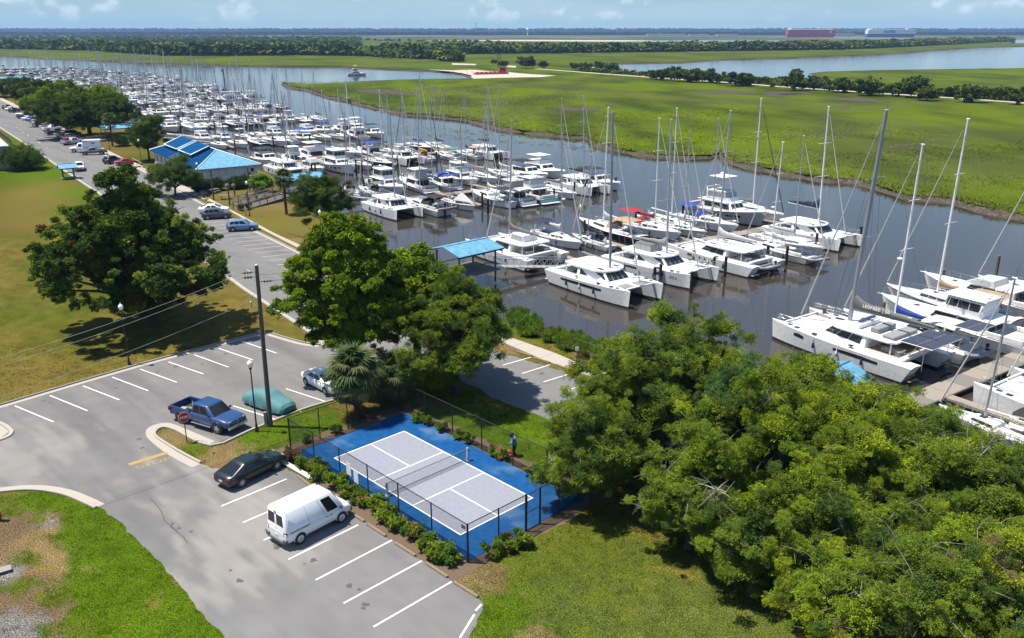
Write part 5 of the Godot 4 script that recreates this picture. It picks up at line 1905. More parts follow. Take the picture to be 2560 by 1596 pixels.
func make_plants() -> void:
	PAL.pecan = [[5.0, leafy(0.030, 0.052, 0.012)], [3.0, leafy(0.045, 0.075, 0.014)], [1.6, leafy(0.10, 0.135, 0.018)], [0.2, leafy(0.075, 0.042, 0.018)]]
	PAL.syc = [[4.0, leafy(0.072, 0.115, 0.009)], [3.0, leafy(0.105, 0.152, 0.010)], [2.0, leafy(0.050, 0.082, 0.010)], [0.12, leafy(0.16, 0.12, 0.03)]]
	PAL.oak = [[4.0, leafy(0.034, 0.060, 0.014)], [3.0, leafy(0.050, 0.080, 0.018)], [1.0, leafy(0.075, 0.105, 0.022)]]
	PAL.live = [[4.0, leafy(0.030, 0.052, 0.012)], [3.0, leafy(0.044, 0.068, 0.014)], [1.2, leafy(0.066, 0.090, 0.016)]]
	PAL.grove = [[3.5, leafy(0.080, 0.112, 0.009)], [3.0, leafy(0.058, 0.088, 0.010)], [2.0, leafy(0.112, 0.140, 0.010)], [2.0, leafy(0.036, 0.060, 0.012)], [0.3, leafy(0.10, 0.085, 0.035)]]
	PAL.grove2 = [[4.0, leafy(0.060, 0.090, 0.012)], [3.0, leafy(0.084, 0.115, 0.012)], [2.5, leafy(0.032, 0.055, 0.012)]]
	PAL.cedar = [[4.0, leafy(0.024, 0.050, 0.016)], [2.0, leafy(0.036, 0.072, 0.020)]]
	PAL.rust = [[3.0, leafy(0.20, 0.055, 0.022)], [2.0, leafy(0.14, 0.045, 0.02)]]
	PAL.hedge = [[4.0, leafy(0.058, 0.095, 0.010)], [2.0, leafy(0.092, 0.122, 0.012)], [1.5, leafy(0.05, 0.085, 0.014)], [0.5, leafy(0.13, 0.09, 0.03)]]
	PAL.red = [[3.0, leafy(0.085, 0.028, 0.02)], [2.0, leafy(0.05, 0.045, 0.02)]]
	PAL.reed = [[3.0, leafy(0.095, 0.155, 0.02)], [2.0, leafy(0.065, 0.11, 0.018)], [0.6, leafy(0.14, 0.13, 0.04)]]
	PAL.clip = [[3.0, leafy(0.022, 0.042, 0.012)]]
	make_tree("pecan_tree", "big dark green tree with yellowish tips standing alone on the dry lawn", "tree", P(380, 815), {"h": tall(380, 815, 472), "rx": 9.4, "rz": 8.4, "low": 1.2, "kind": "big", "pal": PAL.pecan, "sprays": 880, "size": 0.98, "trunk": 0.62, "seed": 11, "lobes": 40, "taper": 0.4, "dx": -1.6, "lobe_r": 2.4})
	make_tree("sycamore_tree", "tall bright green large leaved tree behind the fan palm", "tree", P(905, 950), {"h": tall(905, 950, 515), "rx": 5.8, "rz": 5.6, "low": 2.2, "kind": "big", "pal": PAL.syc, "sprays": 560, "size": 0.95, "trunk": 0.45, "seed": 12, "lobes": 34, "taper": 0.62, "dx": -0.6, "lobe_r": 1.75})
	make_tree("sycamore_tree", "bright green tree with an upright top between palm and blue shelter roof", "tree", P(1045, 930), {"h": tall(1045, 930, 625), "rx": 4.6, "rz": 4.4, "low": 3.0, "kind": "big", "pal": PAL.syc, "sprays": 360, "size": 0.95, "trunk": 0.38, "seed": 17, "lobes": 18, "taper": 0.4, "lobe_r": 2.0})
	make_tree("oak_tree", "dull green fine leaved oak leaning over the empty bays", "tree", P(1140, 985), {"h": tall(1140, 985, 690), "rx": 4.6, "rz": 4.6, "low": 1.6, "kind": "oak", "pal": PAL.grove2, "sprays": 330, "size": 0.95, "trunk": 0.32, "seed": 13, "lobes": 24, "taper": 0.2, "lobe_r": 1.5, "dx": 0.2})
	make_tree("oak_sapling", "small pale oak under the large trees behind the court fence", "tree", P(1085, 1000), {"h": 4.6, "rx": 2.0, "rz": 1.8, "low": 0.7, "kind": "oak", "pal": PAL.grove, "sprays": 60, "size": 0.75, "trunk": 0.1, "seed": 14, "lobes": 7})
	make_palm("bushy fan palm beside the white car", P(893, 1046), 3.6, 2.5, 40, 3)
	make_palm("fan palm in the shade behind the court's far corner", P(985, 1005), 2.2, 2.2, 24, 4)
	# the grove on the right
	var grove := [[1540, 1140, 900, 4.3, "grove", "oak"], [1640, 1190, 830, 4.8, "grove2", "oak"], [1470, 1260, 1010, 3.8, "grove2", "oak"], [1720, 1090, 770, 4.6, "grove", "oak"], [1850, 1330, 960, 4.6, "grove", "broad"], [1930, 1200, 880, 4.6, "grove", "broad"], [2060, 1330, 990, 4.8, "grove", "broad"], [2130, 1250, 950, 4.6, "grove", "broad"], [2330, 1420, 1110, 4.6, "grove2", "oak"], [2290, 1320, 1040, 4.4, "grove", "broad"], [2500, 1420, 1130, 4.6, "grove2", "broad"], [1720, 1370, 1130, 3.6, "grove2", "oak"], [2000, 1480, 1190, 3.8, "grove", "oak"], [2180, 1550, 1280, 3.4, "grove2", "oak"], [2420, 1560, 1270, 3.6, "grove", "oak"], [2600, 1500, 1220, 3.6, "grove2", "oak"], [2080, 1660, 1400, 3.0, "grove", "oak"], [2290, 1720, 1400, 3.2, "grove2", "oak"], [2480, 1740, 1380, 3.2, "grove", "oak"], [1880, 1480, 1260, 3.0, "grove2", "oak"]]
	var words := ["spreading light green oak overhanging the court's gate corner", "tall light green oak at the court end of the grove", "low dull green oak drooping over the lawn by the gate", "crown of a light green oak nearest the moored white catamaran", "yellow green oak in the thick of the grove over the lawn", "broad yellow green oak hiding a blue dock roof", "rounded bright oak in the middle of the grove", "tall bright oak below the solar panelled catamaran", "dark fine leaved oak with gaps showing pale ground", "bright oak in front of the white motor yacht", "bright oak at the end of the grove below the stone dock", "small olive oak at the lawn edge of the grove", "low yellow green oak above the shady lawn", "small dark oak above bare twigs at the grove's foot", "low oak with rusty dead leaves beside it", "low dark oak between the rusty sapling and the boats", "low bright oak whose skirts reach the shady lawn", "low dark oak behind the fan of grey twigs", "bright low oak beside the rust red sapling", "small dark oak casting the longest shade on the lawn"]
	for i in grove.size():
		var g: Array = grove[i]
		make_tree("grove_oak", words[i], "tree", P(g[0], g[1]), {"h": tall(g[0], g[1], g[2]), "rx": g[3], "rz": g[3], "low": tall(g[0], g[1], g[2]) * 0.14, "kind": "oak", "limb_bark": M.pale_bark, "pal": PAL[g[4]], "sprays": int(g[3] * g[3] * 12.5), "size": 0.82, "trunk": 0.22, "seed": 40 + i, "lobes": 24, "lobe_r": g[3] * 0.34}, "oaks of the grove")
	make_tree("cedar_tree", "dark green cedar standing among the lighter oaks", "tree", P(1800, 1270), {"h": tall(1800, 1270, 900), "rx": 2.8, "rz": 2.8, "low": 0.8, "kind": "cedar", "pal": PAL.cedar, "sprays": 240, "size": 0.85, "trunk": 0.2, "seed": 61, "lobes": 16, "taper": 0.7, "lobe_r": 1.3})
	make_tree("cedar_tree", "second dark cedar rising behind the grey bare branch", "tree", P(1845, 1210), {"h": tall(1845, 1210, 900), "rx": 2.4, "rz": 2.4, "low": 0.8, "kind": "cedar", "pal": PAL.cedar, "sprays": 180, "size": 0.8, "trunk": 0.18, "seed": 62, "lobes": 14, "taper": 0.7, "lobe_r": 1.2})
	for k in [[2520, 1560, 3.4, "rust red dead oak sapling by the lawn corner", 5.0], [1885, 1150, 1.8, "patch of rust red dead foliage in the grove near the dark cedar", tall(1885, 1150, 945)], [2115, 1200, 1.3, "small rust coloured dying oak among the bright ones", tall(2115, 1200, 1060)]]:
		make_tree("dead_oak", k[3], "tree", P(k[0], k[1]), {"h": k[4], "rx": k[2] * 0.6, "rz": k[2] * 0.6, "low": k[4] * 0.45, "kind": "oak", "pal": PAL.rust, "sprays": 26, "size": 0.6, "trunk": 0.12, "seed": 70 + int(k[0]), "lobes": 6, "bark": M.pale_bark})
	bare_branches("bare_branch", "pale bare curving branch in front of the dark cedar", P(1790, 1420) + Vector3(0, 1.2, 0.4), 5.2, 5, Vector3(-0.25, 1, 0.1))
	bare_branches("bare_branch", "grey bare twigs poking from the grove above the rust red leaves", P(2520, 1580) + Vector3(0, 2.6, 0), 3.4, 6, Vector3(-0.2, 1, 0))
	bare_branches("bare_branch", "fan of grey twigs low at the grove's foot", P(2290, 1640) + Vector3(0, 0.4, 0), 3.2, 7, Vector3(0.1, 1, 0.3))
	bare_branches("bare_branch", "silvery dead limb above the court gate", P(1440, 1250) + Vector3(0, 1.6, 0), 2.6, 8, Vector3(-0.8, 0.5, 0.2))
	bare_branches("bare_branch", "bent silvery limb sticking out of the grove's middle", P(2290, 1400) + Vector3(0, 5.5, 0.5), 4.0, 9, Vector3(0.9, 0.6, 0.2))
	# trees along the water
	make_tree("live_oak", "round dark oak standing on the dry strip beside the path", "tree", P(813, 590), {"h": 9.4, "rx": 4.4, "rz": 4.2, "low": 1.6, "kind": "oak", "pal": PAL.live, "sprays": 220, "size": 1.05, "trunk": 0.26, "seed": 21, "lobes": 15})
	make_palm("single fan palm in front of the small pale blue shelter", P(716, 536), 5.6, 2.0, 30, 7)
	make_tree("live_oak", "slim dark oak beside the blue roofed building", "tree", P(373, 401), {"h": 10.0, "rx": 4.6, "rz": 4.4, "low": 2.4, "kind": "oak", "pal": PAL.live, "sprays": 180, "size": 1.2, "trunk": 0.24, "seed": 22, "lobes": 14})
	make_tree("live_oak", "very broad live oak spreading over the dock entrance", "tree", P(225, 342), {"h": 11.5, "rx": 14.0, "rz": 12.0, "low": 2.2, "kind": "broad", "pal": PAL.live, "sprays": 520, "size": 1.7, "trunk": 0.6, "seed": 23, "lobes": 26})
	make_tree("live_oak", "second broad live oak behind the first with lighter leaves", "tree", P(200, 312), {"h": 12.5, "rx": 14.0, "rz": 10.0, "low": 2.4, "kind": "broad", "pal": PAL.syc, "sprays": 360, "size": 1.7, "trunk": 0.5, "seed": 24, "lobes": 22})
	make_tree("live_oak", "round live oak standing apart from the broad ones beside the far road", "tree", P(117, 284), {"h": 9.5, "rx": 7.0, "rz": 7.0, "low": 1.6, "kind": "broad", "pal": PAL.live, "sprays": 190, "size": 1.6, "trunk": 0.3, "seed": 25, "lobes": 14})
	make_tree("live_oak", "tall dark oak in the park strip beside the far lamp posts", "tree", P(85, 270), {"h": 11.5, "rx": 8.5, "rz": 8.0, "low": 2.0, "kind": "broad", "pal": PAL.live, "sprays": 210, "size": 1.7, "trunk": 0.35, "seed": 26, "lobes": 14})
	make_tree("live_oak", "low oaks where the far park strip ends", "tree", P(30, 242), {"h": 7.5, "rx": 11.0, "rz": 8.0, "low": 1.5, "kind": "broad", "pal": PAL.oak, "sprays": 200, "size": 1.9, "trunk": 0.4, "seed": 27, "lobes": 14})
	make_palm("tall fan palm by the footbridge to the docks", P(281, 366), 6.4, 2.2, 30, 9)
	make_shrub("garden_shrub", "large round bush beside the grey metal shed", P(58, 424), 4.6, 4.6, PAL.oak, 31, "", "oak")
	make_shrub("garden_shrub", "bright green willowy bush at the end of the lawn by the boardwalk", P(655, 481), 2.0, 3.4, PAL.reed, 32, "", "shrub")
	make_shrub("garden_shrub", "feathery bush beside the footbridge", P(307, 364), 2.2, 3.0, PAL.reed, 33, "", "shrub")
	make_tree("oak_tree", "mixed small trees before the long side of the blue roofed building", "tree", P(440, 490), {"h": 6.4, "rx": 5.0, "rz": 4.0, "low": 0.9, "kind": "oak", "pal": PAL.oak, "sprays": 150, "size": 1.05, "trunk": 0.2, "seed": 28, "lobes": 11})
	for k in [[478, 463, "clipped shrub against the building beside the lamp post"], [505, 480, "clipped shrub at the corner of the building"], [590, 472, "clipped shrub along the blank wall of the building"], [610, 468, "clipped shrub at the water end of the building"], [540, 476, "low clipped shrub under the blank wall of the building"]]:
		make_shrub("clipped_shrub", k[2], P(k[0], k[1]), 1.8, 2.2, PAL.clip, int(k[0]), "shrubs round the building", "oak")
	for k in [[604, 527, "clipped round bush beside the boardwalk ramp's foot"], [622, 525, "second clipped round bush beside the boardwalk ramp's foot"]]:
		make_shrub("round_bush", k[2], P(k[0], k[1]), 0.8, 1.3, PAL.clip, int(k[0]), "round bushes at the ramp", "oak")
	# hedge along the court
	var hedge := [[760, 1165, 0.8, 1.1], [785, 1180, 0.85, 1.1], [808, 1200, 0.9, 1.2], [838, 1220, 0.95, 1.25], [870, 1243, 0.95, 1.2], [905, 1262, 0.9, 1.15], [935, 1280, 0.9, 1.2], [965, 1300, 0.95, 1.25], [1000, 1325, 0.9, 1.2], [1030, 1345, 0.85, 1.1], [1075, 1375, 0.9, 1.15], [1100, 1390, 0.95, 1.2], [1128, 1408, 0.85, 1.1]]
	for i in hedge.size():
		var g: Array = hedge[i]
		make_shrub("hedge_shrub", "leafy hedge shrub in the row between the court fence and the wheel stops", P(g[0], g[1]) + Vector3(sin(i * 2.3), 0, cos(i * 1.7)) * 0.2, g[2] * (0.9 + 0.16 * sin(i * 3.1)), g[3] * (0.9 + 0.18 * cos(i * 2.1)), PAL.hedge, 80 + i, "hedge shrubs along the court")
	make_shrub("red_shrub", "dark red leaved shrub at the head of the hedge", P(733, 1150), 0.75, 1.35, PAL.red, 95)
	for k in [[1228, 1392, "small leafy shrub outside the court fence beside its corner post"], [1266, 1376, "middle one of three leafy shrubs outside the front of the court fence"], [1305, 1362, "leafy shrub outside the court fence beside the gate"]]:
		make_shrub("fence_shrub", k[2], P(k[0], k[1]), 0.75, 1.1, PAL.hedge, int(k[0]))
	var inner := [[840, 1085], [772, 1108], [1045, 1055], [1065, 1065], [1100, 1078], [1150, 1098], [1172, 1110], [1230, 1140], [1255, 1150], [1330, 1190], [1350, 1200], [1385, 1205], [1420, 1190]]
	for i in inner.size():
		make_shrub("bed_shrub", "small loose shrub in the mulch bed round the court", P(inner[i][0], inner[i][1]), 0.55, 0.9, PAL.hedge, 120 + i, "young shrubs in the mulch bed")
	# reeds on the bank
	var rr := RandomNumberGenerator.new()
	rr.seed = 9
	var k2 := 0
	for f in 26:
		var t := f / 25.0
		var a := P(lerpf(1262, 1560, t), lerpf(815, 925, t))
		var b := a + Vector3(rr.randf_range(-0.6, 1.6), -0.1, rr.randf_range(-1.2, 0.4))
		make_shrub("bank_reeds", "clump of bright green reeds on the bank below the path", b, rr.randf_range(0.8, 1.3), rr.randf_range(1.3, 2.1), PAL.reed, 200 + f, "reeds along the river bank", "reed")
	make_lawn_tufts()
	make_far_plants()


func make_lawn_tufts() -> void:
	var r := RandomNumberGenerator.new()
	r.seed = 55
	var lot := PP(lot_edge)
	var xs := []
	var cs := []
	for k in 60000:
		var px := r.randf_range(-20, 2560)
		var py := r.randf_range(860, 1620)
		if (px > 560 and px < 1150 and py > 1180) or px > 1900:
			continue
		var p := P(px, py)
		if r.randf() > p.z * p.z / 6400.0 + 0.12 or Geometry2D.is_point_in_polygon(Vector2(p.x, p.z), lot):
			continue
		var q := p - P(1151, 1340.6)
		var u := -q.x * 0.696 - q.z * 0.718
		var v := q.x * 0.718 - q.z * 0.696
		if u > -3.4 and u < 17.5 and v > -3.0 and v < 9.4:
			continue
		var c := lawn_colour(p.x, p.z)
		if c.g < c.r * 0.75:
			continue
		var s := r.randf_range(0.10, 0.22)
		xs.append(Transform3D(Basis(Vector3.UP, r.randf() * TAU).scaled(Vector3(s, s * r.randf_range(0.35, 0.6), s)), Vector3(p.x, 0.0, p.z)))
		c *= r.randf_range(0.8, 1.5)
		cs.append(Color(c.r, c.g, c.b))
	var o := multi("lawn_grass", tuft_mesh(8), xs, cs, M.leaf_far, null)
	tag(o, "short green lawn grass on the verges and round the court", "grass")


# ---------------------------------------------------------------- marsh grass, bushes on the causeway, woods beyond
func tuft_mesh(sd: int) -> ArrayMesh:
	var r := RandomNumberGenerator.new()
	r.seed = sd
	var V := PackedVector3Array()
	var N := PackedVector3Array()
	var C := PackedColorArray()
	for k in 30:
		var a := r.randf() * TAU
		var p := Vector3(cos(a), 0, sin(a)) * sqrt(r.randf()) * 0.9
		var h := r.randf_range(0.55, 1.0)
		var e := p + Vector3(r.randfn() * 0.16, h, r.randfn() * 0.16)
		var b := r.randf() * TAU
		var s := Vector3(cos(b), 0, sin(b)) * 0.06
		var g := r.randf_range(0.55, 0.85)
		V.append_array([p - s, p + s, e])
		var n := Vector3(-s.z, 0.06, s.x).normalized() + Vector3(0, 0.8, 0)
		if (V[V.size() - 2] - V[V.size() - 3]).cross(V[V.size() - 1] - V[V.size() - 3]).dot(n) > 0.0:
			V[V.size() - 3] = p + s
			V[V.size() - 2] = p - s
		for q in 3:
			N.append(n.normalized())
			C.append(Color(g, g, g))
	var arr := []
	arr.resize(Mesh.ARRAY_MAX)
	arr[Mesh.ARRAY_VERTEX] = V
	arr[Mesh.ARRAY_NORMAL] = N
	arr[Mesh.ARRAY_COLOR] = C
	var m := ArrayMesh.new()
	m.add_surface_from_arrays(Mesh.PRIMITIVE_TRIANGLES, arr)
	return m


func make_far_plants() -> void:
	var r := RandomNumberGenerator.new()
	r.seed = 77
	# cord grass: thick along the river edge, thinner inland
	var xs := []
	var cs := []
	var path := PP(marsh_near, MARSH)
	for i in path.size() - 2:
		var a := path[i]
		var b := path[i + 1]
		var t := (b - a).normalized()
		var n := Vector2(t.y, -t.x)
		var count := int(a.distance_to(b) * (34.0 if i > 5 else 12.0))
		for k in count:
			var d := pow(r.randf(), 1.5) * 110.0 - 0.4
			var p := a.lerp(b, r.randf()) + n * d
			var s := r.randf_range(0.5, 0.9) * (1.15 if d < 2.5 else 0.75)
			xs.append(Transform3D(Basis(Vector3.UP, r.randf() * TAU).scaled(Vector3(s, s * 0.7, s)), Vector3(p.x, MARSH - 0.05, p.y)))
			var c := marsh_colour(p.x, p.y) * r.randf_range(1.5, 2.0)
			if d < 2.5:
				c = c.lerp(Color(0.10, 0.11, 0.03), 0.4)
			cs.append(Color(c.r, c.g, c.b))
	var o := multi("marsh_grass", tuft_mesh(3), xs, cs, M.leaf_far, null)
	tag(o, "bright green cord grass standing along the marsh edge", "grass")
	# single bushes and low trees along the causeway and the beach
	var bushes := [[1316, 171, 8.5, 9.0], [1357, 171, 5.0, 5.5], [1258, 167, 5.0, 5.0], [1235, 159, 3.5, 3.0], [1442, 172, 6.0, 4.0], [1470, 172, 5.0, 4.0], [1500, 175, 6.0, 6.5], [1530, 180, 6.5, 6.5], [1640, 199, 7.0, 6.5], [1668, 202, 7.0, 7.5], [1700, 204, 7.0, 7.5], [1735, 206, 7.5, 8.0], [1770, 207, 7.0, 7.5], [1800, 209, 6.0, 6.5], [1845, 215, 7.5, 7.5], [1868, 214, 6.0, 6.5], [1908, 210, 4.0, 5.0], [1945, 210, 3.0, 4.0], [1930, 219, 2.4, 3.0], [1987, 226, 7.5, 9.5], [2035, 226, 5.0, 6.0], [2085, 230, 6.0, 6.5], [2110, 232, 6.5, 7.0], [2145, 233, 5.0, 6.0], [2172, 239, 8.0, 9.5], [2240, 240, 6.0, 6.0], [2285, 244, 8.0, 10.0], [2318, 252, 6.5, 6.0], [2390, 243, 5.0, 5.5], [2430, 256, 8.0, 8.0], [2505, 250, 6.0, 6.5], [2540, 262, 5.0, 5.5], [2580, 255, 7.0, 7.0], [1990, 186, 5.0, 3.5], [1960, 205, 2.5, 3.5]]
	for i in bushes.size():
		var b: Array = bushes[i]
		make_tree("causeway_bush", "dark rounded bush or low tree beside the sandy causeway across the marsh", "bush", P(b[0], b[1], MARSH) + Vector3(0, 0.0, 0), {"h": b[3] * 0.95, "rx": b[2] * 0.95, "rz": b[2] * 0.75, "low": 0.3, "kind": "far", "pal": PAL.live, "sprays": 60, "size": b[2] * 0.27, "trunk": 0.15, "seed": 300 + i, "lobes": 10, "leafmat": M.leaf_far}, "bushes along the causeway")
	make_palm("small palm on the sandy causeway", P(2061, 227, MARSH), 5.0, 2.6, 22, 21)
	# belts of trees beyond the river, one mass each
	var belts := [[[-250, 122, 0, 122, 250, 127, 420, 139, 600, 139, 760, 138, 868, 139], 1500, 13.0, "dark tree belt beyond the river behind the crowded docks"], [[870, 140, 960, 143, 1080, 150, 1150, 155], 160, 9.5, "dark trees by the sandy track beyond the river"], [[960, 136, 1100, 136, 1400, 133, 1700, 129, 1900, 127, 2100, 124, 2250, 118, 2400, 110, 2530, 104], 1500, 12.0, "long dark tree belt behind the far marsh"], [[-250, 100, 200, 102, 420, 107, 700, 112, 900, 116], 1300, 9.5, "hazy scrub wood stretching behind the nearer tree belt"], [[1440, 178, 1621, 192, 1760, 201, 1880, 209, 2000, 219, 2211, 232, 2353, 241, 2560, 255], 420, 3.0, "low dark scrub strung along the sandy causeway"], [[1250, 108, 1100, 106, 900, 101], 60, 6.0, "scattered dark scrub on the grey flats"]]
	for b in belts:
		var line := PP(b[0], MARSH)
		xs = []
		cs = []
		for k in b[1]:
			var f := r.randf() * (line.size() - 1)
			var i := mini(int(f), line.size() - 2)
			var p := line[i].lerp(line[i + 1], f - i)
			p += p.normalized() * pow(r.randf(), 1.3) * (0.04 if b[1] == 420 else (0.11 if b[1] != 1300 else 0.9)) * p.length()
			var s: float = b[2] * r.randf_range(0.5, 1.0)
			xs.append(Transform3D(Basis(Vector3.UP, r.randf() * TAU).scaled(Vector3(s, s * r.randf_range(0.6, 0.95), s)), Vector3(p.x, MARSH + s * 0.42, p.y)))
			var c := pick(PAL.live, r) * r.randf_range(0.7, 1.3)
			cs.append(Color(c.r * 1.15, c.g, c.b))
		var m := multi("tree_belt", spray("far", 1), xs, cs, M.leaf_far, null)
		tag(m, b[3], "trees")
	# the last woods on the horizon
	for h in [[5200.0, 15.0, 2600, 2], [8200.0, 32.0, 1500, 3]]:
		xs = []
		cs = []
		for k in h[2]:
			var x: float = r.randf_range(-0.95, 0.95) * h[0]
			var z: float = -h[0] * r.randf_range(1.0, 1.12)
			var s: float = h[1] * r.randf_range(0.75, 1.15)
			xs.append(Transform3D(Basis(Vector3.UP, r.randf() * TAU).scaled(Vector3(s * 2.2, s * 0.9, s * 2.2)), Vector3(x, s * 0.35, z)))
			cs.append(Color(0.03, 0.055, 0.03) * r.randf_range(0.8, 1.2))
		var m := multi("horizon_woods", spray("far", h[3] - 1), xs, cs, M.leaf_far, null)
		tag(m, "blue hazy woods in front along the horizon" if h[3] == 2 else "farthest blue hills of forest on the horizon", "trees")


# ---------------------------------------------------------------- boats (bow towards +x, y = 0 at the waterline)
# h: L, B, fs stern freeboard, fb bow freeboard, sw stern width, rake, flare, full, zc centre line offset
func hull_at(h: Dictionary, t: float, v: float, side: float) -> Vector3:
	var L: float = h.L
	var b: float = h.B * 0.5
	var k := maxf(0.0, (t - h.get("mid", 0.38)) / (1.0 - h.get("mid", 0.38)))
	var wide := pow(maxf(0.0, 1.0 - pow(k, h.get("full", 2.2))), 0.85) * lerpf(h.sw, 1.0, smoothstep(0.0, 0.4, t))
	var sheer: float = lerpf(h.fs, h.fb, pow(t, 1.7))
	var low: float = 0.9 - h.get("flare", 0.25) * (0.3 + 0.7 * t)
	var w := b * wide * lerpf(low, 1.0, pow(v, 0.7))
	var x: float = -L * 0.5 + L * t + (v - 1.0) * h.get("rake", 0.6) * pow(t, 4.0) + (1.0 - v) * h.get("counter", 0.0) * pow(1.0 - t, 6.0)
	return Vector3(x, sheer * v, side * w + h.get("zc", 0.0))


func hull_mesh(h: Dictionary) -> MB:
	var mb := MB.new()
	var n := 14
	for side in [-1.0, 1.0]:
		var rings := []
		for i in n + 1:
			var ring := PackedVector3Array()
			for j in 5:
				ring.append(hull_at(h, i / float(n), 0.12 + 0.88 * j / 4.0, side))
			rings.append(ring)
		mb.loft(rings, false)
	# transom
	mb.st.set_smooth_group(-1)
	for j in 4:
		var v0 := 0.12 + 0.88 * j / 4.0
		var v1 := 0.12 + 0.88 * (j + 1) / 4.0
		mb.quad(hull_at(h, 0, v0, 1.0), hull_at(h, 0, v0, -1.0), hull_at(h, 0, v1, -1.0), hull_at(h, 0, v1, 1.0))
	return mb


func boot_mesh(h: Dictionary) -> MB:
	var mb := MB.new()
	var n := 12
	for side in [-1.0, 1.0]:
		var rings := []
		for i in n + 1:
			var t := i / float(n)
			var a := hull_at(h, t, 0.125, side)
			var ring := PackedVector3Array([a, Vector3(a.x, -0.05, a.z), Vector3(a.x, -0.5, lerpf(a.z, h.get("zc", 0.0), 0.6))])
			rings.append(ring)
		mb.loft(rings, false)
	mb.st.set_smooth_group(-1)
	var p := hull_at(h, 0, 0.125, 1.0)
	var q := hull_at(h, 0, 0.125, -1.0)
	mb.quad(p, q, Vector3(q.x, -0.5, q.z), Vector3(p.x, -0.5, p.z))
	return mb


func deck_mesh(h: Dictionary, t0 := 0.0, t1 := 1.0, camber := 0.04) -> MB:
	var mb := MB.new()
	var n := 14
	var rings := []
	for i in n + 1:
		var t := lerpf(t0, t1, i / float(n))
		var a := hull_at(h, t, 0.97, -1.0)
		var b := hull_at(h, t, 0.97, 1.0)
		var ring := PackedVector3Array()
		for j in 5:
			var f := j / 4.0
			ring.append(a.lerp(b, f) + Vector3(0, camber * h.B * (1.0 - pow(2.0 * f - 1.0, 2.0)), 0))
		rings.append(ring)
	mb.loft(rings, false)
	return mb


# a house on deck: plan from x0 (aft) to x1 (front), widths aft and front, leaning faces
func house(x0: float, x1: float, wa: float, wf: float, y0: float, h: float, lean_f := 0.4, lean_a := 0.1, tumble := 0.1) -> Array:
	var B := [Vector3(x1, y0, -wf * 0.5), Vector3(x1, y0, wf * 0.5), Vector3(x0, y0, wa * 0.5), Vector3(x0, y0, -wa * 0.5)]
	var R := [Vector3(x1 - lean_f, y0 + h, -(wf * 0.5 - tumble)), Vector3(x1 - lean_f, y0 + h, wf * 0.5 - tumble), Vector3(x0 + lean_a, y0 + h, wa * 0.5 - tumble), Vector3(x0 + lean_a, y0 + h, -(wa * 0.5 - tumble))]
	return [B, R]


func add_house(t: Node, called: String, H: Array, m: Material, crown := 0.06) -> MeshInstance3D:
	var B: Array = H[0]
	var R: Array = H[1]
	var mb := MB.new()
	# rounded upright corners: each corner split in three
	var rings := []
	for lv in 2:
		var src: Array = B if lv == 0 else R
		var ring := PackedVector3Array()
		for k in 4:
			var p: Vector3 = src[k]
			var a: Vector3 = src[(k + 3) % 4]
			var b: Vector3 = src[(k + 1) % 4]
			var e := 0.12
			ring.append(p.move_toward(a, e * 1.4))
			ring.append(p.move_toward(a, e * 0.4).move_toward(b, e * 0.4))
			ring.append(p.move_toward(b, e * 1.4))
		rings.append(ring)
	mb.loft(rings, true, false, false, false)
	var mid: Vector3 = (R[0] + R[1] + R[2] + R[3]) * 0.25
	var top := PackedVector3Array()
	for p in rings[1]:
		top.append(p.lerp(mid, 0.12) + Vector3(0, crown, 0))
	mb.loft([rings[1], top], true, false, true, false)
	return part(called, mb, m, t)


func windows(t: Node, H: Array, spec: Array, m: Material, called := "window") -> void:
	# spec: [side 0 front 1 right 2 aft 3 left or "s" for both flanks, count, u0, u1, v0, v1]
	for s in spec:
		var sides: Array = [1, 3] if str(s[0]) == "s" else [s[0]]
		for side in sides:
			for k in s[1]:
				var gap: float = 0.06 / s[1]
				var u0: float = lerpf(s[2], s[3], float(k) / s[1]) + gap * 0.5
				var u1: float = lerpf(s[2], s[3], float(k + 1) / s[1]) - gap * 0.5
				if side == 3:
					var q := u0
					u0 = 1.0 - u1
					u1 = 1.0 - q
				part(called, pane(H[0], H[1], side, u0, u1, s[4], s[5], 0.015), m, t)


func rail_mesh(h: Dictionary, t0: float, t1: float, hi: float, posts: int, inset := 0.06) -> MB:
	var mb := MB.new()
	for side in [-1.0, 1.0]:
		var top := []
		var midl := []
		for k in posts:
			var t := lerpf(t0, t1, k / float(posts - 1))
			var p := hull_at(h, t, 1.0, side)
			p.z -= side * inset
			top.append(p + Vector3(0, hi, 0))
			midl.append(p + Vector3(0, hi * 0.5, 0))
			mb.tube([p, p + Vector3(0, hi, 0)], [0.014], 4, false)
		mb.tube(top, [0.015], 4, false)
		mb.tube(midl, [0.008], 3, false)
	return mb


func fenders(t: Node, h: Dictionary, side: float) -> void:
	for k in 3:
		var p := hull_at(h, 0.3 + k * 0.17, 0.55, side) + Vector3(0, 0, side * 0.12)
		part("fender", MB.new().tube([p + Vector3(0, -0.32, 0), p + Vector3(0, -0.2, 0), p + Vector3(0, 0.2, 0), p + Vector3(0, 0.32, 0), p + Vector3(0, 0.8, -side * 0.1)], [0.03, 0.12, 0.12, 0.03, 0.012], 6), M.gel_cream if k % 2 else M.boot_blue, t)


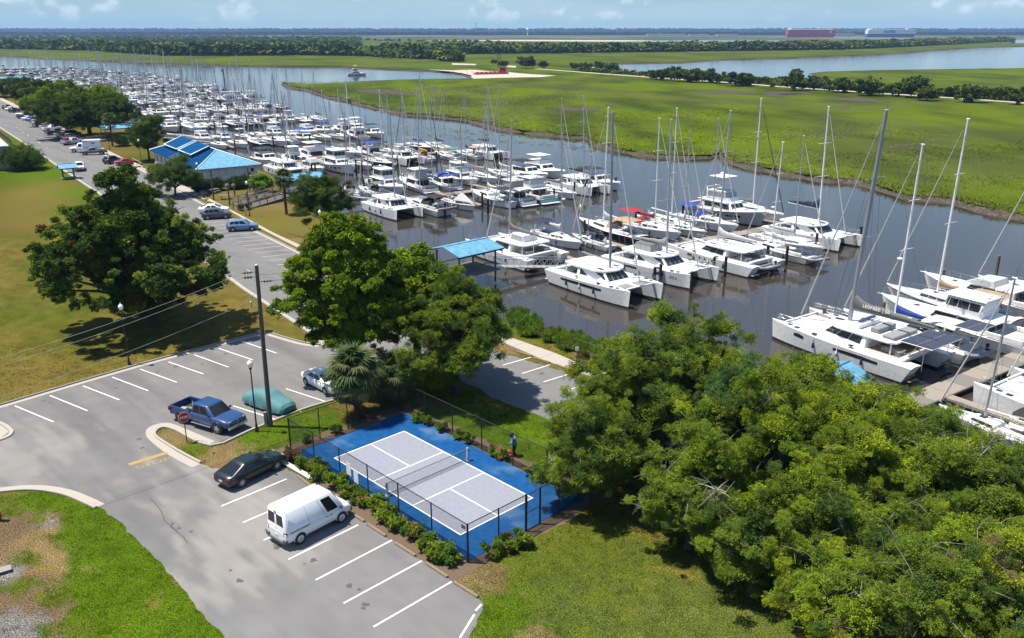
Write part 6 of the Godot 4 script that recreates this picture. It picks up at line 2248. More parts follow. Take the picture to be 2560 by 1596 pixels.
func add_rig(t: Node, o: Dictionary) -> void:
	# o: x mast foot, y deck height, H mast height, boom length, boom height, cover, bow, stern, half beam, spar
	var spar: Material = o.spar
	var foot := Vector3(o.x, o.y, 0)
	var rake: float = o.get("rake", -0.25)
	var head := Vector3(o.x + rake, o.H, 0)
	var mr: float = o.get("r", 0.085)
	var mast := part("mast", MB.new().tube([foot, foot.lerp(head, 0.5), head], [mr * 1.15, mr * 1.1, mr * 0.8], 7), spar, t)
	part("masthead", MB.new().box(head + Vector3(0, 0.06, 0), Vector3(0.4, 0.1, 0.08), 0.02), spar, mast)
	part("antenna", MB.new().tube([head, head + Vector3(-0.1, 0.9, 0)], [0.012], 4), M.black_wire, mast)
	for f in o.get("spreaders", [0.42, 0.7]):
		var c := foot.lerp(head, f)
		var w: float = o.half * (0.72 - 0.3 * f)
		part("spreader", MB.new().tube([c + Vector3(-0.12, 0, -w), c, c + Vector3(-0.12, 0, w)], [0.022, 0.035, 0.022], 4), spar, mast)
	var bh: float = o.boom_y
	var end := Vector3(o.x - o.boom, bh + 0.1, 0)
	part("boom", MB.new().tube([Vector3(o.x - 0.1, bh, 0), end], [0.075], 6), spar, t)
	if o.cover != null:
		var rings := []
		for k in 9:
			var f := k / 8.0
			var c := Vector3(o.x - 0.12, bh + 0.12, 0).lerp(end + Vector3(0.1, 0.08, 0), f)
			var hgt: float = lerpf(o.get("cover_h", 0.42), 0.16, pow(f, 0.8)) * (1.0 + 0.1 * sin(f * 21.0))
			var wid: float = lerpf(0.19, 0.10, f)
			if k == 0:
				hgt *= 1.5
			var ring := PackedVector3Array()
			for j in 8:
				var a := TAU * j / 8.0
				ring.append(c + Vector3(0, hgt * 0.55 + sin(a) * hgt * 0.75, cos(a) * wid))
			rings.append(ring)
		part("sail_cover", MB.new().loft(rings, true, true, true), o.cover, t)
	# standing rigging
	var wr: float = o.get("wr", 0.011)
	var wires := MB.new()
	var chain: float = o.half
	for s in [-1.0, 1.0]:
		wires.tube([Vector3(o.x - 0.25, o.y, s * chain), foot.lerp(head, 0.42) + Vector3(-0.12, 0, s * o.half * 0.55), foot.lerp(head, 0.96)], [wr], 3, false)
		wires.tube([Vector3(o.x - 0.4, o.y, s * chain * 0.97), foot.lerp(head, 0.42)], [wr], 3, false)
		wires.tube([Vector3(o.x + 0.2, o.y, s * chain * 0.97), foot.lerp(head, 0.68)], [wr], 3, false)
	var sy: float = o.get("stern_y", o.y)
	if o.get("back", true):
		wires.tube([Vector3(o.stern, sy, 0), head], [wr], 3, false)
	wires.tube([Vector3(o.x - o.boom * 0.92, bh + 0.15, 0), head], [wr * 0.8], 3, false)
	stuff(part("rigging", wires, M.wire if o.get("wire", "steel") == "steel" else M.black_wire, t))
	var fy: float = o.get("bow_y", o.y)
	var tack := Vector3(o.bow, fy, 0)
	part("furled_jib", MB.new().tube([tack + Vector3(0, 0.3, 0), tack.lerp(head, 0.5), tack.lerp(head, 0.94)], [0.085, 0.07, 0.03], 6), o.get("jib", M.canvas_white), t)


func bimini(t: Node, x0: float, x1: float, w: float, y0: float, y1: float, m: Material, called := "bimini") -> void:
	var mb := MB.new()
	var rings := []
	for k in 5:
		var f := k / 4.0
		var x := lerpf(x0, x1, f)
		var up := y1 - 0.1 * pow(absf(f - 0.5) * 2.0, 2.0)
		rings.append(PackedVector3Array([Vector3(x, up - 0.22, -w * 0.5), Vector3(x, up - 0.03, -w * 0.42), Vector3(x, up, 0), Vector3(x, up - 0.03, w * 0.42), Vector3(x, up - 0.22, w * 0.5)]))
	mb.loft(rings, false)
	var top := part(called, mb, m, t)
	var fr := MB.new()
	for x in [x0, x1]:
		for s in [-1.0, 1.0]:
			fr.tube([Vector3(lerpf(x, (x0 + x1) * 0.5, 0.5), y0, s * w * 0.5), Vector3(x, y1 - 0.2, s * w * 0.5)], [0.015], 4)
	part("bow_frame", fr, M.chrome, top)


func dodger(t: Node, x: float, w: float, y0: float, h: float, m: Material) -> void:
	var rings := []
	for k in 5:
		var f := k / 4.0
		var a := f * PI * 0.5
		var hx := x - sin(a) * 0.0 - f * 1.3
		var hh := y0 + h * sin(minf(1.0, f * 1.6) * PI * 0.5)
		rings.append(PackedVector3Array([Vector3(hx, y0, -w * 0.5), Vector3(hx, hh - 0.15, -w * 0.46), Vector3(hx, hh, -w * 0.2), Vector3(hx, hh, w * 0.2), Vector3(hx, hh - 0.15, w * 0.46), Vector3(hx, y0, w * 0.5)]))
	var d := part("dodger", MB.new().loft(rings, false), m, t)
	part("dodger_window", MB.new().plate(Vector3(x + 0.03, y0 + h * 0.12, -w * 0.34), Vector3(x + 0.03, y0 + h * 0.12, w * 0.34), Vector3(x - 0.28, y0 + h * 0.62, w * 0.34), Vector3(x - 0.28, y0 + h * 0.62, -w * 0.34), Vector3(0.03, 0.03, 0)), M.vinyl, d)


func solar(t: Node, at: Vector3, nx: int, nz: int, sx: float, sz: float, tilt := 0.0) -> void:
	var f := Node3D.new()
	f.name = "solar_array"
	t.add_child(f, true)
	f.position = at
	f.rotation.z = tilt
	part("frame", MB.new().box(Vector3.ZERO, Vector3(nx * sx + 0.08, 0.05, nz * sz + 0.08), 0.01), M.alu, f)
	for i in nx:
		for j in nz:
			part("solar_panel", MB.new().box(Vector3((i - (nx - 1) * 0.5) * sx, 0.035, (j - (nz - 1) * 0.5) * sz), Vector3(sx - 0.07, 0.03, sz - 0.07), 0.006), M.solar, f)


func dinghy(label: String, at: Vector3, turn: float, L := 3.0, roll := 0.0) -> void:
	var t := thing("dinghy", label, "dinghy", at, turn)
	t.rotation.x = roll
	var tube := []
	for k in 13:
		var f := k / 12.0
		var a := lerpf(-PI * 0.5, PI * 0.5, f)
		tube.append(Vector3(L * 0.18 + cos(a) * L * 0.32, 0.24 + 0.1 * cos(a), sin(a) * 0.58))
	tube.push_front(Vector3(-L * 0.5, 0.22, -0.58))
	tube.append(Vector3(-L * 0.5, 0.22, 0.58))
	part("tube", MB.new().tube(tube, [0.2], 8), M.canvas_lightgrey, t)
	part("floor", MB.new().box(Vector3(-0.05, 0.12, 0), Vector3(L * 0.8, 0.06, 1.0), 0.02), M.gel_grey, t)
	var e := part("outboard", MB.new().box(Vector3(-L * 0.5, 0.62, 0), Vector3(0.34, 0.4, 0.3), 0.08), M.black, t)
	part("shaft", MB.new().box(Vector3(-L * 0.5 - 0.02, 0.2, 0), Vector3(0.14, 0.6, 0.1), 0.02), M.dark_trim, e)


func make_sailboat(label: String, o: Dictionary) -> Node3D:
	var L: float = o.L
	var B: float = o.get("B", L * 0.30)
	var t := thing("sailboat", label, "sailboat")
	t.set_meta("kindname", "sailboat")
	var f: float = L * 0.085
	var h := {"L": L, "B": B, "fs": f, "fb": f * 1.35, "sw": o.get("sw", 0.72), "rake": L * 0.09, "flare": 0.22, "full": 1.9, "counter": 0.35}
	var hull := part("hull", hull_mesh(h), o.get("hull", M.gel), t)
	part("boot_stripe", boot_mesh(h), o.get("boot", M.boot_blue), hull)
	if o.has("stripe"):
		var sm := MB.new()
		for side in [-1.0, 1.0]:
			var rings := []
			for i in 13:
				var a := hull_at(h, i / 12.0, 0.86, side) + Vector3(0, 0, side * 0.012)
				var b := hull_at(h, i / 12.0, 0.93, side) + Vector3(0, 0, side * 0.012)
				rings.append(PackedVector3Array([a, b]))
			sm.loft(rings, false)
		part("sheer_stripe", sm, o.stripe, hull)
	part("deck", deck_mesh(h), o.get("deck", M.nonskid), t)
	fenders(t, h, -1.0)
	fenders(t, h, 1.0)
	var y := f * 1.12
	var ch := L * 0.045
	var H := house(-L * 0.06, L * 0.24, B * 0.62, B * 0.36, y - 0.05, ch, 0.5, 0.1, 0.12)
	add_house(t, "coachroof", H, o.get("house", M.gel), 0.07)
	windows(t, H, [["s", 3, 0.12, 0.88, 0.3, 0.78]], M.boat_glass, "portlight")
	for k in 2:
		part("deck_hatch", MB.new().box(Vector3(L * (0.10 + k * 0.2), y + (ch + 0.08 if k == 0 else 0.16), 0), Vector3(0.5, 0.05, 0.5), 0.015), M.boat_glass, t)
	# cockpit: a real well with coamings and benches
	var cw := B * 0.5
	part("cockpit_sole", MB.new().box(Vector3(-L * 0.25, y + 0.015, 0), Vector3(L * 0.3, 0.03, cw * 0.5), 0.01), o.get("sole", M.teak), t)
	for s in [-1.0, 1.0]:
		part("coaming", MB.new().box(Vector3(-L * 0.24, y + 0.16, s * cw * 0.62), Vector3(L * 0.34, 0.34, 0.16), 0.05), M.gel, t)
		part("bench", MB.new().box(Vector3(-L * 0.25, y + 0.1, s * cw * 0.42), Vector3(L * 0.28, 0.2, cw * 0.26), 0.03), M.nonskid, t)
	part("wheel_pedestal", MB.new().box(Vector3(-L * 0.34, y + 0.45, 0), Vector3(0.2, 0.8, 0.25), 0.04), M.gel, t)
	part("steering_wheel", MB.new().tube(ring_pts(Vector3(-L * 0.34 - 0.16, y + 0.75, 0), 0.42), [0.018], 4, false), M.chrome, t)
	part("guard_rail", rail_mesh(h, 0.03, 0.98, 0.6, 9), M.chrome, t)
	if o.get("dodger", null) != null:
		dodger(t, -L * 0.03, B * 0.56, y + 0.12, 1.15, o.dodger)
	if o.get("bimini", null) != null:
		bimini(t, -L * 0.42, -L * 0.16, B * 0.66, y + 0.2, y + 2.05, o.bimini)
	add_rig(t, {"x": L * 0.09, "y": y + ch, "H": o.get("mast", L * 1.35), "boom": L * 0.38, "boom_y": y + ch + 0.75, "cover": o.get("cover", M.canvas_navy), "bow": L * 0.49, "bow_y": f * 1.35, "stern": -L * 0.49, "stern_y": f, "half": B * 0.46, "spar": o.get("spar", M.alu), "jib": o.get("jib", M.canvas_white), "r": o.get("mr", 0.085)})
	if o.get("radar", false):
		part("radar_dome", MB.new().lathe([[0.0, 0.0], [0.24, 0.02], [0.28, 0.1], [0.24, 0.2], [0.0, 0.24]], 10, Vector3(L * 0.09 + 0.35, o.get("mast", L * 1.35) * 0.42, 0)), M.gel, t)
	if o.get("mizzen", false):
		part("mizzen_mast", MB.new().tube([Vector3(-L * 0.36, y, 0), Vector3(-L * 0.38, y + L * 0.8, 0)], [0.06, 0.045], 6), o.get("spar", M.alu), t)
	if o.has("arch"):
		var a := MB.new()
		for s in [-1.0, 1.0]:
			a.tube([Vector3(-L * 0.43, f, s * B * 0.3), Vector3(-L * 0.46, f + 2.3, s * B * 0.28)], [0.03], 5)
		a.tube([Vector3(-L * 0.46, f + 2.3, -B * 0.28), Vector3(-L * 0.46, f + 2.3, B * 0.28)], [0.03], 5)
		part("stern_arch", a, M.alu, t)
		solar(t, Vector3(-L * 0.47, f + 2.4, 0), o.arch[0], o.arch[1], o.arch[2], o.arch[3])
	return t


func ring_pts(c: Vector3, r: float) -> Array:
	var o := []
	for k in 13:
		var a := TAU * k / 12.0
		o.append(c + Vector3(0, cos(a) * r, sin(a) * r))
	return o


func make_catamaran(label: String, o: Dictionary) -> Node3D:
	var L: float = o.L
	var B: float = o.get("B", L * 0.53)
	var t := thing("catamaran", label, "catamaran")
	t.set_meta("kindname", "catamaran")
	var hb := L * 0.125
	var f: float = o.get("f", 1.65)
	var zc := B * 0.5 - hb * 0.5
	var hs := []
	for s in [-1.0, 1.0]:
		var h := {"L": L, "B": hb, "fs": f * 0.9, "fb": f * 1.12, "sw": 0.85, "rake": 0.25, "flare": 0.25, "full": 2.4, "mid": 0.45, "zc": s * zc, "counter": 0.9}
		hs.append(h)
		var hull := part("hull", hull_mesh(h), o.get("hull", M.gel_cool), t)
		part("boot_stripe", boot_mesh(h), o.get("boot", M.boot), hull)
		part("side_deck", deck_mesh(h, 0.0, 1.0, 0.05), M.gel, t)
		fenders(t, h, s)
		# long dark window in each outer side
		for w in o.get("hull_windows", [[0.30, 0.78]]):
			var sm := MB.new()
			var rings := []
			for i in 9:
				var tt := lerpf(w[0], w[1], i / 8.0)
				var slim := sin(PI * clampf(i / 8.0, 0.04, 0.96)) * 0.3 + 0.7
				rings.append(PackedVector3Array([hull_at(h, tt, 0.66, s) + Vector3(0, 0, s * 0.014), hull_at(h, tt, 0.66 + 0.19 * slim, s) + Vector3(0, 0, s * 0.014)]))
			part("hull_window", sm.loft(rings, false), M.boat_glass, hull)
		# bathing steps at each stern
		for k in 4:
			part("stern_step", MB.new().box(Vector3(-L * 0.5 + 0.1 + k * 0.32, 0.45 + k * 0.3, s * zc), Vector3(0.3, 0.08, hb * 0.72), 0.02), o.get("step", M.nonskid), t)
	# bridge deck between the hulls
	var y := f * 0.98
	var br := MB.new()
	br.box(Vector3(-L * 0.08, y - 0.32, 0), Vector3(L * 0.62, 0.6, B - hb * 1.1), 0.12)
	part("bridge_deck", br, M.gel, t)
	part("fore_deck", MB.new().box(Vector3(L * 0.235, y + 0.0, 0), Vector3(L * 0.10, 0.16, B - hb), 0.04), M.gel, t)
	part("front_beam", MB.new().tube([Vector3(L * 0.42, y + 0.1, -zc), Vector3(L * 0.42, y + 0.14, 0), Vector3(L * 0.42, y + 0.1, zc)], [0.11], 7), M.white_spar, t)
	part("longeron", MB.new().box(Vector3(L * 0.34, y + 0.06, 0), Vector3(L * 0.17, 0.1, 0.3), 0.03), M.white_spar, t)
	for s in [-1.0, 1.0]:
		part("trampoline", MB.new().box(Vector3(L * 0.345, y + 0.02, s * (B * 0.5 - hb) * 0.52), Vector3(L * 0.13, 0.02, (B * 0.5 - hb) * 0.92), 0.0), o.get("net", M.canvas_white), t)
	# saloon with wrap-round windows, roof carried aft over the cockpit
	var H := house(-L * 0.16, L * 0.20, B * 0.70, B * 0.50, y - 0.02, 1.1, L * 0.09, 0.05, 0.28)
	add_house(t, "saloon", H, M.gel, 0.02)
	windows(t, H, [[0, o.get("panes", 4), 0.03, 0.97, 0.18, 0.86], ["s", 3, 0.06, 0.9, 0.25, 0.84]], M.boat_glass, "saloon_window")
	var roof := MB.new()
	var plan := PackedVector2Array()
	for k in 17:
		var a := -PI * 0.5 + PI * k / 16.0
		plan.append(Vector2(L * 0.02 + cos(a) * L * 0.13, sin(a) * B * 0.33))
	plan.append(Vector2(-L * 0.30, B * 0.33))
	plan.append(Vector2(-L * 0.34, B * 0.28))
	plan.append(Vector2(-L * 0.34, -B * 0.28))
	plan.append(Vector2(-L * 0.30, -B * 0.33))
	roof.prism(plan, y + 1.06, y + 1.2)
	var rp := part("hardtop", roof, M.gel, t)
	var inset := PackedVector2Array()
	for p in plan:
		inset.append(Vector2((p.x + L * 0.1) * 0.86 - L * 0.1, p.y * 0.84))
	part("hardtop_crown", MB.new().prism(inset, y + 1.2, y + 1.25, false), M.gel, rp)
	for q in o.get("roof_hatches", [[0.05, 0.18], [0.05, -0.18]]):
		part("roof_hatch", MB.new().box(Vector3(L * q[0], y + 1.27, B * q[1]), Vector3(0.9, 0.04, 0.42), 0.01), M.boat_glass, rp)
	for s in [-1.0, 1.0]:
		part("roof_post", MB.new().tube([Vector3(-L * 0.31, y, s * B * 0.30), Vector3(-L * 0.31, y + 1.08, s * B * 0.30)], [0.06], 6), M.gel, t)
		part("cockpit_seat", MB.new().box(Vector3(-L * 0.30, y + 0.2, s * B * 0.2), Vector3(L * 0.12, 0.4, B * 0.14), 0.06), M.canvas_lightgrey, t)
	part("cockpit_sole", MB.new().box(Vector3(-L * 0.27, y + 0.0, 0), Vector3(L * 0.2, 0.03, B * 0.62), 0.005), o.get("step", M.nonskid_grey), t)
	part("davit_beam", MB.new().box(Vector3(-L * 0.41, y + 0.1, 0), Vector3(0.4, 0.25, B - hb * 1.2), 0.06), M.gel, t)
	for q in [[0.30, 0.40], [0.36, 0.38], [0.16, 0.43], [-0.1, 0.44]]:
		for s in [-1.0, 1.0]:
			part("deck_hatch", MB.new().box(Vector3(L * q[0], y + 0.19, s * B * q[1]), Vector3(0.5, 0.05, 0.4), 0.01), M.boat_glass, t)
	if o.get("flybridge", false):
		part("helm_seat", MB.new().box(Vector3(-L * 0.16, y + 1.5, 0), Vector3(0.9, 0.5, B * 0.36), 0.08), M.canvas_lightgrey, t)
		part("helm_coaming", MB.new().box(Vector3(-L * 0.06, y + 1.5, 0), Vector3(0.4, 0.5, B * 0.42), 0.1), M.gel, t)
		part("helm_screen", MB.new().box(Vector3(-L * 0.05, y + 1.95, 0), Vector3(0.05, 0.45, B * 0.36), 0.01, 0.0, Basis(Vector3.BACK, 0.35)), M.pale_glass, t)
		part("lounge_cushion", MB.new().box(Vector3(-L * 0.27, y + 1.4, 0), Vector3(L * 0.08, 0.3, B * 0.5), 0.08), M.canvas_lightgrey, t)
	if o.get("enclosure", null) != null:
		var E := house(-L * 0.24, -L * 0.03, B * 0.34, B * 0.3, y + 1.2, 0.9, 0.25, 0.1, 0.08)
		add_house(t, "helm_enclosure", E, o.enclosure, 0.05)
		windows(t, E, [[0, 3, 0.05, 0.95, 0.12, 0.88], ["s", 3, 0.05, 0.95, 0.12, 0.88]], M.vinyl, "clear_panel")
	for h in hs:
		var gr := rail_mesh(h, 0.1, 0.96, 0.62, 8)
		part("guard_rail", gr, M.chrome, t)
	add_rig(t, {"x": L * 0.07, "y": y + 1.1, "H": o.get("mast", L * 1.4), "boom": o.get("boom", L * 0.42), "boom_y": y + o.get("boom_up", 2.1), "cover": o.get("cover", M.canvas_white), "bow": L * 0.42, "bow_y": y + 0.15, "stern": -L * 0.4, "half": B * 0.44, "spar": o.get("spar", M.alu), "r": o.get("mr", 0.12), "back": false, "jib": o.get("jib", M.canvas_white), "rake": o.get("mast_rake", -0.5), "cover_h": o.get("cover_h", 0.6), "wire": o.get("wire", "steel"), "wr": 0.013})
	if o.has("arch"):
		var a := MB.new()
		for s in [-1.0, 1.0]:
			a.tube([Vector3(-L * 0.40, y, s * B * 0.26), Vector3(-L * 0.46, y + 1.5, s * B * 0.26)], [0.04], 5)
			a.tube([Vector3(-L * 0.50, y - 0.8, s * B * 0.26), Vector3(-L * 0.5, y + 1.4, s * B * 0.26)], [0.03], 5)
		part("stern_arch", a, M.alu, t)
		solar(t, Vector3(-L * 0.46, y + 1.6, 0), o.arch[0], o.arch[1], o.arch[2], o.arch[3])
	return t


# motor yachts: o: L, B, hull, fly (bool), tower, hardtop, canvas, curved
func make_cruiser(label: String, o: Dictionary) -> Node3D:
	var L: float = o.L
	var B: float = o.get("B", L * 0.32)
	var t := thing("motor_yacht", label, "motor yacht")
	t.set_meta("kindname", "motor_yacht")
	var f: float = o.get("f", L * 0.085)
	var h := {"L": L, "B": B, "fs": f * 0.85, "fb": f * 1.6, "sw": 0.92, "rake": L * 0.07, "flare": 0.4, "full": 2.4, "mid": 0.35, "counter": 0.1}
	var hull := part("hull", hull_mesh(h), o.get("hull", M.gel), t)
	part("boot_stripe", boot_mesh(h), o.get("boot", M.boot), hull)
	part("deck", deck_mesh(h, 0.0, 1.0, 0.03), o.get("deck", M.gel), t)
	fenders(t, h, -1.0)
	fenders(t, h, 1.0)
	var y := f * 0.98
	for q in [[0.42, 0.52], [0.58, 0.66], [0.70, 0.76]]:
		for s in [-1.0, 1.0]:
			var rings := []
			for i in 4:
				var tt := lerpf(q[0], q[1], i / 3.0)
				rings.append(PackedVector3Array([hull_at(h, tt, 0.55, s) + Vector3(0, 0, s * 0.012), hull_at(h, tt, 0.70, s) + Vector3(0, 0, s * 0.012)]))
			part("porthole", MB.new().loft(rings, false), M.boat_glass, hull)
	part("swim_platform", MB.new().box(Vector3(-L * 0.5 - 0.4, 0.3, 0), Vector3(0.9, 0.1, B * 0.86), 0.03), o.get("platform", M.nonskid), t)
	part("cockpit_sole", MB.new().box(Vector3(-L * 0.38, y + 0.03, 0), Vector3(L * 0.2, 0.03, B * 0.74), 0.01), o.get("sole", M.teak), t)
	for s in [-1.0, 1.0]:
		part("coaming", MB.new().box(Vector3(-L * 0.38, y + 0.25, s * B * 0.43), Vector3(L * 0.22, 0.5, 0.16), 0.05), M.gel, t)
	part("transom_seat", MB.new().box(Vector3(-L * 0.465, y + 0.25, 0), Vector3(0.5, 0.5, B * 0.6), 0.08), M.canvas_white, t)
	# saloon
	var ch: float = o.get("saloon_h", 1.25)
	var H := house(-L * 0.27, L * 0.16, B * 0.84, B * 0.66, y - 0.02, ch, L * 0.07, 0.05, 0.16)
	add_house(t, "saloon", H, o.get("house", M.gel), 0.04)
	windows(t, H, [[0, 3, 0.05, 0.95, 0.4, 0.9], ["s", o.get("side_panes", 3), 0.08, 0.9, 0.35, 0.86], [2, 2, 0.1, 0.9, 0.1, 0.9]], M.boat_glass, "saloon_window")
	# raised foredeck trunk
	var T := house(L * 0.10, L * 0.36, B * 0.62, B * 0.30, y + f * 0.12, 0.42, 0.9, 0.0, 0.12)
	add_house(t, "foredeck_trunk", T, M.gel, 0.05)
	part("deck_hatch", MB.new().box(Vector3(L * 0.24, y + f * 0.12 + 0.47, 0), Vector3(0.6, 0.05, 0.6), 0.02), M.boat_glass, t)
	if o.get("fly", true):
		var fy := y + ch
		part("fly_deck", MB.new().box(Vector3(-L * 0.12, fy + 0.05, 0), Vector3(L * 0.40, 0.12, B * 0.84), 0.05), M.gel, t)
		var F := house(-L * 0.22, L * 0.06, B * 0.74, B * 0.58, fy + 0.1, 0.62, 0.35, -0.05, -0.05)
		add_house(t, "flybridge_coaming", F, M.gel, -0.25)
		part("fly_seat", MB.new().box(Vector3(-L * 0.12, fy + 0.45, 0), Vector3(0.7, 0.7, B * 0.4), 0.1), M.canvas_white, t)
		if o.get("enclosed", null) != null:
			var E := house(-L * 0.22, L * 0.03, B * 0.70, B * 0.60, fy + 0.62, 1.05, 0.3, 0.05, 0.06)
			add_house(t, "helm_enclosure", E, o.enclosed, 0.08)
			windows(t, E, [[0, 3, 0.05, 0.95, 0.1, 0.84], ["s", 3, 0.05, 0.95, 0.1, 0.84]], o.get("clear", M.vinyl), "clear_panel")
		if o.get("hardtop", true):
			part("hardtop", MB.new().box(Vector3(-L * 0.10, fy + 1.85, 0), Vector3(L * 0.27, 0.12, B * 0.72), 0.06), M.gel, t)
			for s in [-1.0, 1.0]:
				part("hardtop_post", MB.new().tube([Vector3(-L * 0.2, fy + 0.5, s * B * 0.34), Vector3(-L * 0.19, fy + 1.82, s * B * 0.32)], [0.04], 5), M.gel, t)
				part("hardtop_post", MB.new().tube([Vector3(L * 0.0, fy + 0.6, s * B * 0.32), Vector3(-L * 0.02, fy + 1.82, s * B * 0.31)], [0.04], 5), M.gel, t)
		part("radar_arch", MB.new().tube([Vector3(-L * 0.2, fy + 0.6, -B * 0.36), Vector3(-L * 0.23, fy + 2.05, -B * 0.3), Vector3(-L * 0.23, fy + 2.1, B * 0.3), Vector3(-L * 0.2, fy + 0.6, B * 0.36)], [0.07], 6), M.gel, t)
		part("radar_dome", MB.new().lathe([[0.0, 0.0], [0.26, 0.02], [0.3, 0.12], [0.24, 0.24], [0.0, 0.28]], 10, Vector3(-L * 0.20, fy + 2.1, 0)), M.gel, t)
		if o.get("tower", false):
			var tw := MB.new()
			for s in [-1.0, 1.0]:
				tw.tube([Vector3(-L * 0.2, fy + 0.5, s * B * 0.34), Vector3(-L * 0.12, fy + 3.9, s * B * 0.2)], [0.035], 5)
				tw.tube([Vector3(L * 0.02, fy + 0.5, s * B * 0.32), Vector3(-L * 0.07, fy + 3.9, s * B * 0.2)], [0.035], 5)
			part("tower_frame", tw, M.alu, t)
			part("tower_top", MB.new().box(Vector3(-L * 0.1, fy + 3.95, 0), Vector3(L * 0.2, 0.12, B * 0.66), 0.05), M.gel, t)
			part("tower_radar", MB.new().lathe([[0.0, 0.0], [0.3, 0.02], [0.34, 0.14], [0.26, 0.3], [0.0, 0.36]], 10, Vector3(-L * 0.12, fy + 4.2, 0)), M.gel, t)
			for s in [-1.0, 1.0]:
				part("whip_antenna", MB.new().tube([Vector3(-L * 0.06, fy + 3.9, s * B * 0.25), Vector3(-L * 0.1, fy + 8.4, s * B * 0.28)], [0.02, 0.008], 4), M.white_spar, t)
	else:
		# express boat: raked screen and open cockpit under an arch
		var W := house(-L * 0.12, L * 0.12, B * 0.78, B * 0.56, y + ch - 0.05, 0.7, L * 0.09, 0.3, 0.2)
		add_house(t, "windscreen_frame", W, o.get("canvas", M.canvas_black), 0.06)
		windows(t, W, [[0, 3, 0.04, 0.96, 0.1, 0.85], ["s", 2, 0.05, 0.85, 0.1, 0.8]], M.vinyl, "screen")
	if o.get("canvas", null) != null:
		bimini(t, -L * 0.46, -L * 0.26, B * 0.8, y + 0.4, y + 2.1, o.canvas, "cockpit_awning")
	part("bow_rail", rail_mesh(h, 0.45, 0.985, 0.7, 8, 0.08), M.chrome, t)
	part("anchor_roller", MB.new().box(Vector3(L * 0.5 + 0.05, f * 1.55, 0), Vector3(0.7, 0.12, 0.24), 0.03), M.chrome, t)
	return t


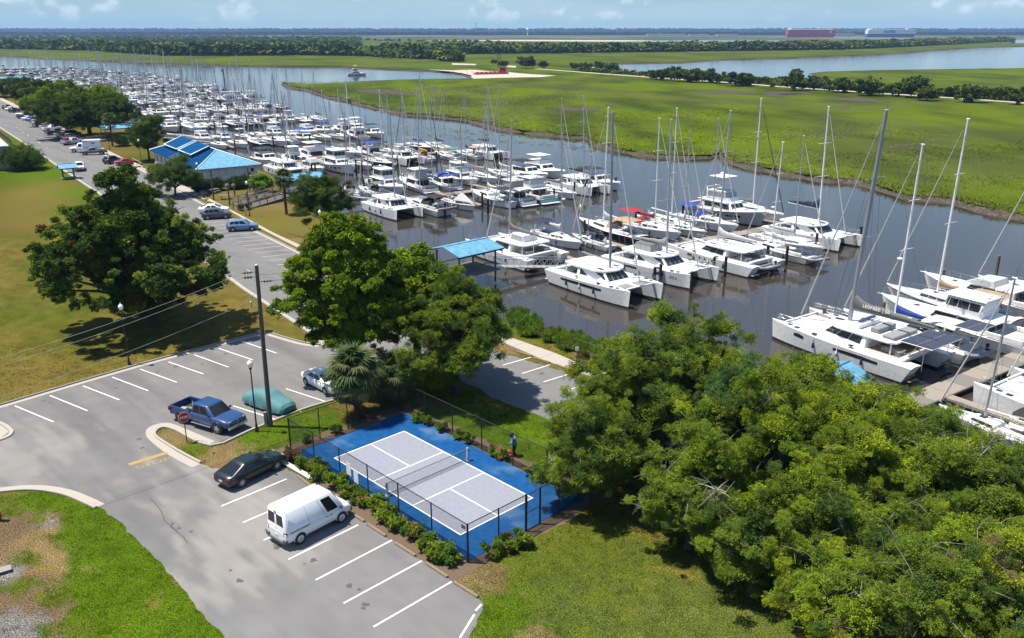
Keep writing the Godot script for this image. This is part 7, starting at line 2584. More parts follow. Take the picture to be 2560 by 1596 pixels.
# simple versions for the crowded docks far away
func make_far_boat(kind: String, k: int) -> Node3D:
	var L: float = [11.0, 12.5, 14.0, 15.5][k % 4]
	if kind == "sail":
		var hulls: Array = [M.gel, M.gel_cream, M.hull_navy, M.gel, M.gel_cool]
		var covers: Array = [M.canvas_navy, M.canvas_white, M.canvas_blue, M.canvas_grey, M.canvas_tan]
		var B := L * 0.3
		var t := thing("sailboat", "", "sailboat")
		t.set_meta("kindname", "sailboat")
		var f := L * 0.085
		var h := {"L": L, "B": B, "fs": f, "fb": f * 1.35, "sw": 0.72, "rake": L * 0.09, "flare": 0.22, "full": 1.9}
		part("hull", hull_mesh(h), hulls[k % 5], t)
		part("boot_stripe", boot_mesh(h), M.boot, t)
		part("deck", deck_mesh(h), M.nonskid, t)
		var H := house(-L * 0.06, L * 0.24, B * 0.62, B * 0.36, f * 1.07, L * 0.045, 0.5, 0.1, 0.12)
		add_house(t, "coachroof", H, M.gel, 0.07)
		windows(t, H, [["s", 1, 0.12, 0.88, 0.3, 0.78]], M.boat_glass, "portlight")
		part("cockpit_sole", MB.new().box(Vector3(-L * 0.25, f * 1.15, 0), Vector3(L * 0.3, 0.03, B * 0.3), 0.0), M.teak, t)
		if k % 2 == 0:
			bimini(t, -L * 0.42, -L * 0.16, B * 0.66, f * 1.3, f + 2.0, covers[(k + 1) % 5])
		add_rig(t, {"x": L * 0.09, "y": f * 1.5, "H": L * (1.25 + 0.06 * (k % 3)), "boom": L * 0.36, "boom_y": f + 1.2, "cover": covers[k % 5], "bow": L * 0.49, "bow_y": f * 1.35, "stern": -L * 0.49, "stern_y": f, "half": B * 0.46, "spar": M.alu if k % 3 else M.white_spar, "wr": 0.02, "r": 0.1, "jib": M.canvas_white if k % 3 else M.canvas_navy})
		return t
	var t2 := thing("motor_yacht", "", "motor yacht")
	t2.set_meta("kindname", "motor_yacht")
	var B2 := L * 0.33
	var f2 := L * 0.085
	var h2 := {"L": L, "B": B2, "fs": f2 * 0.85, "fb": f2 * 1.6, "sw": 0.92, "rake": L * 0.07, "flare": 0.4, "full": 2.4, "mid": 0.35}
	part("hull", hull_mesh(h2), M.gel if k % 4 else M.gel_cool, t2)
	part("boot_stripe", boot_mesh(h2), M.boot, t2)
	part("deck", deck_mesh(h2, 0, 1, 0.03), M.gel, t2)
	var y := f2
	var H2 := house(-L * 0.27, L * 0.16, B2 * 0.84, B2 * 0.66, y, 1.3, L * 0.07, 0.05, 0.16)
	add_house(t2, "saloon", H2, M.gel, 0.04)
	windows(t2, H2, [[0, 2, 0.05, 0.95, 0.4, 0.9], ["s", 1, 0.08, 0.9, 0.35, 0.86], [2, 1, 0.1, 0.9, 0.1, 0.9]], M.boat_glass, "saloon_window")
	var T := house(L * 0.10, L * 0.36, B2 * 0.62, B2 * 0.30, y + f2 * 0.1, 0.42, 0.9, 0.0, 0.12)
	add_house(t2, "foredeck_trunk", T, M.gel, 0.05)
	part("cockpit_sole", MB.new().box(Vector3(-L * 0.38, y + 0.03, 0), Vector3(L * 0.2, 0.03, B2 * 0.74), 0.0), M.teak, t2)
	if k % 3 != 2:
		var F := house(-L * 0.24, L * 0.05, B2 * 0.76, B2 * 0.58, y + 1.3, 0.65, 0.35, -0.05, -0.05)
		add_house(t2, "flybridge_coaming", F, M.gel, -0.2)
		if k % 2 == 0:
			var E := house(-L * 0.22, L * 0.02, B2 * 0.68, B2 * 0.58, y + 1.9, 1.0, 0.3, 0.05, 0.05)
			add_house(t2, "helm_enclosure", E, [M.canvas_white, M.canvas_black, M.canvas_beige][k % 3], 0.06)
			windows(t2, E, [[0, 1, 0.05, 0.95, 0.1, 0.84], ["s", 1, 0.05, 0.95, 0.1, 0.84]], M.vinyl, "clear_panel")
		part("hardtop", MB.new().box(Vector3(-L * 0.10, y + 3.05, 0), Vector3(L * 0.27, 0.12, B2 * 0.72), 0.05), M.gel, t2)
	else:
		bimini(t2, -L * 0.3, L * 0.04, B2 * 0.8, y + 1.2, y + 2.5, [M.canvas_navy, M.canvas_blue, M.canvas_black, M.canvas_teal][k % 4], "cockpit_awning")
	return t2


# ---------------------------------------------------------------- the marina: s runs along the shore, t out over the water
const ES := Vector3(-0.57358, 0, -0.81915)
const ET := Vector3(0.81915, 0, -0.57358)
var ALONG := atan2(0.81915, -0.57358)   # turn that points +x along s
var OUT := atan2(0.57358, 0.81915)      # turn that points +x along t


func S(s: float, t: float, y := 0.0) -> Vector3:
	return ES * s + ET * t + Vector3(0, y, 0)


# berth a boat: near end at s0, bow "in" (away from the camera side) or "out"
func berth(o: Node3D, s_near: float, t: float, L: float, bow_near: bool, skew := 0.0) -> Node3D:
	o.position = S(s_near + L * 0.5, t, WATER)
	taken.append([s_near + L * 0.5, t, 3.7 if str(o.name).begins_with("cat") else 2.2])
	o.rotation.y = ALONG + (PI if bow_near else 0.0) + skew
	return o


var taken := []

func near_at(px: float, py: float) -> Vector2:
	var p := P(px, py, WATER)
	return Vector2(p.dot(ES), p.dot(ET))


func put(o: Node3D, px: float, py: float, L: float, bow_near: bool, skew := 0.0) -> Node3D:
	var n := near_at(px, py)
	return berth(o, n.x, n.y, L, bow_near, skew)


func make_piling() -> Node3D:
	var t := thing("piling", "", "piling")
	t.set_meta("kindname", "piling")
	part("post", MB.new().tube([Vector3(0, -1.0, 0), Vector3(0, 2.6, 0)], [0.21, 0.19], 8), M.pile, t)
	part("cap", MB.new().lathe([[0.2, 2.58], [0.2, 2.64], [0.0, 2.7]], 8), M.pile_tan, t)
	return t


func make_docks() -> void:
	var pile := make_piling()
	pile.position = S(66.4 + 2.0, 74.0, WATER)
	pile.set_meta("label", "dark wooden piling standing between two moored boats")
	pile.set_meta("group", "pilings of the docks")
	var r := RandomNumberGenerator.new()
	r.seed = 31
	var row := 0
	for sd in [34.6, 85.0, 139.0, 190.5, 242.0, 294.0, 346.0, 398.0, 450.0, 502.0, 554.0, 606.0, 658.0, 710.0, 762.0, 814.0]:
		var t0 := 64.0 if sd < 40.0 else 67.0
		var t1 := outer(sd) + 2.0
		var d := thing("floating_dock", "floating dock with finger piers, number %s counted out along the shore from the near boats" % ["one", "two", "three", "four", "five", "six", "seven", "eight", "nine", "ten", "eleven", "twelve", "thirteen", "fourteen", "fifteen", "sixteen"][row], "dock", S(sd, t0, WATER), OUT, "floating docks")
		var len := t1 - t0
		part("walkway", MB.new().box(Vector3(len * 0.5, 0.42, 0), Vector3(len, 0.2, 2.2), 0.02), M.dock, d)
		part("float", MB.new().box(Vector3(len * 0.5, 0.1, 0), Vector3(len - 0.3, 0.44, 1.9), 0.0), M.pile, d)
		if sd < 250.0:
			var planks := int(len / 2.4)
			for k in planks:
				part("deck_board_bay", MB.new().box(Vector3(1.2 + k * len / planks, 0.535, 0), Vector3(len / planks - 0.05, 0.03, 2.1), 0.0), M.dock if k % 3 else M.grey_deck, d)
		var step := 10.4
		var k2 := 0
		var x := 4.5
		while x < len:
			for s in [-1.0, 1.0]:
				if sd < 40.0 and s > 0.0:
					continue
				var fl := 11.5
				if sd < 450.0:
					part("finger_pier", MB.new().box(Vector3(x, 0.38, -s * (1.1 + fl * 0.5)), Vector3(1.0, 0.24, fl), 0.02), M.dock, d)
				var p := d.position + d.transform.basis * Vector3(x, 0, -s * (1.4 + fl))
				if sd < 660.0:
					dup(pile, p + Vector3(0, r.randf_range(-0.3, 0.2), 0), r.randf() * TAU, "dark wooden piling standing between two moored boats", "pilings of the docks")
			x += step
			k2 += 1
		row += 1
	# pilings that stand out in the photograph
	for q in [[2203, 815, "tan wooden piling rising beside the catamaran with the grey boom bag"], [2055, 830, "tan topped piling behind the catamaran's foredeck"], [2352, 725, "tan piling behind the wooden bowed sailboat"], [2490, 690, "tan piling in open water behind the white motor yachts"]]:
		var o := dup(pile, P(q[0], q[1], WATER), 0.0, q[2], "tan pilings")
		for c in o.get_children():
			c.material_override = M.pile_tan
	for q in [[1650, 712], [1812, 692], [1965, 663], [1113, 545], [1220, 536], [1385, 508], [1463, 490], [789, 440], [905, 430]]:
		dup(pile, P(q[0], q[1], WATER), 0.3, "dark wooden piling at the outer end of a finger pier", "pilings at finger ends")


func outer(s: float) -> float:
	if s < 40.0:
		return 100.0
	if s < 280.0:
		return 117.0
	if s < 470.0:
		return lerpf(117.0, 142.0, (s - 280.0) / 190.0)
	return lerpf(142.0, 150.0, (s - 470.0) / 200.0) if s < 670.0 else lerpf(150.0, 125.0, (s - 670.0) / 200.0)


func make_fleet() -> void:
	var w: Material = M.canvas_white
	# first row, camera side
	var c1 := make_catamaran("sleek white catamaran with a long black hull window nearest the gangway", {"L": 14.4, "B": 7.0, "mast": 21.0, "spar": M.grey_spar, "cover": null, "hull_windows": [[0.22, 0.72]], "mr": 0.15, "boom": 5.0, "net": M.canvas_lightgrey, "f": 1.9})
	put(c1, 1612, 765, 14.4, true, 0.03)
	var c2 := make_catamaran("white catamaran with black hull trim and grey helm canopy beside the sleek one", {"L": 14.6, "B": 7.1, "mast": 19.5, "spar": M.alu, "cover": M.canvas_lightgrey, "enclosure": M.canvas_grey, "hull_windows": [[0.3, 0.46], [0.66, 0.74]], "f": 1.75})
	put(c2, 1754, 719, 14.6, true, 0.08)
	var nm := obj("name_lettering", word("INCA", 0.5, 0.02), M.dark_trim, c2)
	nm.position = Vector3(5.1, 1.25, 3.43)
	var c3 := make_catamaran("white catamaran moored stern out with curved bathing steps and a dinghy", {"L": 14.8, "B": 7.2, "mast": 20.0, "spar": M.alu, "cover": M.canvas_white, "hull_windows": [[0.4, 0.44], [0.5, 0.52], [0.56, 0.58], [0.66, 0.72]], "hull": M.gel})
	put(c3, 1916, 690, 14.8, false, 0.06)
	dinghy("grey inflatable dinghy hung across the stern of the white catamaran", c3.position + c3.transform.basis * Vector3(-7.0, 0.75, 0.2), c3.rotation.y + PI * 0.5, 3.4)
	var s4 := make_sailboat("cream pilothouse sailboat with a black sheer stripe and rigid dinghy astern", {"L": 11.6, "hull": M.gel_cream, "stripe": M.black, "cover": M.canvas_white, "spar": M.white_spar, "bimini": M.canvas_white, "mast": 15.5, "radar": true, "boot": M.boot})
	put(s4, 2030, 662, 11.6, false)
	dinghy("white dinghy hanging behind the cream pilothouse sailboat", s4.position + s4.transform.basis * Vector3(-6.6, 0.7, 0.0), s4.rotation.y + PI * 0.5, 3.2)
	var s5 := make_sailboat("plain white sailboat moored bow out next to the end catamaran", {"L": 12.4, "cover": w, "spar": M.alu, "mast": 16.0, "hull": M.gel})
	put(s5, 2060, 645, 12.4, true)
	var c6 := make_catamaran("white catamaran at the dock end with a navy sail bag and windowed saloon", {"L": 13.4, "B": 6.9, "mast": 19.5, "spar": M.white_spar, "cover": M.canvas_navy, "hull": M.gel, "panes": 6, "boom_up": 3.4, "cover_h": 0.8, "hull_windows": []})
	put(c6, 2127, 626, 13.4, true)
	# first row, far side
	var y7 := make_cruiser("tall white sport fishing yacht with an open tower", {"L": 15.6, "B": 5.0, "tower": true, "hardtop": false, "enclosed": M.canvas_white, "clear": M.pale_glass, "hull": M.gel_grey, "f": 1.7, "saloon_h": 1.5})
	put(y7, 1914, 572, 15.6, true)
	var s8 := make_sailboat("white sailboat with a bright blue cockpit canopy", {"L": 13.0, "cover": w, "dodger": M.canvas_blue, "bimini": M.canvas_blue, "mast": 17.0, "hull": M.gel})
	put(s8, 1845, 587, 13.0, true)
	var s9 := make_sailboat("low grey sailboat with a dark sheer stripe by the bright blue canopy", {"L": 11.0, "cover": w, "stripe": M.black, "hull": M.gel_cream, "mast": 15.5, "boot": M.boot})
	put(s9, 1766, 600, 11.0, true)
	var s11 := make_sailboat("white sailboat with a wine red boom cover and red canopy", {"L": 13.5, "cover": M.canvas_wine, "bimini": M.canvas_red, "dodger": M.canvas_red, "mast": 17.5, "hull": M.gel, "spar": M.white_spar})
	put(s11, 1702, 607, 13.5, true)
	var s12 := make_sailboat("white sailboat with a bare white boom behind the red canopied one", {"L": 12.0, "cover": null, "mast": 18.5, "spar": M.white_spar, "hull": M.gel})
	put(s12, 1735, 585, 12.0, true)
	var s10 := make_sailboat("long black hulled sailboat with a tan cockpit awning", {"L": 14.4, "cover": w, "bimini": M.canvas_tan, "dodger": M.canvas_tan, "hull": M.hull_black, "mast": 19.0, "spar": M.white_spar, "deck": M.gel, "mr": 0.11, "boot": M.boot})
	put(s10, 1603, 613, 14.4, false)
	var s14 := make_sailboat("white motor sailor with a navy blue cockpit awning behind the gangway", {"L": 11.5, "cover": w, "bimini": M.canvas_navy, "mast": 16.0, "hull": M.gel, "radar": true})
	put(s14, 1455, 629, 11.5, true)
	var s15 := make_sailboat("small sailboat with a navy cover rolled over its deck", {"L": 9.0, "cover": M.canvas_navy, "dodger": M.canvas_navy, "mast": 13.0, "hull": M.gel})
	put(s15, 1530, 630, 9.0, false)
	var c13 := make_catamaran("broad white catamaran with a glazed helm shelter beside the gangway", {"L": 14.0, "B": 7.8, "mast": 18.5, "spar": M.alu, "cover": M.canvas_grey, "enclosure": M.gel, "f": 1.8, "step": M.nonskid_grey, "hull_windows": []})
	put(c13, 1362, 674, 14.0, false, 0.1)
	var kayak := thing("kayak", "turquoise kayak lashed on the broad catamaran's side deck", "kayak", c13.position + c13.transform.basis * Vector3(3.4, 2.15, 2.6), c13.rotation.y + 0.1)
	part("hull", MB.new().tube([Vector3(-1.2, 0, 0), Vector3(-0.6, 0.02, 0), Vector3(0.6, 0.02, 0), Vector3(1.2, 0, 0)], [0.04, 0.3, 0.3, 0.04], 8), M.canvas_teal, kayak)
	part("cockpit", MB.new().box(Vector3(0, 0.28, 0), Vector3(0.7, 0.06, 0.34), 0.02), M.black, kayak)
	var wg := thing("wind_generator", "small white wind generator on a pole behind the broad catamaran", "wind turbine", c13.position + c13.transform.basis * Vector3(-6.4, 2.0, -2.2), 0.3)
	part("pole", MB.new().tube([Vector3.ZERO, Vector3(0, 3.4, 0)], [0.04], 5), M.white_spar, wg)
	for k in 5:
		var a := TAU * k / 5.0
		part("blade", MB.new().box(Vector3(cos(a) * 0.4, 3.4 + sin(a) * 0.4, 0.12), Vector3(0.8, 0.09, 0.02), 0.0, 0.0, Basis(Vector3.BACK, a)), M.white_spar, wg)
	# second row, camera side
	put(make_catamaran("white catamaran with a navy sail cover at the shore end of the second dock", {"L": 12.2, "B": 6.4, "mast": 17.0, "cover": M.canvas_navy, "hull": M.gel_cool, "hull_windows": [[0.6, 0.63]], "panes": 4}), 1026, 550, 12.2, true)
	var s21 := make_sailboat("white sailboat moored stern out with a dark canopy and dinghy on davits", {"L": 13.0, "cover": M.canvas_navy, "bimini": M.canvas_black, "dodger": M.canvas_black, "mast": 17.5, "sw": 0.85})
	put(s21, 1108, 543, 13.0, false, 0.06)
	dinghy("pale grey dinghy raised on davits behind a dark canopied sailboat", s21.position + s21.transform.basis * Vector3(-7.1, 1.2, 0), s21.rotation.y + PI * 0.5 + 0.1, 3.4, 0.3)
	var s22 := make_sailboat("small sailboat under a white peaked tarpaulin with a red buoy on its rail", {"L": 10.0, "cover": null, "bimini": M.canvas_navy, "mast": 14.5, "hull": M.gel_cool, "stripe": M.boot_blue})
	put(s22, 1188, 531, 10.0, true)
	var tp := thing("deck_tarpaulin", "white peaked tarpaulin stretched over a small sailboat's foredeck", "tarpaulin", s22.position + s22.transform.basis * Vector3(2.0, 1.4, 0), s22.rotation.y)
	var tm := MB.new().flat()
	tm.tri(Vector3(-2.2, 0.1, -1.3), Vector3(-1.2, 1.5, 0), Vector3(2.6, 0.1, 0))
	tm.tri(Vector3(-2.2, 0.1, 1.3), Vector3(2.6, 0.1, 0), Vector3(-1.2, 1.5, 0))
	tm.tri(Vector3(-2.2, 0.1, -1.3), Vector3(-2.2, 0.1, 1.3), Vector3(-1.2, 1.5, 0))
	part("sheet", tm, M.canvas_white, tp)
	put(make_sailboat("double ended ketch with a black stripe and blue cockpit panel", {"L": 14.0, "hull": M.gel_cool, "stripe": M.black, "cover": w, "bimini": M.canvas_black, "mast": 17.0, "mizzen": true, "sw": 0.35}), 1284, 523, 14.0, false)
	put(make_cruiser("white trawler yacht with a beige helm canopy", {"L": 12.5, "enclosed": M.canvas_beige, "canvas": M.canvas_white}), 1322, 517, 12.5, false)
	put(make_cruiser("turquoise hulled flybridge motor yacht moored stern out", {"L": 13.6, "B": 4.6, "hull": M.hull_teal, "enclosed": M.canvas_white, "clear": M.pale_glass, "platform": M.gel}), 1374, 511, 13.6, false)
	put(make_sailboat("white sailboat with a grey boom cover next to the turquoise yacht", {"L": 12.0, "cover": M.canvas_grey, "mast": 18.0, "spar": M.alu}), 1443, 502, 12.0, true)
	put(make_catamaran("white catamaran with a furled orange halyard at the end of the second dock", {"L": 12.4, "B": 6.0, "mast": 18.0, "cover": M.canvas_black, "hull": M.gel_cool, "hull_windows": [], "jib": M.canvas_white}), 1503, 491, 12.4, true)
	# second row, far side
	put(make_cruiser("white flybridge yacht with a boxy glazed helm", {"L": 13.5, "enclosed": M.canvas_white, "clear": M.boat_glass}), 1010, 490, 13.5, true)
	put(make_cruiser("white yacht with a black curtained cockpit", {"L": 12.5, "enclosed": M.canvas_white, "canvas": M.canvas_black, "house": M.gel}), 1077, 484, 12.5, false)
	put(make_cruiser("white express boat with a blue sun awning", {"L": 11.0, "fly": false, "canvas": M.canvas_blue}), 1138, 477, 11.0, false)
	put(make_cruiser("white trawler with square saloon windows beside a dark furled sail", {"L": 12.0, "side_panes": 4}), 1195, 468, 12.0, true)
	put(make_sailboat("white sailboat with a pale boom tent", {"L": 11.5, "cover": M.canvas_beige, "mast": 16.0}), 1245, 462, 11.5, true)
	put(make_sailboat("white sailboat with a tall silver mast among the trawlers", {"L": 12.0, "cover": w, "mast": 19.0}), 1296, 455, 12.0, false)
	put(make_sailboat("white sailboat with a black furled foresail", {"L": 11.0, "cover": M.canvas_black, "jib": M.canvas_black, "mast": 17.5}), 1110, 472, 11.0, true)
	# beside the building
	put(make_sailboat("white sailboat with a bright red boom cover behind the round oak", {"L": 10.5, "cover": M.canvas_red, "mast": 15.5, "spar": M.alu, "dodger": M.canvas_grey}), 905, 500, 10.5, false, -0.3)
	put(make_sailboat("sailboat with a big grey spray canopy beside the red covered one", {"L": 10.5, "cover": M.canvas_navy, "dodger": M.canvas_grey, "bimini": M.canvas_grey, "mast": 15.0}), 960, 500, 10.5, false)
	# third row, camera side
	put(make_catamaran("white catamaran with dark saloon windows beside the blue roofed building", {"L": 13.2, "B": 6.4, "mast": 17.5, "cover": null, "hull": M.gel_cool, "panes": 4, "hull_windows": [[0.3, 0.33], [0.38, 0.41], [0.46, 0.49]]}), 747, 446, 13.2, true)
	put(make_cruiser("white express yacht with a black underside", {"L": 11.5, "fly": false, "boot": M.hull_black, "canvas": M.canvas_white}), 810, 437, 11.5, true)
	put(make_cruiser("long white trawler yacht with a raised glazed wheelhouse", {"L": 15.6, "B": 4.8, "enclosed": M.canvas_white, "clear": M.boat_glass, "f": 1.6, "side_panes": 4}), 888, 440, 15.6, true)
	put(make_sailboat("white sailboat with navy canvas beside the long trawler", {"L": 11.0, "bimini": M.canvas_navy, "cover": M.canvas_navy, "mast": 16.0}), 930, 428, 11.0, true)
	put(make_sailboat("navy hulled sailboat in the third row of docks", {"L": 12.5, "hull": M.hull_navy, "cover": w, "mast": 17.0, "spar": M.white_spar}), 984, 424, 12.5, true)
	put(make_catamaran("white catamaran with a rounded hardtop in the third row", {"L": 12.4, "B": 6.2, "mast": 17.0, "cover": w, "hull": M.gel_cool, "enclosure": M.canvas_white}), 1040, 415, 12.4, true)
	put(make_sailboat("sailboat with a bright yellow sail bundle on deck", {"L": 11.5, "cover": M.canvas_yellow, "dodger": M.canvas_yellow, "mast": 16.5}), 1082, 408, 11.5, false)
	put(make_sailboat("white sailboat with a green canopy in the third row", {"L": 12.0, "bimini": M.canvas_teal, "cover": w, "mast": 17.0}), 1150, 405, 12.0, false)
	put(make_catamaran("white catamaran at the outer end of the third row with cyan covers", {"L": 12.4, "B": 6.2, "mast": 17.5, "cover": M.canvas_navy, "hull": M.gel_cool, "hull_windows": []}), 1254, 401, 12.4, true)
	put(make_sailboat("white sailboat with a cream hull and folded tan canvas in the third row", {"L": 11.0, "bimini": M.canvas_tan, "hull": M.gel_cream, "mast": 16.0}), 1200, 401, 11.0, false)
	# the corner on the right
	var r1 := make_catamaran("large white catamaran with a grey lettered boom bag and stern solar roof", {"L": 15.4, "B": 8.0, "mast": 23.0, "spar": M.grey_spar, "cover": M.canvas_grey, "flybridge": true, "arch": [2, 5, 1.5, 1.0], "mr": 0.2, "boom": 8.4, "cover_h": 0.75, "boom_up": 2.5, "mast_rake": -0.9, "f": 1.9, "roof_hatches": [[0.12, 0.12], [0.12, -0.05], [0.02, 0.2]], "hull_windows": [[0.72, 0.8], [0.2, 0.5]], "step": M.teak, "wire": "black"})
	berth(r1, 37.2, 72.2, 15.4, false, 0.02)
	var lt := obj("bag_lettering", word("LEOPARD | 50", 0.42, 0.02), M.sign_white, r1)
	lt.transform = Transform3D(Basis(Vector3.UP, PI).rotated(Vector3.RIGHT, 0.0), Vector3(-1.6, 4.95, -0.22))
	var lt2 := obj("bag_lettering", word("LEOPARD | 50", 0.42, 0.02), M.sign_white, r1)
	lt2.position = Vector3(-1.6, 4.95, 0.22)
	var r2 := make_sailboat("white sailboat with a bright blue boom cover and a solar panel arch", {"L": 14.2, "B": 4.6, "cover": M.canvas_blue, "mast": 19.5, "spar": M.white_spar, "arch": [2, 4, 1.1, 0.85], "bimini": M.canvas_white, "dodger": M.canvas_black, "radar": true, "sw": 0.9, "mr": 0.11})
	berth(r2, 37.0, 79.0, 14.2, false)
	dinghy("grey inflatable dinghy hung behind the solar arch sailboat", r2.position + r2.transform.basis * Vector3(-7.4, 0.9, 0), r2.rotation.y + PI * 0.5, 3.3)
	var r3 := make_cruiser("large white motor yacht with a curved glazed flybridge", {"L": 16.4, "B": 4.7, "enclosed": M.gel, "clear": M.boat_glass, "f": 1.45, "saloon_h": 1.25, "sole": M.nonskid, "side_panes": 2})
	berth(r3, 34.6, 85.4, 16.4, false)
	var r4 := make_sailboat("sailboat with a wooden bow rail and a tan deck cover", {"L": 15.0, "cover": M.canvas_tan, "hull": M.gel_cream, "stripe": M.hull_navy, "mast": 21.0, "spar": M.white_spar, "sole": M.teak, "bimini": M.canvas_tan, "mr": 0.12})
	berth(r4, 39.0, 91.2, 15.0, false)
	var r5 := make_cruiser("white motor yacht with a dark oval windscreen behind the tan covered sailboat", {"L": 15.0, "B": 4.6, "fly": false, "canvas": M.canvas_white, "f": 1.4})
	berth(r5, 38.5, 98.0, 15.0, false)
	berth(make_sailboat("white sailboat with a radar dome beyond the dark windowed motor yacht", {"L": 14.0, "cover": w, "mast": 20.0, "spar": M.white_spar, "radar": true}), 36.0, 104.0, 14.0, false)
	var r6 := make_catamaran("white catamaran with a navy boom bag lying below the stone dock", {"L": 15.0, "B": 8.0, "mast": 21.0, "cover": M.canvas_navy, "spar": M.white_spar, "flybridge": true, "mr": 0.16, "hull_windows": [], "f": 1.8, "boom": 7.5})
	berth(r6, 17.2, 72.6, 15.0, false)
	berth(make_sailboat("white sailboat with a black sprayhood across the stone dock from the solar arch", {"L": 12.5, "cover": w, "dodger": M.canvas_black, "bimini": M.canvas_navy, "mast": 17.0}), 20.0, 80.2, 12.5, false)
	berth(make_cruiser("white cruiser with a navy awning across the stone dock from the large motor yacht", {"L": 12.0, "canvas": M.canvas_navy, "enclosed": M.canvas_white}), 20.5, 85.6, 12.0, true)
	var r7 := make_sailboat("small boat with pale solar panels and a red ensign among the grove tops", {"L": 9.0, "cover": null, "mast": 12.5, "bimini": M.canvas_black, "arch": [1, 3, 1.1, 0.8], "hull": M.gel})
	berth(r7, 23.5, 65.0, 9.0, false)
	var fg := thing("ensign", "small red flag at the stern of the solar panelled boat", "flag", r7.position + r7.transform.basis * Vector3(-4.2, 1.2, 1.0), r7.rotation.y)
	part("staff", MB.new().tube([Vector3.ZERO, Vector3(-0.3, 1.2, 0)], [0.02], 4), M.white_spar, fg)
	part("cloth", MB.new().box(Vector3(-0.6, 0.85, 0), Vector3(0.6, 0.55, 0.03), 0.0, 0.2), M.canvas_red, fg)
	# crowded rows further along
	var protos := []
	var words := ["white sailboat with a navy boom cover in the crowded far docks", "cream sailboat with a white boom cover in the crowded far docks", "navy hulled sailboat with a blue boom cover in the crowded far docks", "white sailboat with a grey boom cover and dark foresail in the far docks", "pale sailboat with a tan boom cover in the crowded far docks", "white sailboat with a navy cover and tall silver mast in the far docks"]
	var words2 := ["pale flybridge yacht with a white helm canopy in the far docks", "white flybridge yacht with an open helm in the far docks", "white day boat with a dark awning in the crowded far docks", "larger white flybridge yacht in the crowded far docks", "pale flybridge yacht with a black helm canopy in the far docks", "white cruiser with a blue or navy awning in the far docks"]
	for k in 6:
		protos.append([make_far_boat("sail", k), [11.0, 12.5, 14.0, 15.5][k % 4], words[k]])
	for k in 6:
		protos.append([make_far_boat("motor", k), [11.0, 12.5, 14.0, 15.5][k % 4], words2[k]])
	var first := {}
	var r := RandomNumberGenerator.new()
	r.seed = 8
	var total := 0
	for row in [[190.5, 1.0], [242.0, -1.0], [242.0, 1.0], [294.0, -1.0], [294.0, 1.0], [346.0, -1.0], [346.0, 1.0], [398.0, -1.0], [398.0, 1.0], [450.0, -1.0], [450.0, 1.0], [502.0, -1.0], [502.0, 1.0], [554.0, -1.0], [554.0, 1.0], [606.0, -1.0], [606.0, 1.0], [658.0, -1.0], [710.0, -1.0], [762.0, -1.0], [814.0, -1.0]]:
		var sd: float = row[0]
		var t := 69.5
		while t < outer(sd):
			var k := r.randi() % 12
			if r.randf() < 0.2:
				k = r.randi() % 6
			var o: Node3D
			if first.has(k):
				o = dup(protos[k][0], Vector3.ZERO, 0)
			else:
				o = protos[k][0]
				first[k] = true
			o.set_meta("label", protos[k][2])
			o.set_meta("group", "boats in the crowded far docks")
			var L: float = protos[k][1]
			var near: float = sd + 1.6 if row[1] > 0.0 else sd - 1.6 - L
			berth(o, near, t, L, r.randf() < 0.6)
			total += 1
			t += (r.randf_range(4.4, 5.4) if sd < 460.0 else r.randf_range(5.4, 6.6)) if k < 6 else (r.randf_range(4.8, 5.8) if sd < 460.0 else r.randf_range(5.8, 7.2))
	# berths still free in the near rows
	for row in [[85.0, 1.0], [139.0, -1.0], [139.0, 1.0], [190.5, -1.0]]:
		var t := 71.0
		while t < 116.0:
			var near: float = row[0] + 1.6 if row[1] > 0.0 else row[0] - 15.0
			var free := true
			for q in taken:
				if absf(q[0] - near - 6.5) < 12.0 and absf(q[1] - t) < q[2] + 2.1:
					free = false
			if free:
				var k := r.randi() % 10
				var o := dup(protos[k][0], Vector3.ZERO, 0)
				o.set_meta("label", str(protos[k][2]).replace("crowded far docks", "nearer docks").replace("far docks", "nearer docks"))
				o.set_meta("group", "boats filling berths of the nearer docks")
				berth(o, near, t, protos[k][1], r.randf() < 0.6)
			t += 0.5


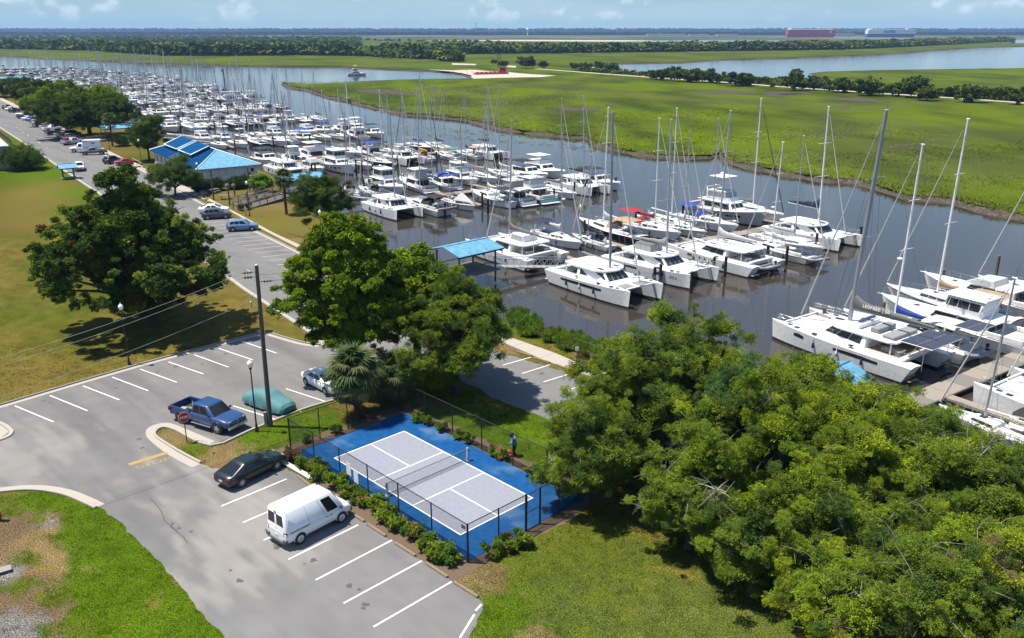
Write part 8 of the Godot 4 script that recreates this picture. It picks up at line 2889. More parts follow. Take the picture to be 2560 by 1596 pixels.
# ---------------------------------------------------------------- buildings and things on the shore
func make_building() -> void:
	var t := thing("marina_building", "long white building with a blue hipped metal roof beside the docks", "building", S(169.0, 45.3), 0.0)
	var o := t.position
	var X := func(s: float, u: float, y: float) -> Vector3:
		return ES * s + ET * u + Vector3(0, y, 0)
	var len := 34.0
	var wid := 11.4
	var h := 3.1
	var w := MB.new().flat()
	var cs := [X.call(0, 0, 0), X.call(0, wid, 0), X.call(len, wid, 0), X.call(len, 0, 0)]
	for k in 4:
		var a: Vector3 = cs[k]
		var b: Vector3 = cs[(k + 1) % 4]
		w.quad(a, b, b + Vector3(0, h, 0), a + Vector3(0, h, 0))
	var wall := part("wall", w, M.siding, t)
	var base := MB.new()
	var mid: Vector3 = X.call(len * 0.5, wid * 0.5, 0.15)
	base.box(mid, Vector3(len + 0.3, 0.3, wid + 0.3), 0.02, ALONG)
	part("plinth", base, M.kerb, t)
	# roof with overhang
	var ov := 0.7
	var e := [X.call(-ov, -ov, h - 0.05), X.call(-ov, wid + ov, h - 0.05), X.call(len + ov, wid + ov, h - 0.05), X.call(len + ov, -ov, h - 0.05)]
	var r0: Vector3 = X.call(6.5, wid * 0.5, h + 2.5)
	var r1: Vector3 = X.call(len - 6.5, wid * 0.5, h + 2.5)
	var up := Vector3(0, 0.02, 0)
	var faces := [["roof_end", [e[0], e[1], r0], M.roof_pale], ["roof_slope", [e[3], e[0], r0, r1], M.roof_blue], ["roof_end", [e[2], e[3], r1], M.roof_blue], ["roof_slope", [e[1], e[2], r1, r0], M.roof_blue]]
	for f in faces:
		var b := MB.new().flat()
		var p: Array = f[1]
		if p.size() == 3:
			b.tri(p[0], p[1], p[2])
			b.tri(p[0] - Vector3(0, 0.12, 0), p[2] - Vector3(0, 0.12, 0), p[1] - Vector3(0, 0.12, 0))
		else:
			b.quad(p[0], p[1], p[2], p[3])
			b.quad(p[0] - Vector3(0, 0.12, 0), p[3] - Vector3(0, 0.12, 0), p[2] - Vector3(0, 0.12, 0), p[1] - Vector3(0, 0.12, 0))
		b.quad(p[0] - Vector3(0, 0.14, 0), p[1] - Vector3(0, 0.14, 0), p[1], p[0])
		var rf := part(f[0], b, f[2], t)
		for k in range(1, 26 if p.size() == 3 else 60):
			var n := 26.0 if p.size() == 3 else 60.0
			var a: Vector3 = p[0].lerp(p[1], k / n)
			var top: Vector3
			if p.size() == 3:
				# ribs run straight up the slope until they meet a hip
				var half := 1.0 - absf(k / n * 2.0 - 1.0)
				top = a.lerp(p[2] + (a - p[0].lerp(p[1], 0.5)), half)
			else:
				var f2 := k / n
				var edge := 7.5 / (len + 2.0)
				var lift := minf(1.0, minf(f2, 1.0 - f2) / edge)
				top = a + (p[3].lerp(p[2], 0.5) - p[0].lerp(p[1], 0.5)) * lift
			part("seam", MB.new().tube([a + up, top + up], [0.03], 4, false), f[2], rf)
	var trims := [[e[0], r0], [e[1], r0], [e[2], r1], [e[3], r1], [r0, r1]]
	for q in trims:
		part("ridge_cap", MB.new().tube([q[0] + up, q[1] + up], [0.14], 5), M.roof_trim, t)
	# raised roof sections on the road side
	var nrm: Vector3 = (r0 - e[0]).cross(e[3] - e[0]).normalized()
	if nrm.y < 0.0:
		nrm = -nrm
	for q in [[9.5, 18.5], [20.0, 30.0]]:
		var a: Vector3 = X.call(q[0], 1.6, h + 1.05)
		var b: Vector3 = X.call(q[1], 1.6, h + 1.05)
		var c: Vector3 = X.call(q[1], wid * 0.5 - 0.2, h + 2.55)
		var d: Vector3 = X.call(q[0], wid * 0.5 - 0.2, h + 2.55)
		var rs := part("raised_roof", MB.new().plate(a, b, c, d, nrm * 0.45), M.roof_blue, t)
		for z in [[a, b], [b, c], [d, a]]:
			part("white_trim", MB.new().tube([z[0] + nrm * 0.47, z[1] + nrm * 0.47], [0.13], 4), M.roof_trim, rs)
	# windows and doors along the road side
	for k in 9:
		var s := 2.4 + k * 3.5
		var wn := MB.new()
		wn.plate(X.call(s, 0, 0.9), X.call(s + 1.3, 0, 0.9), X.call(s + 1.3, 0, 2.5), X.call(s, 0, 2.5), -ET * 0.06)
		var pane_ := part("window" if k != 2 else "door", wn, M.glass, t)
		var fr := MB.new()
		for z in [[s - 0.1, 0.8, s + 1.4, 0.9], [s - 0.1, 2.5, s + 1.4, 2.62], [s - 0.1, 0.9, s, 2.5], [s + 1.3, 0.9, s + 1.4, 2.5], [s + 0.62, 0.9, s + 0.68, 2.5]]:
			fr.plate(X.call(z[0], 0, z[1]), X.call(z[2], 0, z[1]), X.call(z[2], 0, z[3]), X.call(z[0], 0, z[3]), -ET * 0.1)
		part("frame", fr, M.white_wood, pane_)
	var ew := MB.new()
	ew.plate(X.call(0, 10.1, 1.7), X.call(0, 10.7, 1.7), X.call(0, 10.7, 2.4), X.call(0, 10.1, 2.4), -ES * 0.05)
	part("window", ew, M.glass, t)
	for k in [[1.0, 0.35], [9.2, 0.9], [8.2, 0.5]]:
		part("wall_box", MB.new().box(X.call(-0.15, k[0] + 0.5, k[1] + 0.4), Vector3(0.3, 0.6, 0.5), 0.02, ALONG), M.dark_trim, wall)
	for k in 30:
		var y := 0.25 + k * 0.097
		if k % 2 == 0:
			part("weatherboard", MB.new().plate(X.call(-0.004, 0, y), X.call(-0.004, wid, y), X.call(-0.004, wid, y + 0.16), X.call(-0.004, 0, y + 0.16), -ES * 0.012), M.siding, wall)
	# stairs with white rail on the road side
	var st := thing("white_stair", "white painted stair and railing at the far end of the building", "stairs", S(200.0, 40.5), ALONG)
	for k in 5:
		part("step", MB.new().box(Vector3(0, 0.1 + k * 0.18, 1.2 - k * 0.3), Vector3(1.6, 0.12, 0.32), 0.01), M.white_wood, st)
	for s in [-0.8, 0.8]:
		part("railing", MB.new().tube([Vector3(s, 0.9, 1.3), Vector3(s, 1.9, -0.3)], [0.05], 4), M.white_wood, st)
	var fp := thing("flag_pole", "white flag pole with a yard before the blue roofed building", "flag pole", P(453, 452))
	part("pole", MB.new().tube([Vector3.ZERO, Vector3(0, 6.2, 0)], [0.06, 0.04], 6), M.white_spar, fp)
	part("yard", MB.new().tube([Vector3(-1.2, 2.6, 0), Vector3(1.2, 2.6, 0)], [0.04], 5), M.white_spar, fp)
	part("flag", MB.new().box(Vector3(-0.9, 4.6, 0), Vector3(1.7, 1.0, 0.03), 0.0, 0.2, Basis(Vector3.BACK, 0.4)), M.canvas_white, fp)
	for q in [[510, 482, 3.6, "short timber post at the corner of the white building"], [534, 500, 5.2, "tall timber post on the picnic lawn"], [624, 478, 4.4, "timber post by the water end of the white wall"], [587, 492, 3.0, "timber post carrying a life ring beside the picnic lawn"], [574, 514, 3.4, "timber post with a round dial near the ramp"]]:
		var p := thing("timber_post", q[3], "post", P(q[0], q[1]))
		part("post", MB.new().tube([Vector3(0, 0, 0), Vector3(0, q[2], 0)], [0.14, 0.12], 7), M.timber, p)
		if q[0] == 587 or q[0] == 574:
			part("dial", MB.new().lathe([[0.0, 0.0], [0.4, 0.0], [0.4, 0.08], [0.0, 0.1]], 12, Vector3(0, q[2] - 1.0 if q[0] == 587 else q[2], 0.2), Basis(Vector3.RIGHT, PI / 2)), M.grey_deck, p)
		else:
			part("cap", MB.new().lathe([[0.15, q[2]], [0.15, q[2] + 0.05], [0.0, q[2] + 0.1]], 7), M.dark_trim, p)
	# picnic tables
	var pt := thing("picnic_table", "", "picnic table")
	pt.set_meta("kindname", "picnic_table")
	for k in 5:
		part("top_board", MB.new().box(Vector3(0, 0.74, -0.32 + k * 0.16), Vector3(1.9, 0.04, 0.14), 0.008), M.grey_deck, pt)
	for s in [-1.0, 1.0]:
		for k in 2:
			part("seat_board", MB.new().box(Vector3(0, 0.45, s * (0.62 + k * 0.15)), Vector3(1.9, 0.04, 0.13), 0.008), M.grey_deck, pt)
		part("leg", MB.new().box(Vector3(s * 0.7, 0.37, 0), Vector3(0.06, 0.72, 1.3), 0.01), M.grey_deck, pt)
	var tables := [[563, 498, "grey picnic table alone on the dry lawn before the ramp"], [535, 483, "picnic table beside the tall timber post"], [508, 489, "picnic table near the big tree's crown"], [502, 478, "picnic table close to the clipped corner shrub"], [625, 494, "picnic table by the boardwalk railing"]]
	for i in tables.size():
		var q: Array = tables[i]
		var p: Node3D = pt if i == 0 else dup(pt, Vector3.ZERO, 0)
		p.position = P(q[0], q[1])
		p.rotation.y = 0.4 + i * 0.7
		p.set_meta("label", q[2])
		p.set_meta("group", "picnic tables")
	var ch := thing("deck_chair", "grey slatted deck chair on the picnic lawn", "chair", P(515, 500), 0.8)
	part("seat", MB.new().box(Vector3(0, 0.35, 0), Vector3(0.7, 0.06, 0.7), 0.01), M.timber, ch)
	part("backrest", MB.new().box(Vector3(-0.4, 0.75, 0), Vector3(0.08, 0.9, 0.7), 0.01, 0.0, Basis(Vector3.BACK, 0.3)), M.timber, ch)
	for s in [-0.3, 0.3]:
		part("leg", MB.new().box(Vector3(0.2, 0.18, s), Vector3(0.08, 0.36, 0.08), 0.01), M.timber, ch)


func boardwalk(label: String, a: Vector3, b: Vector3, width: float, h: float) -> void:
	var d := (b - a).normalized()
	var n := Vector3(d.z, 0, -d.x)
	var t := thing("boardwalk", label, "boardwalk", a)
	var len := a.distance_to(b)
	var planks := int(len / 0.5)
	for k in planks:
		var c := d * (k + 0.5) * len / planks
		part("plank", MB.new().box(c + Vector3(0, h * (k + 0.5) / planks, 0), Vector3(len / planks - 0.03, 0.08, width), 0.0, atan2(-d.z, d.x)), M.grey_deck, t)
	for s in [-1.0, 1.0]:
		var side: Vector3 = n * s * width * 0.5
		part("hand_rail", MB.new().tube([side + Vector3(0, 1.1, 0), side + d * len + Vector3(0, h + 1.1, 0)], [0.06], 5), M.grey_deck, t)
		part("low_rail", MB.new().tube([side + Vector3(0, 0.25, 0), side + d * len + Vector3(0, h + 0.25, 0)], [0.04], 4), M.grey_deck, t)
		var posts := int(len / 1.8)
		for k in posts + 1:
			var p := side + d * len * k / posts
			part("rail_post", MB.new().box(p + Vector3(0, h * k / posts - 0.2, 0), Vector3(0.12, 2.7, 0.12), 0.01), M.grey_deck, t)
		var bal := int(len / 0.28)
		var bm := MB.new()
		for k in bal:
			var p := side + d * len * (k + 0.5) / bal
			bm.box(p + Vector3(0, 0.68 + h * k / bal, 0), Vector3(0.04, 0.84, 0.04))
		stuff(part("balusters", bm, M.grey_deck, t))


func shelter(label: String, c: Vector3, lx: float, lz: float, turn: float, h: float, floor_y := 0.0) -> void:
	var t := thing("dock_shelter", label, "shelter", c, turn)
	for sx in [-1.0, 1.0]:
		for sz in [-1.0, 1.0]:
			part("post", MB.new().box(Vector3(sx * (lx * 0.5 - 0.4), (h + floor_y) * 0.5 - 0.8, sz * (lz * 0.5 - 0.5)), Vector3(0.18, h - floor_y + 1.6, 0.18), 0.02), M.timber, t)
	part("floor", MB.new().box(Vector3(0, floor_y, 0), Vector3(lx, 0.16, lz), 0.02), M.grey_deck, t)
	var rise := 0.75
	for s in [-1.0, 1.0]:
		var a := Vector3(-lx * 0.5 - 0.3, h, s * (lz * 0.5 + 0.35))
		var b := Vector3(lx * 0.5 + 0.3, h, s * (lz * 0.5 + 0.35))
		var e := Vector3(lx * 0.5 + 0.3, h + rise, 0)
		var d := Vector3(-lx * 0.5 - 0.3, h + rise, 0)
		var n := (b - a).cross(d - a).normalized()
		if n.y < 0:
			n = -n
		var rf := part("roof_slope", MB.new().plate(a, b, e, d, n * 0.05), M.roof_pale, t)
		var k := int(lx / 0.42)
		for i in k + 1:
			var f := float(i) / k
			part("seam", MB.new().tube([a.lerp(b, f) + n * 0.06, d.lerp(e, f) + n * 0.06], [0.032], 4, false), M.roof_pale, rf)
		part("fascia", MB.new().box((a + b) * 0.5 - Vector3(0, 0.08, 0), Vector3(lx + 0.6, 0.16, 0.04), 0.0), M.roof_blue, rf)
	part("ridge_cap", MB.new().tube([Vector3(-lx * 0.5 - 0.3, h + rise + 0.06, 0), Vector3(lx * 0.5 + 0.3, h + rise + 0.06, 0)], [0.09], 5), M.roof_pale, t)
	for s in [-1.0, 1.0]:
		part("rail", MB.new().tube([Vector3(-lx * 0.5 + 0.4, floor_y + 1.0, s * (lz * 0.5 - 0.5)), Vector3(lx * 0.5 - 0.4, floor_y + 1.0, s * (lz * 0.5 - 0.5))], [0.05], 4), M.timber, t)


func gangway(label: String, a: Vector3, b: Vector3) -> void:
	var t := thing("gangway", label, "gangway", a)
	var d := b - a
	var flat := Vector3(d.x, 0, d.z).normalized()
	var n := Vector3(flat.z, 0, -flat.x) * 0.65
	part("deck", MB.new().plate(-n, n, n + d, -n + d, Vector3(0, 0.08, 0)), M.alu, t)
	for s in [-1.0, 1.0]:
		var o: Vector3 = n * s
		part("top_chord", MB.new().tube([o + Vector3(0, 1.15, 0), o + d + Vector3(0, 1.15, 0)], [0.05], 5), M.alu, t)
		part("bottom_chord", MB.new().tube([o, o + d], [0.05], 5), M.alu, t)
		var k := int(d.length() / 0.9)
		for i in k:
			var p := o + d * float(i) / k
			var q := o + d * float(i + 1) / k
			var up := Vector3(0, 1.15, 0)
			part("brace", MB.new().tube([p, q + up] if i % 2 == 0 else [p + up, q], [0.026], 4, false), M.alu, t)
			part("strut", MB.new().tube([p, p + up], [0.022], 4, false), M.alu, t)


func make_shore() -> void:
	make_building()
	boardwalk("grey wooden ramp rising from the path to the pale blue dock shelter", P(596, 524), S(146.0, 53.5, 0.3), 2.4, 0.3)
	boardwalk("second grey boardwalk along the picnic lawn behind the ramp", P(585, 512), S(150.0, 52.0, 0.3), 2.0, 0.3)
	shelter("small pale blue roofed shelter over the ramp's end", S(148.5, 57.5), 7.0, 4.6, OUT, 3.0, 0.3)
	gangway("metal truss gangway from the small shelter down to the second dock", S(143.5, 61.5, 0.3), S(139.0, 70.0, WATER + 0.6))
	shelter("bright blue ribbed roof of the dock entrance behind the leafy trees", Vector3(-5.6, 0, -102.2), 6.6, 5.2, OUT + 0.15, 2.9, 0.2)
	gangway("long metal truss gangway beside the broad catamaran", Vector3(-2.6, 0.25, -103.8), P(1412, 668, WATER + 0.6))
	var br := P(1100, 690)
	boardwalk("boardwalk leading under the trees to the bright blue dock roof", Vector3(-17.0, 0.0, -97.5), Vector3(-8.8, 0.15, -101.0), 2.0, 0.1)
	shelter("pale blue roof over the dock entrance by the broad live oak", S(256.0, 52.0), 15.0, 6.5, OUT, 3.2, 0.3)
	boardwalk("footbridge leading from the far path to the dock entrance", S(252.0, 34.0), S(254.0, 44.5, 0.2), 2.2, 0.2)
	gangway("gangway running from the oak side shelter out to the docks", S(250.0, 59.0, 0.3), S(242.0, 70.0, WATER + 0.6))
	shelter("pale blue roof seen between the far oaks", P(122, 258), 8.0, 6.0, OUT, 3.4, 0.2)
	shelter("pale blue roof far along the docks", P(22, 212), 14.0, 8.0, OUT, 3.4, 0.2)
	shelter("light blue dock roof among distant boats", P(75, 222), 9.0, 7.0, OUT, 3.2, 0.2)
	shelter("blue roofed dock house half hidden by the grove", P(2078, 938, 3.0) - Vector3(0, 3.0, 0), 4.6, 3.6, OUT + 0.1, 2.7, 0.2)
	shelter("little light blue roof at the foot of the utility truck", P(172, 447), 2.8, 1.8, OUT, 2.2, 0.2)
	# grey shed at the left edge
	var sh := thing("metal_shed", "grey corrugated metal shed beside the large round bush", "shed", P(28, 424), ALONG)
	part("wall", MB.new().box(Vector3(9, 2.4, -8.0), Vector3(18, 4.8, 16), 0.05), M.shed_wall, sh)
	for k in 26:
		part("wall_rib", MB.new().box(Vector3(-0.02, 2.5, -0.3 - k * 0.6), Vector3(0.06, 4.5, 0.08), 0.0), M.shed_wall, sh)
	part("roof", MB.new().box(Vector3(9, 4.95, -8.0), Vector3(18.6, 0.3, 16.6), 0.08), M.shed_roof, sh)
	part("plinth", MB.new().box(Vector3(9, 0.3, -8.0), Vector3(18.2, 0.6, 16.2), 0.03), M.kerb, sh)
	var fn := thing("timber_fence", "dark timber fence behind the grey shed", "fence", P(0, 340), facing(P(0, 340), P(31, 365)))
	var fl := P(0, 340).distance_to(P(31, 365))
	for k in int(fl / 0.6):
		part("fence_board", MB.new().box(Vector3(k * 0.6, 0.8, 0), Vector3(0.5, 1.6, 0.05), 0.01), M.timber, fn)
	part("fence_rail", MB.new().box(Vector3(fl * 0.5, 1.4, 0.06), Vector3(fl, 0.12, 0.06), 0.01), M.timber, fn)
	make_person()
	make_far_things()


# ---------------------------------------------------------------- the man with the trimmer: one skin over tapered bones
func field_mesh(bones: Array, cell: float, blend: float) -> ArrayMesh:
	# bones: [a, b, ra, rb]; surface nets over a smooth union of tapered capsules
	var lo := Vector3.INF
	var hi := -Vector3.INF
	for b in bones:
		for q in [b[0], b[1]]:
			var r: float = maxf(b[2], b[3]) + cell * 2.0
			lo = lo.min(q - Vector3(r, r, r))
			hi = hi.max(q + Vector3(r, r, r))
	var nx := int((hi.x - lo.x) / cell) + 2
	var ny := int((hi.y - lo.y) / cell) + 2
	var nz := int((hi.z - lo.z) / cell) + 2
	var val := PackedFloat32Array()
	val.resize(nx * ny * nz)
	val.fill(1.0)
	for b in bones:
		var r: float = maxf(b[2], b[3]) + cell * 3.0
		var l: Vector3 = b[0].min(b[1]) - Vector3(r, r, r)
		var u: Vector3 = b[0].max(b[1]) + Vector3(r, r, r)
		var d: Vector3 = b[1] - b[0]
		var dd := maxf(d.length_squared(), 1e-8)
		for i in range(maxi(0, int((l.x - lo.x) / cell)), mini(nx, int((u.x - lo.x) / cell) + 1)):
			for j in range(maxi(0, int((l.y - lo.y) / cell)), mini(ny, int((u.y - lo.y) / cell) + 1)):
				for k in range(maxi(0, int((l.z - lo.z) / cell)), mini(nz, int((u.z - lo.z) / cell) + 1)):
					var p := lo + Vector3(i, j, k) * cell
					var f := clampf((p - b[0]).dot(d) / dd, 0.0, 1.0)
					var s: float = p.distance_to(b[0] + d * f) - lerpf(b[2], b[3], f)
					var at := (i * ny + j) * nz + k
					var o := val[at]
					var h := maxf(blend - absf(o - s), 0.0) / blend
					val[at] = minf(o, s) - h * h * blend * 0.25
	var id := {}
	var V := PackedVector3Array()
	for i in nx - 1:
		for j in ny - 1:
			for k in nz - 1:
				var at := (i * ny + j) * nz + k
				var sum := Vector3.ZERO
				var n := 0
				var c := []
				for q in 8:
					c.append(val[at + ((q & 1) * ny + ((q >> 1) & 1)) * nz + (q >> 2)])
				for e in [[0, 1], [2, 3], [4, 5], [6, 7], [0, 2], [1, 3], [4, 6], [5, 7], [0, 4], [1, 5], [2, 6], [3, 7]]:
					var a: float = c[e[0]]
					var b: float = c[e[1]]
					if (a < 0.0) != (b < 0.0):
						var f := a / (a - b)
						sum += Vector3(e[0] & 1, (e[0] >> 1) & 1, e[0] >> 2).lerp(Vector3(e[1] & 1, (e[1] >> 1) & 1, e[1] >> 2), f)
						n += 1
				if n > 0:
					id[at] = V.size()
					V.append(lo + (Vector3(i, j, k) + sum / n) * cell)
	var mb := MB.new().smooth()
	var sx := ny * nz
	var sy := nz
	for at in id:
		var v0 := val[at]
		for ax in 3:
			var da := sx if ax == 0 else (sy if ax == 1 else 1)
			var db := sy if ax == 0 else (1 if ax == 1 else sx)
			var dc := 1 if ax == 0 else (sx if ax == 1 else sy)
			var v1 := val[at + da]
			if (v0 < 0.0) == (v1 < 0.0):
				continue
			if id.has(at - db) and id.has(at - dc) and id.has(at - db - dc):
				var q := [V[id[at]], V[id[at - db]], V[id[at - db - dc]], V[id[at - dc]]]
				if v0 < 0.0:
					mb.quad(q[0], q[1], q[2], q[3])
				else:
					mb.quad(q[0], q[3], q[2], q[1])
	return mb.done()


func make_person() -> void:
	# faces left, bending a little over the trimmer
	var t := thing("person", "person in blue shirt and dark trousers bending over a trimmer behind the fence", "person", P(1286, 1141), 0.0)
	var hip := Vector3(0, 0.93, 0)
	var chest := Vector3(-0.06, 1.33, 0)
	var neck := Vector3(-0.14, 1.49, 0.0)
	var head := Vector3(-0.24, 1.60, 0.0)
	var bones := [[hip + Vector3(0, 0.02, -0.07), hip + Vector3(0, 0.02, 0.07), 0.135, 0.135], [hip, chest, 0.14, 0.16], [chest + Vector3(0, 0.02, -0.13), chest + Vector3(0, 0.02, 0.13), 0.115, 0.115], [chest, neck, 0.10, 0.06], [neck, head, 0.055, 0.06]]
	bones.append([head, head + Vector3(-0.01, 0.06, 0), 0.098, 0.095])
	bones.append([head + Vector3(-0.05, -0.05, 0), head + Vector3(-0.075, -0.06, 0), 0.06, 0.045])
	bones.append([head + Vector3(-0.10, -0.005, 0), head + Vector3(-0.118, -0.02, 0), 0.015, 0.014])
	for s in [-1.0, 1.0]:
		bones.append([head + Vector3(0.0, -0.01, s * 0.095), head + Vector3(0.01, 0.02, s * 0.098), 0.022, 0.02])
		var knee := Vector3(-0.03 - 0.04 * s, 0.50, s * 0.12)
		var ank := Vector3(0.02 + 0.07 * s, 0.08, s * 0.13)
		bones.append([hip + Vector3(0, -0.03, s * 0.09), knee, 0.10, 0.068])
		bones.append([knee, ank, 0.066, 0.048])
		bones.append([ank + Vector3(0.04, -0.03, 0), ank + Vector3(-0.16, -0.045, 0), 0.05, 0.042])
		var sh := chest + Vector3(-0.02, 0.09, s * 0.19)
		var el := sh + Vector3(-0.06, -0.26, s * 0.06)
		var wr := Vector3(-0.32 - 0.07 * s, 0.98, s * 0.07)
		bones.append([sh, el, 0.062, 0.05])
		bones.append([el, wr, 0.048, 0.034])
		# hand closed round the shaft
		var palm := wr + Vector3(-0.05, -0.03, -s * 0.02)
		bones.append([wr, palm, 0.034, 0.036])
		for k in 4:
			var f := palm + Vector3(-0.015 - 0.004 * k, -0.012, (k - 1.5) * 0.021)
			bones.append([f, f + Vector3(-0.035, -0.03, 0), 0.0105, 0.0095])
			bones.append([f + Vector3(-0.035, -0.03, 0), f + Vector3(-0.015, -0.06, 0), 0.0095, 0.008])
		bones.append([palm + Vector3(0.0, 0.01, -s * 0.03), palm + Vector3(-0.035, -0.02, -s * 0.045), 0.011, 0.009])
	var body := obj("body", field_mesh(bones, 0.02, 0.05), M.skin, t)
	# clothes: loose shells over the same bones
	var shirt := [[hip + Vector3(0.01, 0.06, -0.07), hip + Vector3(0.01, 0.06, 0.07), 0.165, 0.165], [hip + Vector3(0, 0.06, 0), chest, 0.165, 0.185], [chest + Vector3(0.01, 0.02, -0.13), chest + Vector3(0.01, 0.02, 0.13), 0.14, 0.14], [chest, neck + Vector3(0.03, -0.04, 0), 0.12, 0.08]]
	var trousers := [[hip + Vector3(0, -0.02, -0.07), hip + Vector3(0, -0.02, 0.07), 0.155, 0.155]]
	for s in [-1.0, 1.0]:
		var sh := chest + Vector3(-0.02, 0.09, s * 0.19)
		var el := sh + Vector3(-0.06, -0.26, s * 0.06)
		var wr := Vector3(-0.32 - 0.07 * s, 0.98, s * 0.07)
		shirt.append([sh, el, 0.082, 0.07])
		shirt.append([el, el.lerp(wr, 0.75), 0.068, 0.055])
		var knee := Vector3(-0.03 - 0.04 * s, 0.50, s * 0.12)
		var ank := Vector3(0.02 + 0.07 * s, 0.08, s * 0.13)
		trousers.append([hip + Vector3(0, -0.03, s * 0.09), knee, 0.125, 0.09])
		trousers.append([knee, ank + Vector3(0, 0.02, 0), 0.088, 0.075])
	obj("shirt", field_mesh(shirt, 0.025, 0.06), M.shirt, body)
	obj("trousers", field_mesh(trousers, 0.025, 0.05), M.trousers, body)
	var cap := MB.new()
	cap.lathe([[0.125, 0.0], [0.118, 0.06], [0.08, 0.105], [0.0, 0.12]], 12, head + Vector3(0.0, 0.055, 0))
	cap.box(head + Vector3(-0.15, 0.06, 0), Vector3(0.12, 0.02, 0.16), 0.008)
	part("cap", cap, M.black, body)
	for s in [-1.0, 1.0]:
		part("shoe", MB.new().ball(Vector3(-0.04 + 0.07 * s, 0.05, s * 0.13), Vector3(0.15, 0.06, 0.06), 8, 5), M.black, body)
		part("eye", MB.new().ball(head + Vector3(-0.088, 0.012, s * 0.036), Vector3(0.01, 0.01, 0.012), 6, 4), M.sign_white, body)
	part("mouth", MB.new().box(head + Vector3(-0.122, -0.065, 0), Vector3(0.008, 0.008, 0.04)), M.lens_red, body)
	var tr := thing("line_trimmer", "orange and black trimmer held low by the person in the blue shirt", "trimmer", P(1286, 1141) + Vector3(-0.42, 0.0, 0.0), 0.0)
	part("shaft", MB.new().tube([Vector3(0.35, 1.15, 0.02), Vector3(0.0, 0.93, 0.0), Vector3(-0.45, 0.12, 0.1)], [0.016], 6), M.dark_trim, tr)
	part("engine", MB.new().box(Vector3(0.42, 1.2, 0.02), Vector3(0.22, 0.18, 0.18), 0.04), M.orange, tr)
	part("guard", MB.new().box(Vector3(-0.42, 0.1, 0.1), Vector3(0.22, 0.08, 0.24), 0.03), M.orange, tr)
	part("string_head", MB.new().lathe([[0.0, 0.03], [0.06, 0.03], [0.06, 0.09], [0.0, 0.1]], 8, Vector3(-0.47, 0, 0.1)), M.black, tr)
	var bag := thing("orange_netting", "heap of orange plastic netting on the grass beside the person", "netting", P(1263, 1139))
	var r := RandomNumberGenerator.new()
	r.seed = 4
	var nb := MB.new()
	for k in 26:
		var a := r.randf() * TAU
		var p := Vector3(cos(a) * 0.42 * r.randf(), 0.05, sin(a) * 0.3 * r.randf())
		nb.tube([p, p + Vector3(r.randfn() * 0.2, r.randf_range(0.12, 0.42), r.randfn() * 0.2), p + Vector3(r.randfn() * 0.35, 0.06, r.randfn() * 0.3)], [0.035], 4)
	part("strands", nb, M.orange, bag)


# ---------------------------------------------------------------- beyond the river
func ship(label: String, px0: float, px1: float, dist: float, low: Material, high: Material, text: String, text_mat: Material, h: float) -> void:
	var x0 := (px0 - 1280.0) / LENS * dist
	var x1 := (px1 - 1280.0) / LENS * dist
	var len := x1 - x0
	var t := thing("car_carrier", label, "ship", Vector3((x0 + x1) * 0.5, WATER, -dist * 0.985), 0.0)
	var hull := {"L": len, "B": 32.0, "fs": h * 0.45, "fb": h * 0.45, "sw": 0.95, "rake": 10.0, "flare": 0.2, "full": 4.0, "mid": 0.7}
	part("hull", hull_mesh(hull), low, t)
	var B := house(-len * 0.495, len * 0.47, 31.0, 26.0, h * 0.45, h * 0.5, 4.0, 1.0, 0.3)
	add_house(t, "garage_block", B, high, 0.5)
	part("upper_deck", MB.new().box(Vector3(-len * 0.02, h * 0.985, 0), Vector3(len * 0.9, h * 0.07, 29), 0.5), M.gel, t)
	part("bridge", MB.new().box(Vector3(-len * 0.42, h * 1.0, 0), Vector3(12, h * 0.14, 30), 1.0), M.gel, t)
	part("funnel", MB.new().box(Vector3(len * 0.3, h * 1.02, 0), Vector3(9, h * 0.16, 10), 1.0), high, t)
	part("radar_mast", MB.new().tube([Vector3(-len * 0.40, h * 1.05, 0), Vector3(-len * 0.40, h * 1.3, 0)], [0.8, 0.4], 5), M.gel, t)
	var w := obj("lettering", word(text, h * 0.42, 0.4), text_mat, t)
	w.position = Vector3(len * 0.36 if text == "K" else -len * 0.06, h * 0.72, 15.9)


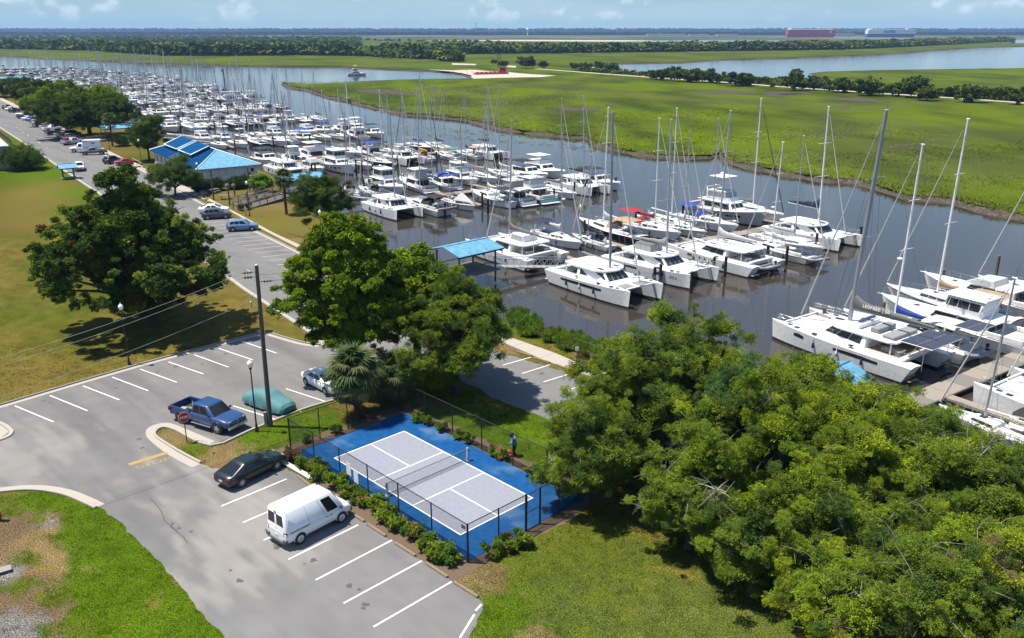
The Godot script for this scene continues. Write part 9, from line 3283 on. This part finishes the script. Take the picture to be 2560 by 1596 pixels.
func make_far_things() -> void:
	ship("long maroon and grey car carrier ship with a white letter on the horizon", 1922, 2038, 3700.0, M.car_red, M.car_red, "K", M.sign_white, 32.0)
	ship("white and blue car carrier ship with lettering on the horizon", 2108, 2225, 3800.0, mat(lin(0.03, 0.12, 0.38), 0.5), M.gel, "GLOVIS", mat(lin(0.02, 0.05, 0.18), 0.5), 32.0)
	for q in [[1600, 1690, 4600.0, 9.0, "long low white warehouse roof on the horizon"], [2039, 2090, 4300.0, 12.0, "white shed between the two car carriers"], [1766, 1815, 4500.0, 8.0, "row of pale port sheds beside the maroon ship"], [1700, 1745, 4700.0, 7.0, "low white port buildings on the horizon"]]:
		var x0: float = (q[0] - 1280.0) / LENS * q[2]
		var x1: float = (q[1] - 1280.0) / LENS * q[2]
		var t := thing("warehouse", q[4], "warehouse", Vector3((x0 + x1) * 0.5, 0, -q[2]))
		part("wall", MB.new().box(Vector3(0, q[3] * 0.4, 0), Vector3(x1 - x0, q[3] * 0.8, 40), 0.3), M.siding, t)
		part("roof", MB.new().box(Vector3(0, q[3] * 0.88, 0), Vector3(x1 - x0 + 3, q[3] * 0.16, 43), 0.3), M.shed_roof, t)
	for q in [[1195, 58, 60, 5200.0, "thin grey radio mast above the woods"], [1475, 68, 26, 5400.0, "slim chimney on the horizon"], [1547, 69, 24, 5400.0, "second slim chimney on the horizon"], [1531, 71, 20, 5450.0, "grey tower block between two chimneys on the horizon"]]:
		var x: float = (q[0] - 1280.0) / LENS * q[3]
		var hh: float = EYE + (75.0 - q[1]) / LENS * q[3]
		var t := thing("far_mast", q[4], "mast", Vector3(x, 0, -q[3]))
		var fat := 7.0 if q[0] == 1531 else 2.2
		part("shaft", MB.new().tube([Vector3.ZERO, Vector3(0, hh, 0)], [fat, fat * 0.7], 6), M.kerb, t)
		part("top", MB.new().box(Vector3(0, hh, 0), Vector3(fat * 1.4, 4, fat * 1.4), 0.3), M.dark_trim, t)
	var wt := thing("water_tower", "pale bulb shaped water tower above the far woods", "water tower", Vector3((1317 - 1280.0) / LENS * 5000.0, 0, -5000))
	part("bowl", MB.new().ball(Vector3(0, 32, 0), Vector3(9, 6, 9), 10, 6), M.gel, wt)
	part("column", MB.new().tube([Vector3.ZERO, Vector3(0, 30, 0)], [3.5, 2.5], 8), M.gel, wt)
	# dredge drawn up on the sand
	var d0 := P(1185, 190, WATER)
	var d1 := P(1268, 185, MARSH)
	var d := thing("dredge_barge", "rusty red dredge barge lying on the sandy beach", "barge", (d0 + d1) * 0.5, facing(d0, d1))
	var L := d0.distance_to(d1)
	part("pontoon", MB.new().box(Vector3(0, 0.8, 0), Vector3(L, 1.8, 5.0), 0.2), M.car_red, d)
	part("ladder", MB.new().box(Vector3(-L * 0.52, 0.6, 0), Vector3(L * 0.2, 0.7, 2.2), 0.1, 0.0, Basis(Vector3.BACK, 0.05)), M.white_wood, d)
	for k in 6:
		part("hatch", MB.new().box(Vector3(-L * 0.4 + k * L * 0.13, 1.9, 0), Vector3(1.6, 0.5, 2.6), 0.1), mat(lin(0.22, 0.03, 0.035), 0.7), d)
	var cab := part("deckhouse", MB.new().box(Vector3(L * 0.34, 3.2, 0), Vector3(5.0, 3.0, 3.6), 0.15), M.car_red, d)
	part("window", MB.new().box(Vector3(L * 0.34, 3.6, 1.82), Vector3(3.5, 1.0, 0.05)), M.glass, cab)
	part("frame", MB.new().box(Vector3(L * 0.34, 5.0, 0), Vector3(4.0, 0.6, 3.0), 0.1), M.dark_trim, cab)
	for s in [-1.0, 1.0]:
		part("spud", MB.new().tube([Vector3(L * 0.25, 0, s * 2.0), Vector3(L * 0.25, 15.0, s * 2.0)], [0.3], 6), M.dark_trim, d)
	for q in [[1167, 183], [1180, 183]]:
		var p := thing("survey_stake", "short dark stake standing on the sandy beach", "stake", P(q[0], q[1], MARSH), 0.0, "stakes on the beach")
		part("post", MB.new().tube([Vector3.ZERO, Vector3(0, 2.4, 0)], [0.12], 5), M.pile, p)
		part("top", MB.new().box(Vector3(0, 2.3, 0), Vector3(0.4, 0.4, 0.1)), M.pile, p)
	var fb := make_cruiser("white fishing boat with blue canopies motoring in the open river", {"L": 13.0, "fly": true, "tower": true, "enclosed": M.canvas_blue, "canvas": M.canvas_teal})
	fb.position = P(893, 188, WATER)
	fb.rotation.y = 0.2
	var mk := thing("channel_marker", "dark channel marker pile standing in the river", "marker", P(560, 199, WATER))
	part("pile", MB.new().tube([Vector3(0, -1, 0), Vector3(0, 6.0, 0)], [0.4, 0.35], 7), M.pile, mk)
	part("board", MB.new().box(Vector3(-0.4, 5.4, 0.3), Vector3(1.5, 1.5, 0.15), 0.05, 0.0, Basis(Vector3.BACK, 0.2)), M.pile, mk)
	bare_branches("dead_tree", "leafless grey tree at the far point of the marsh", P(1004, 199, MARSH), 6.0, 17)


func _ready() -> void:
	rng.seed = 5
	make_light()
	make_materials()
	make_ground()
	make_shore()
	make_docks()
	make_fleet()
	make_street()
	make_vehicles()
	make_plants()
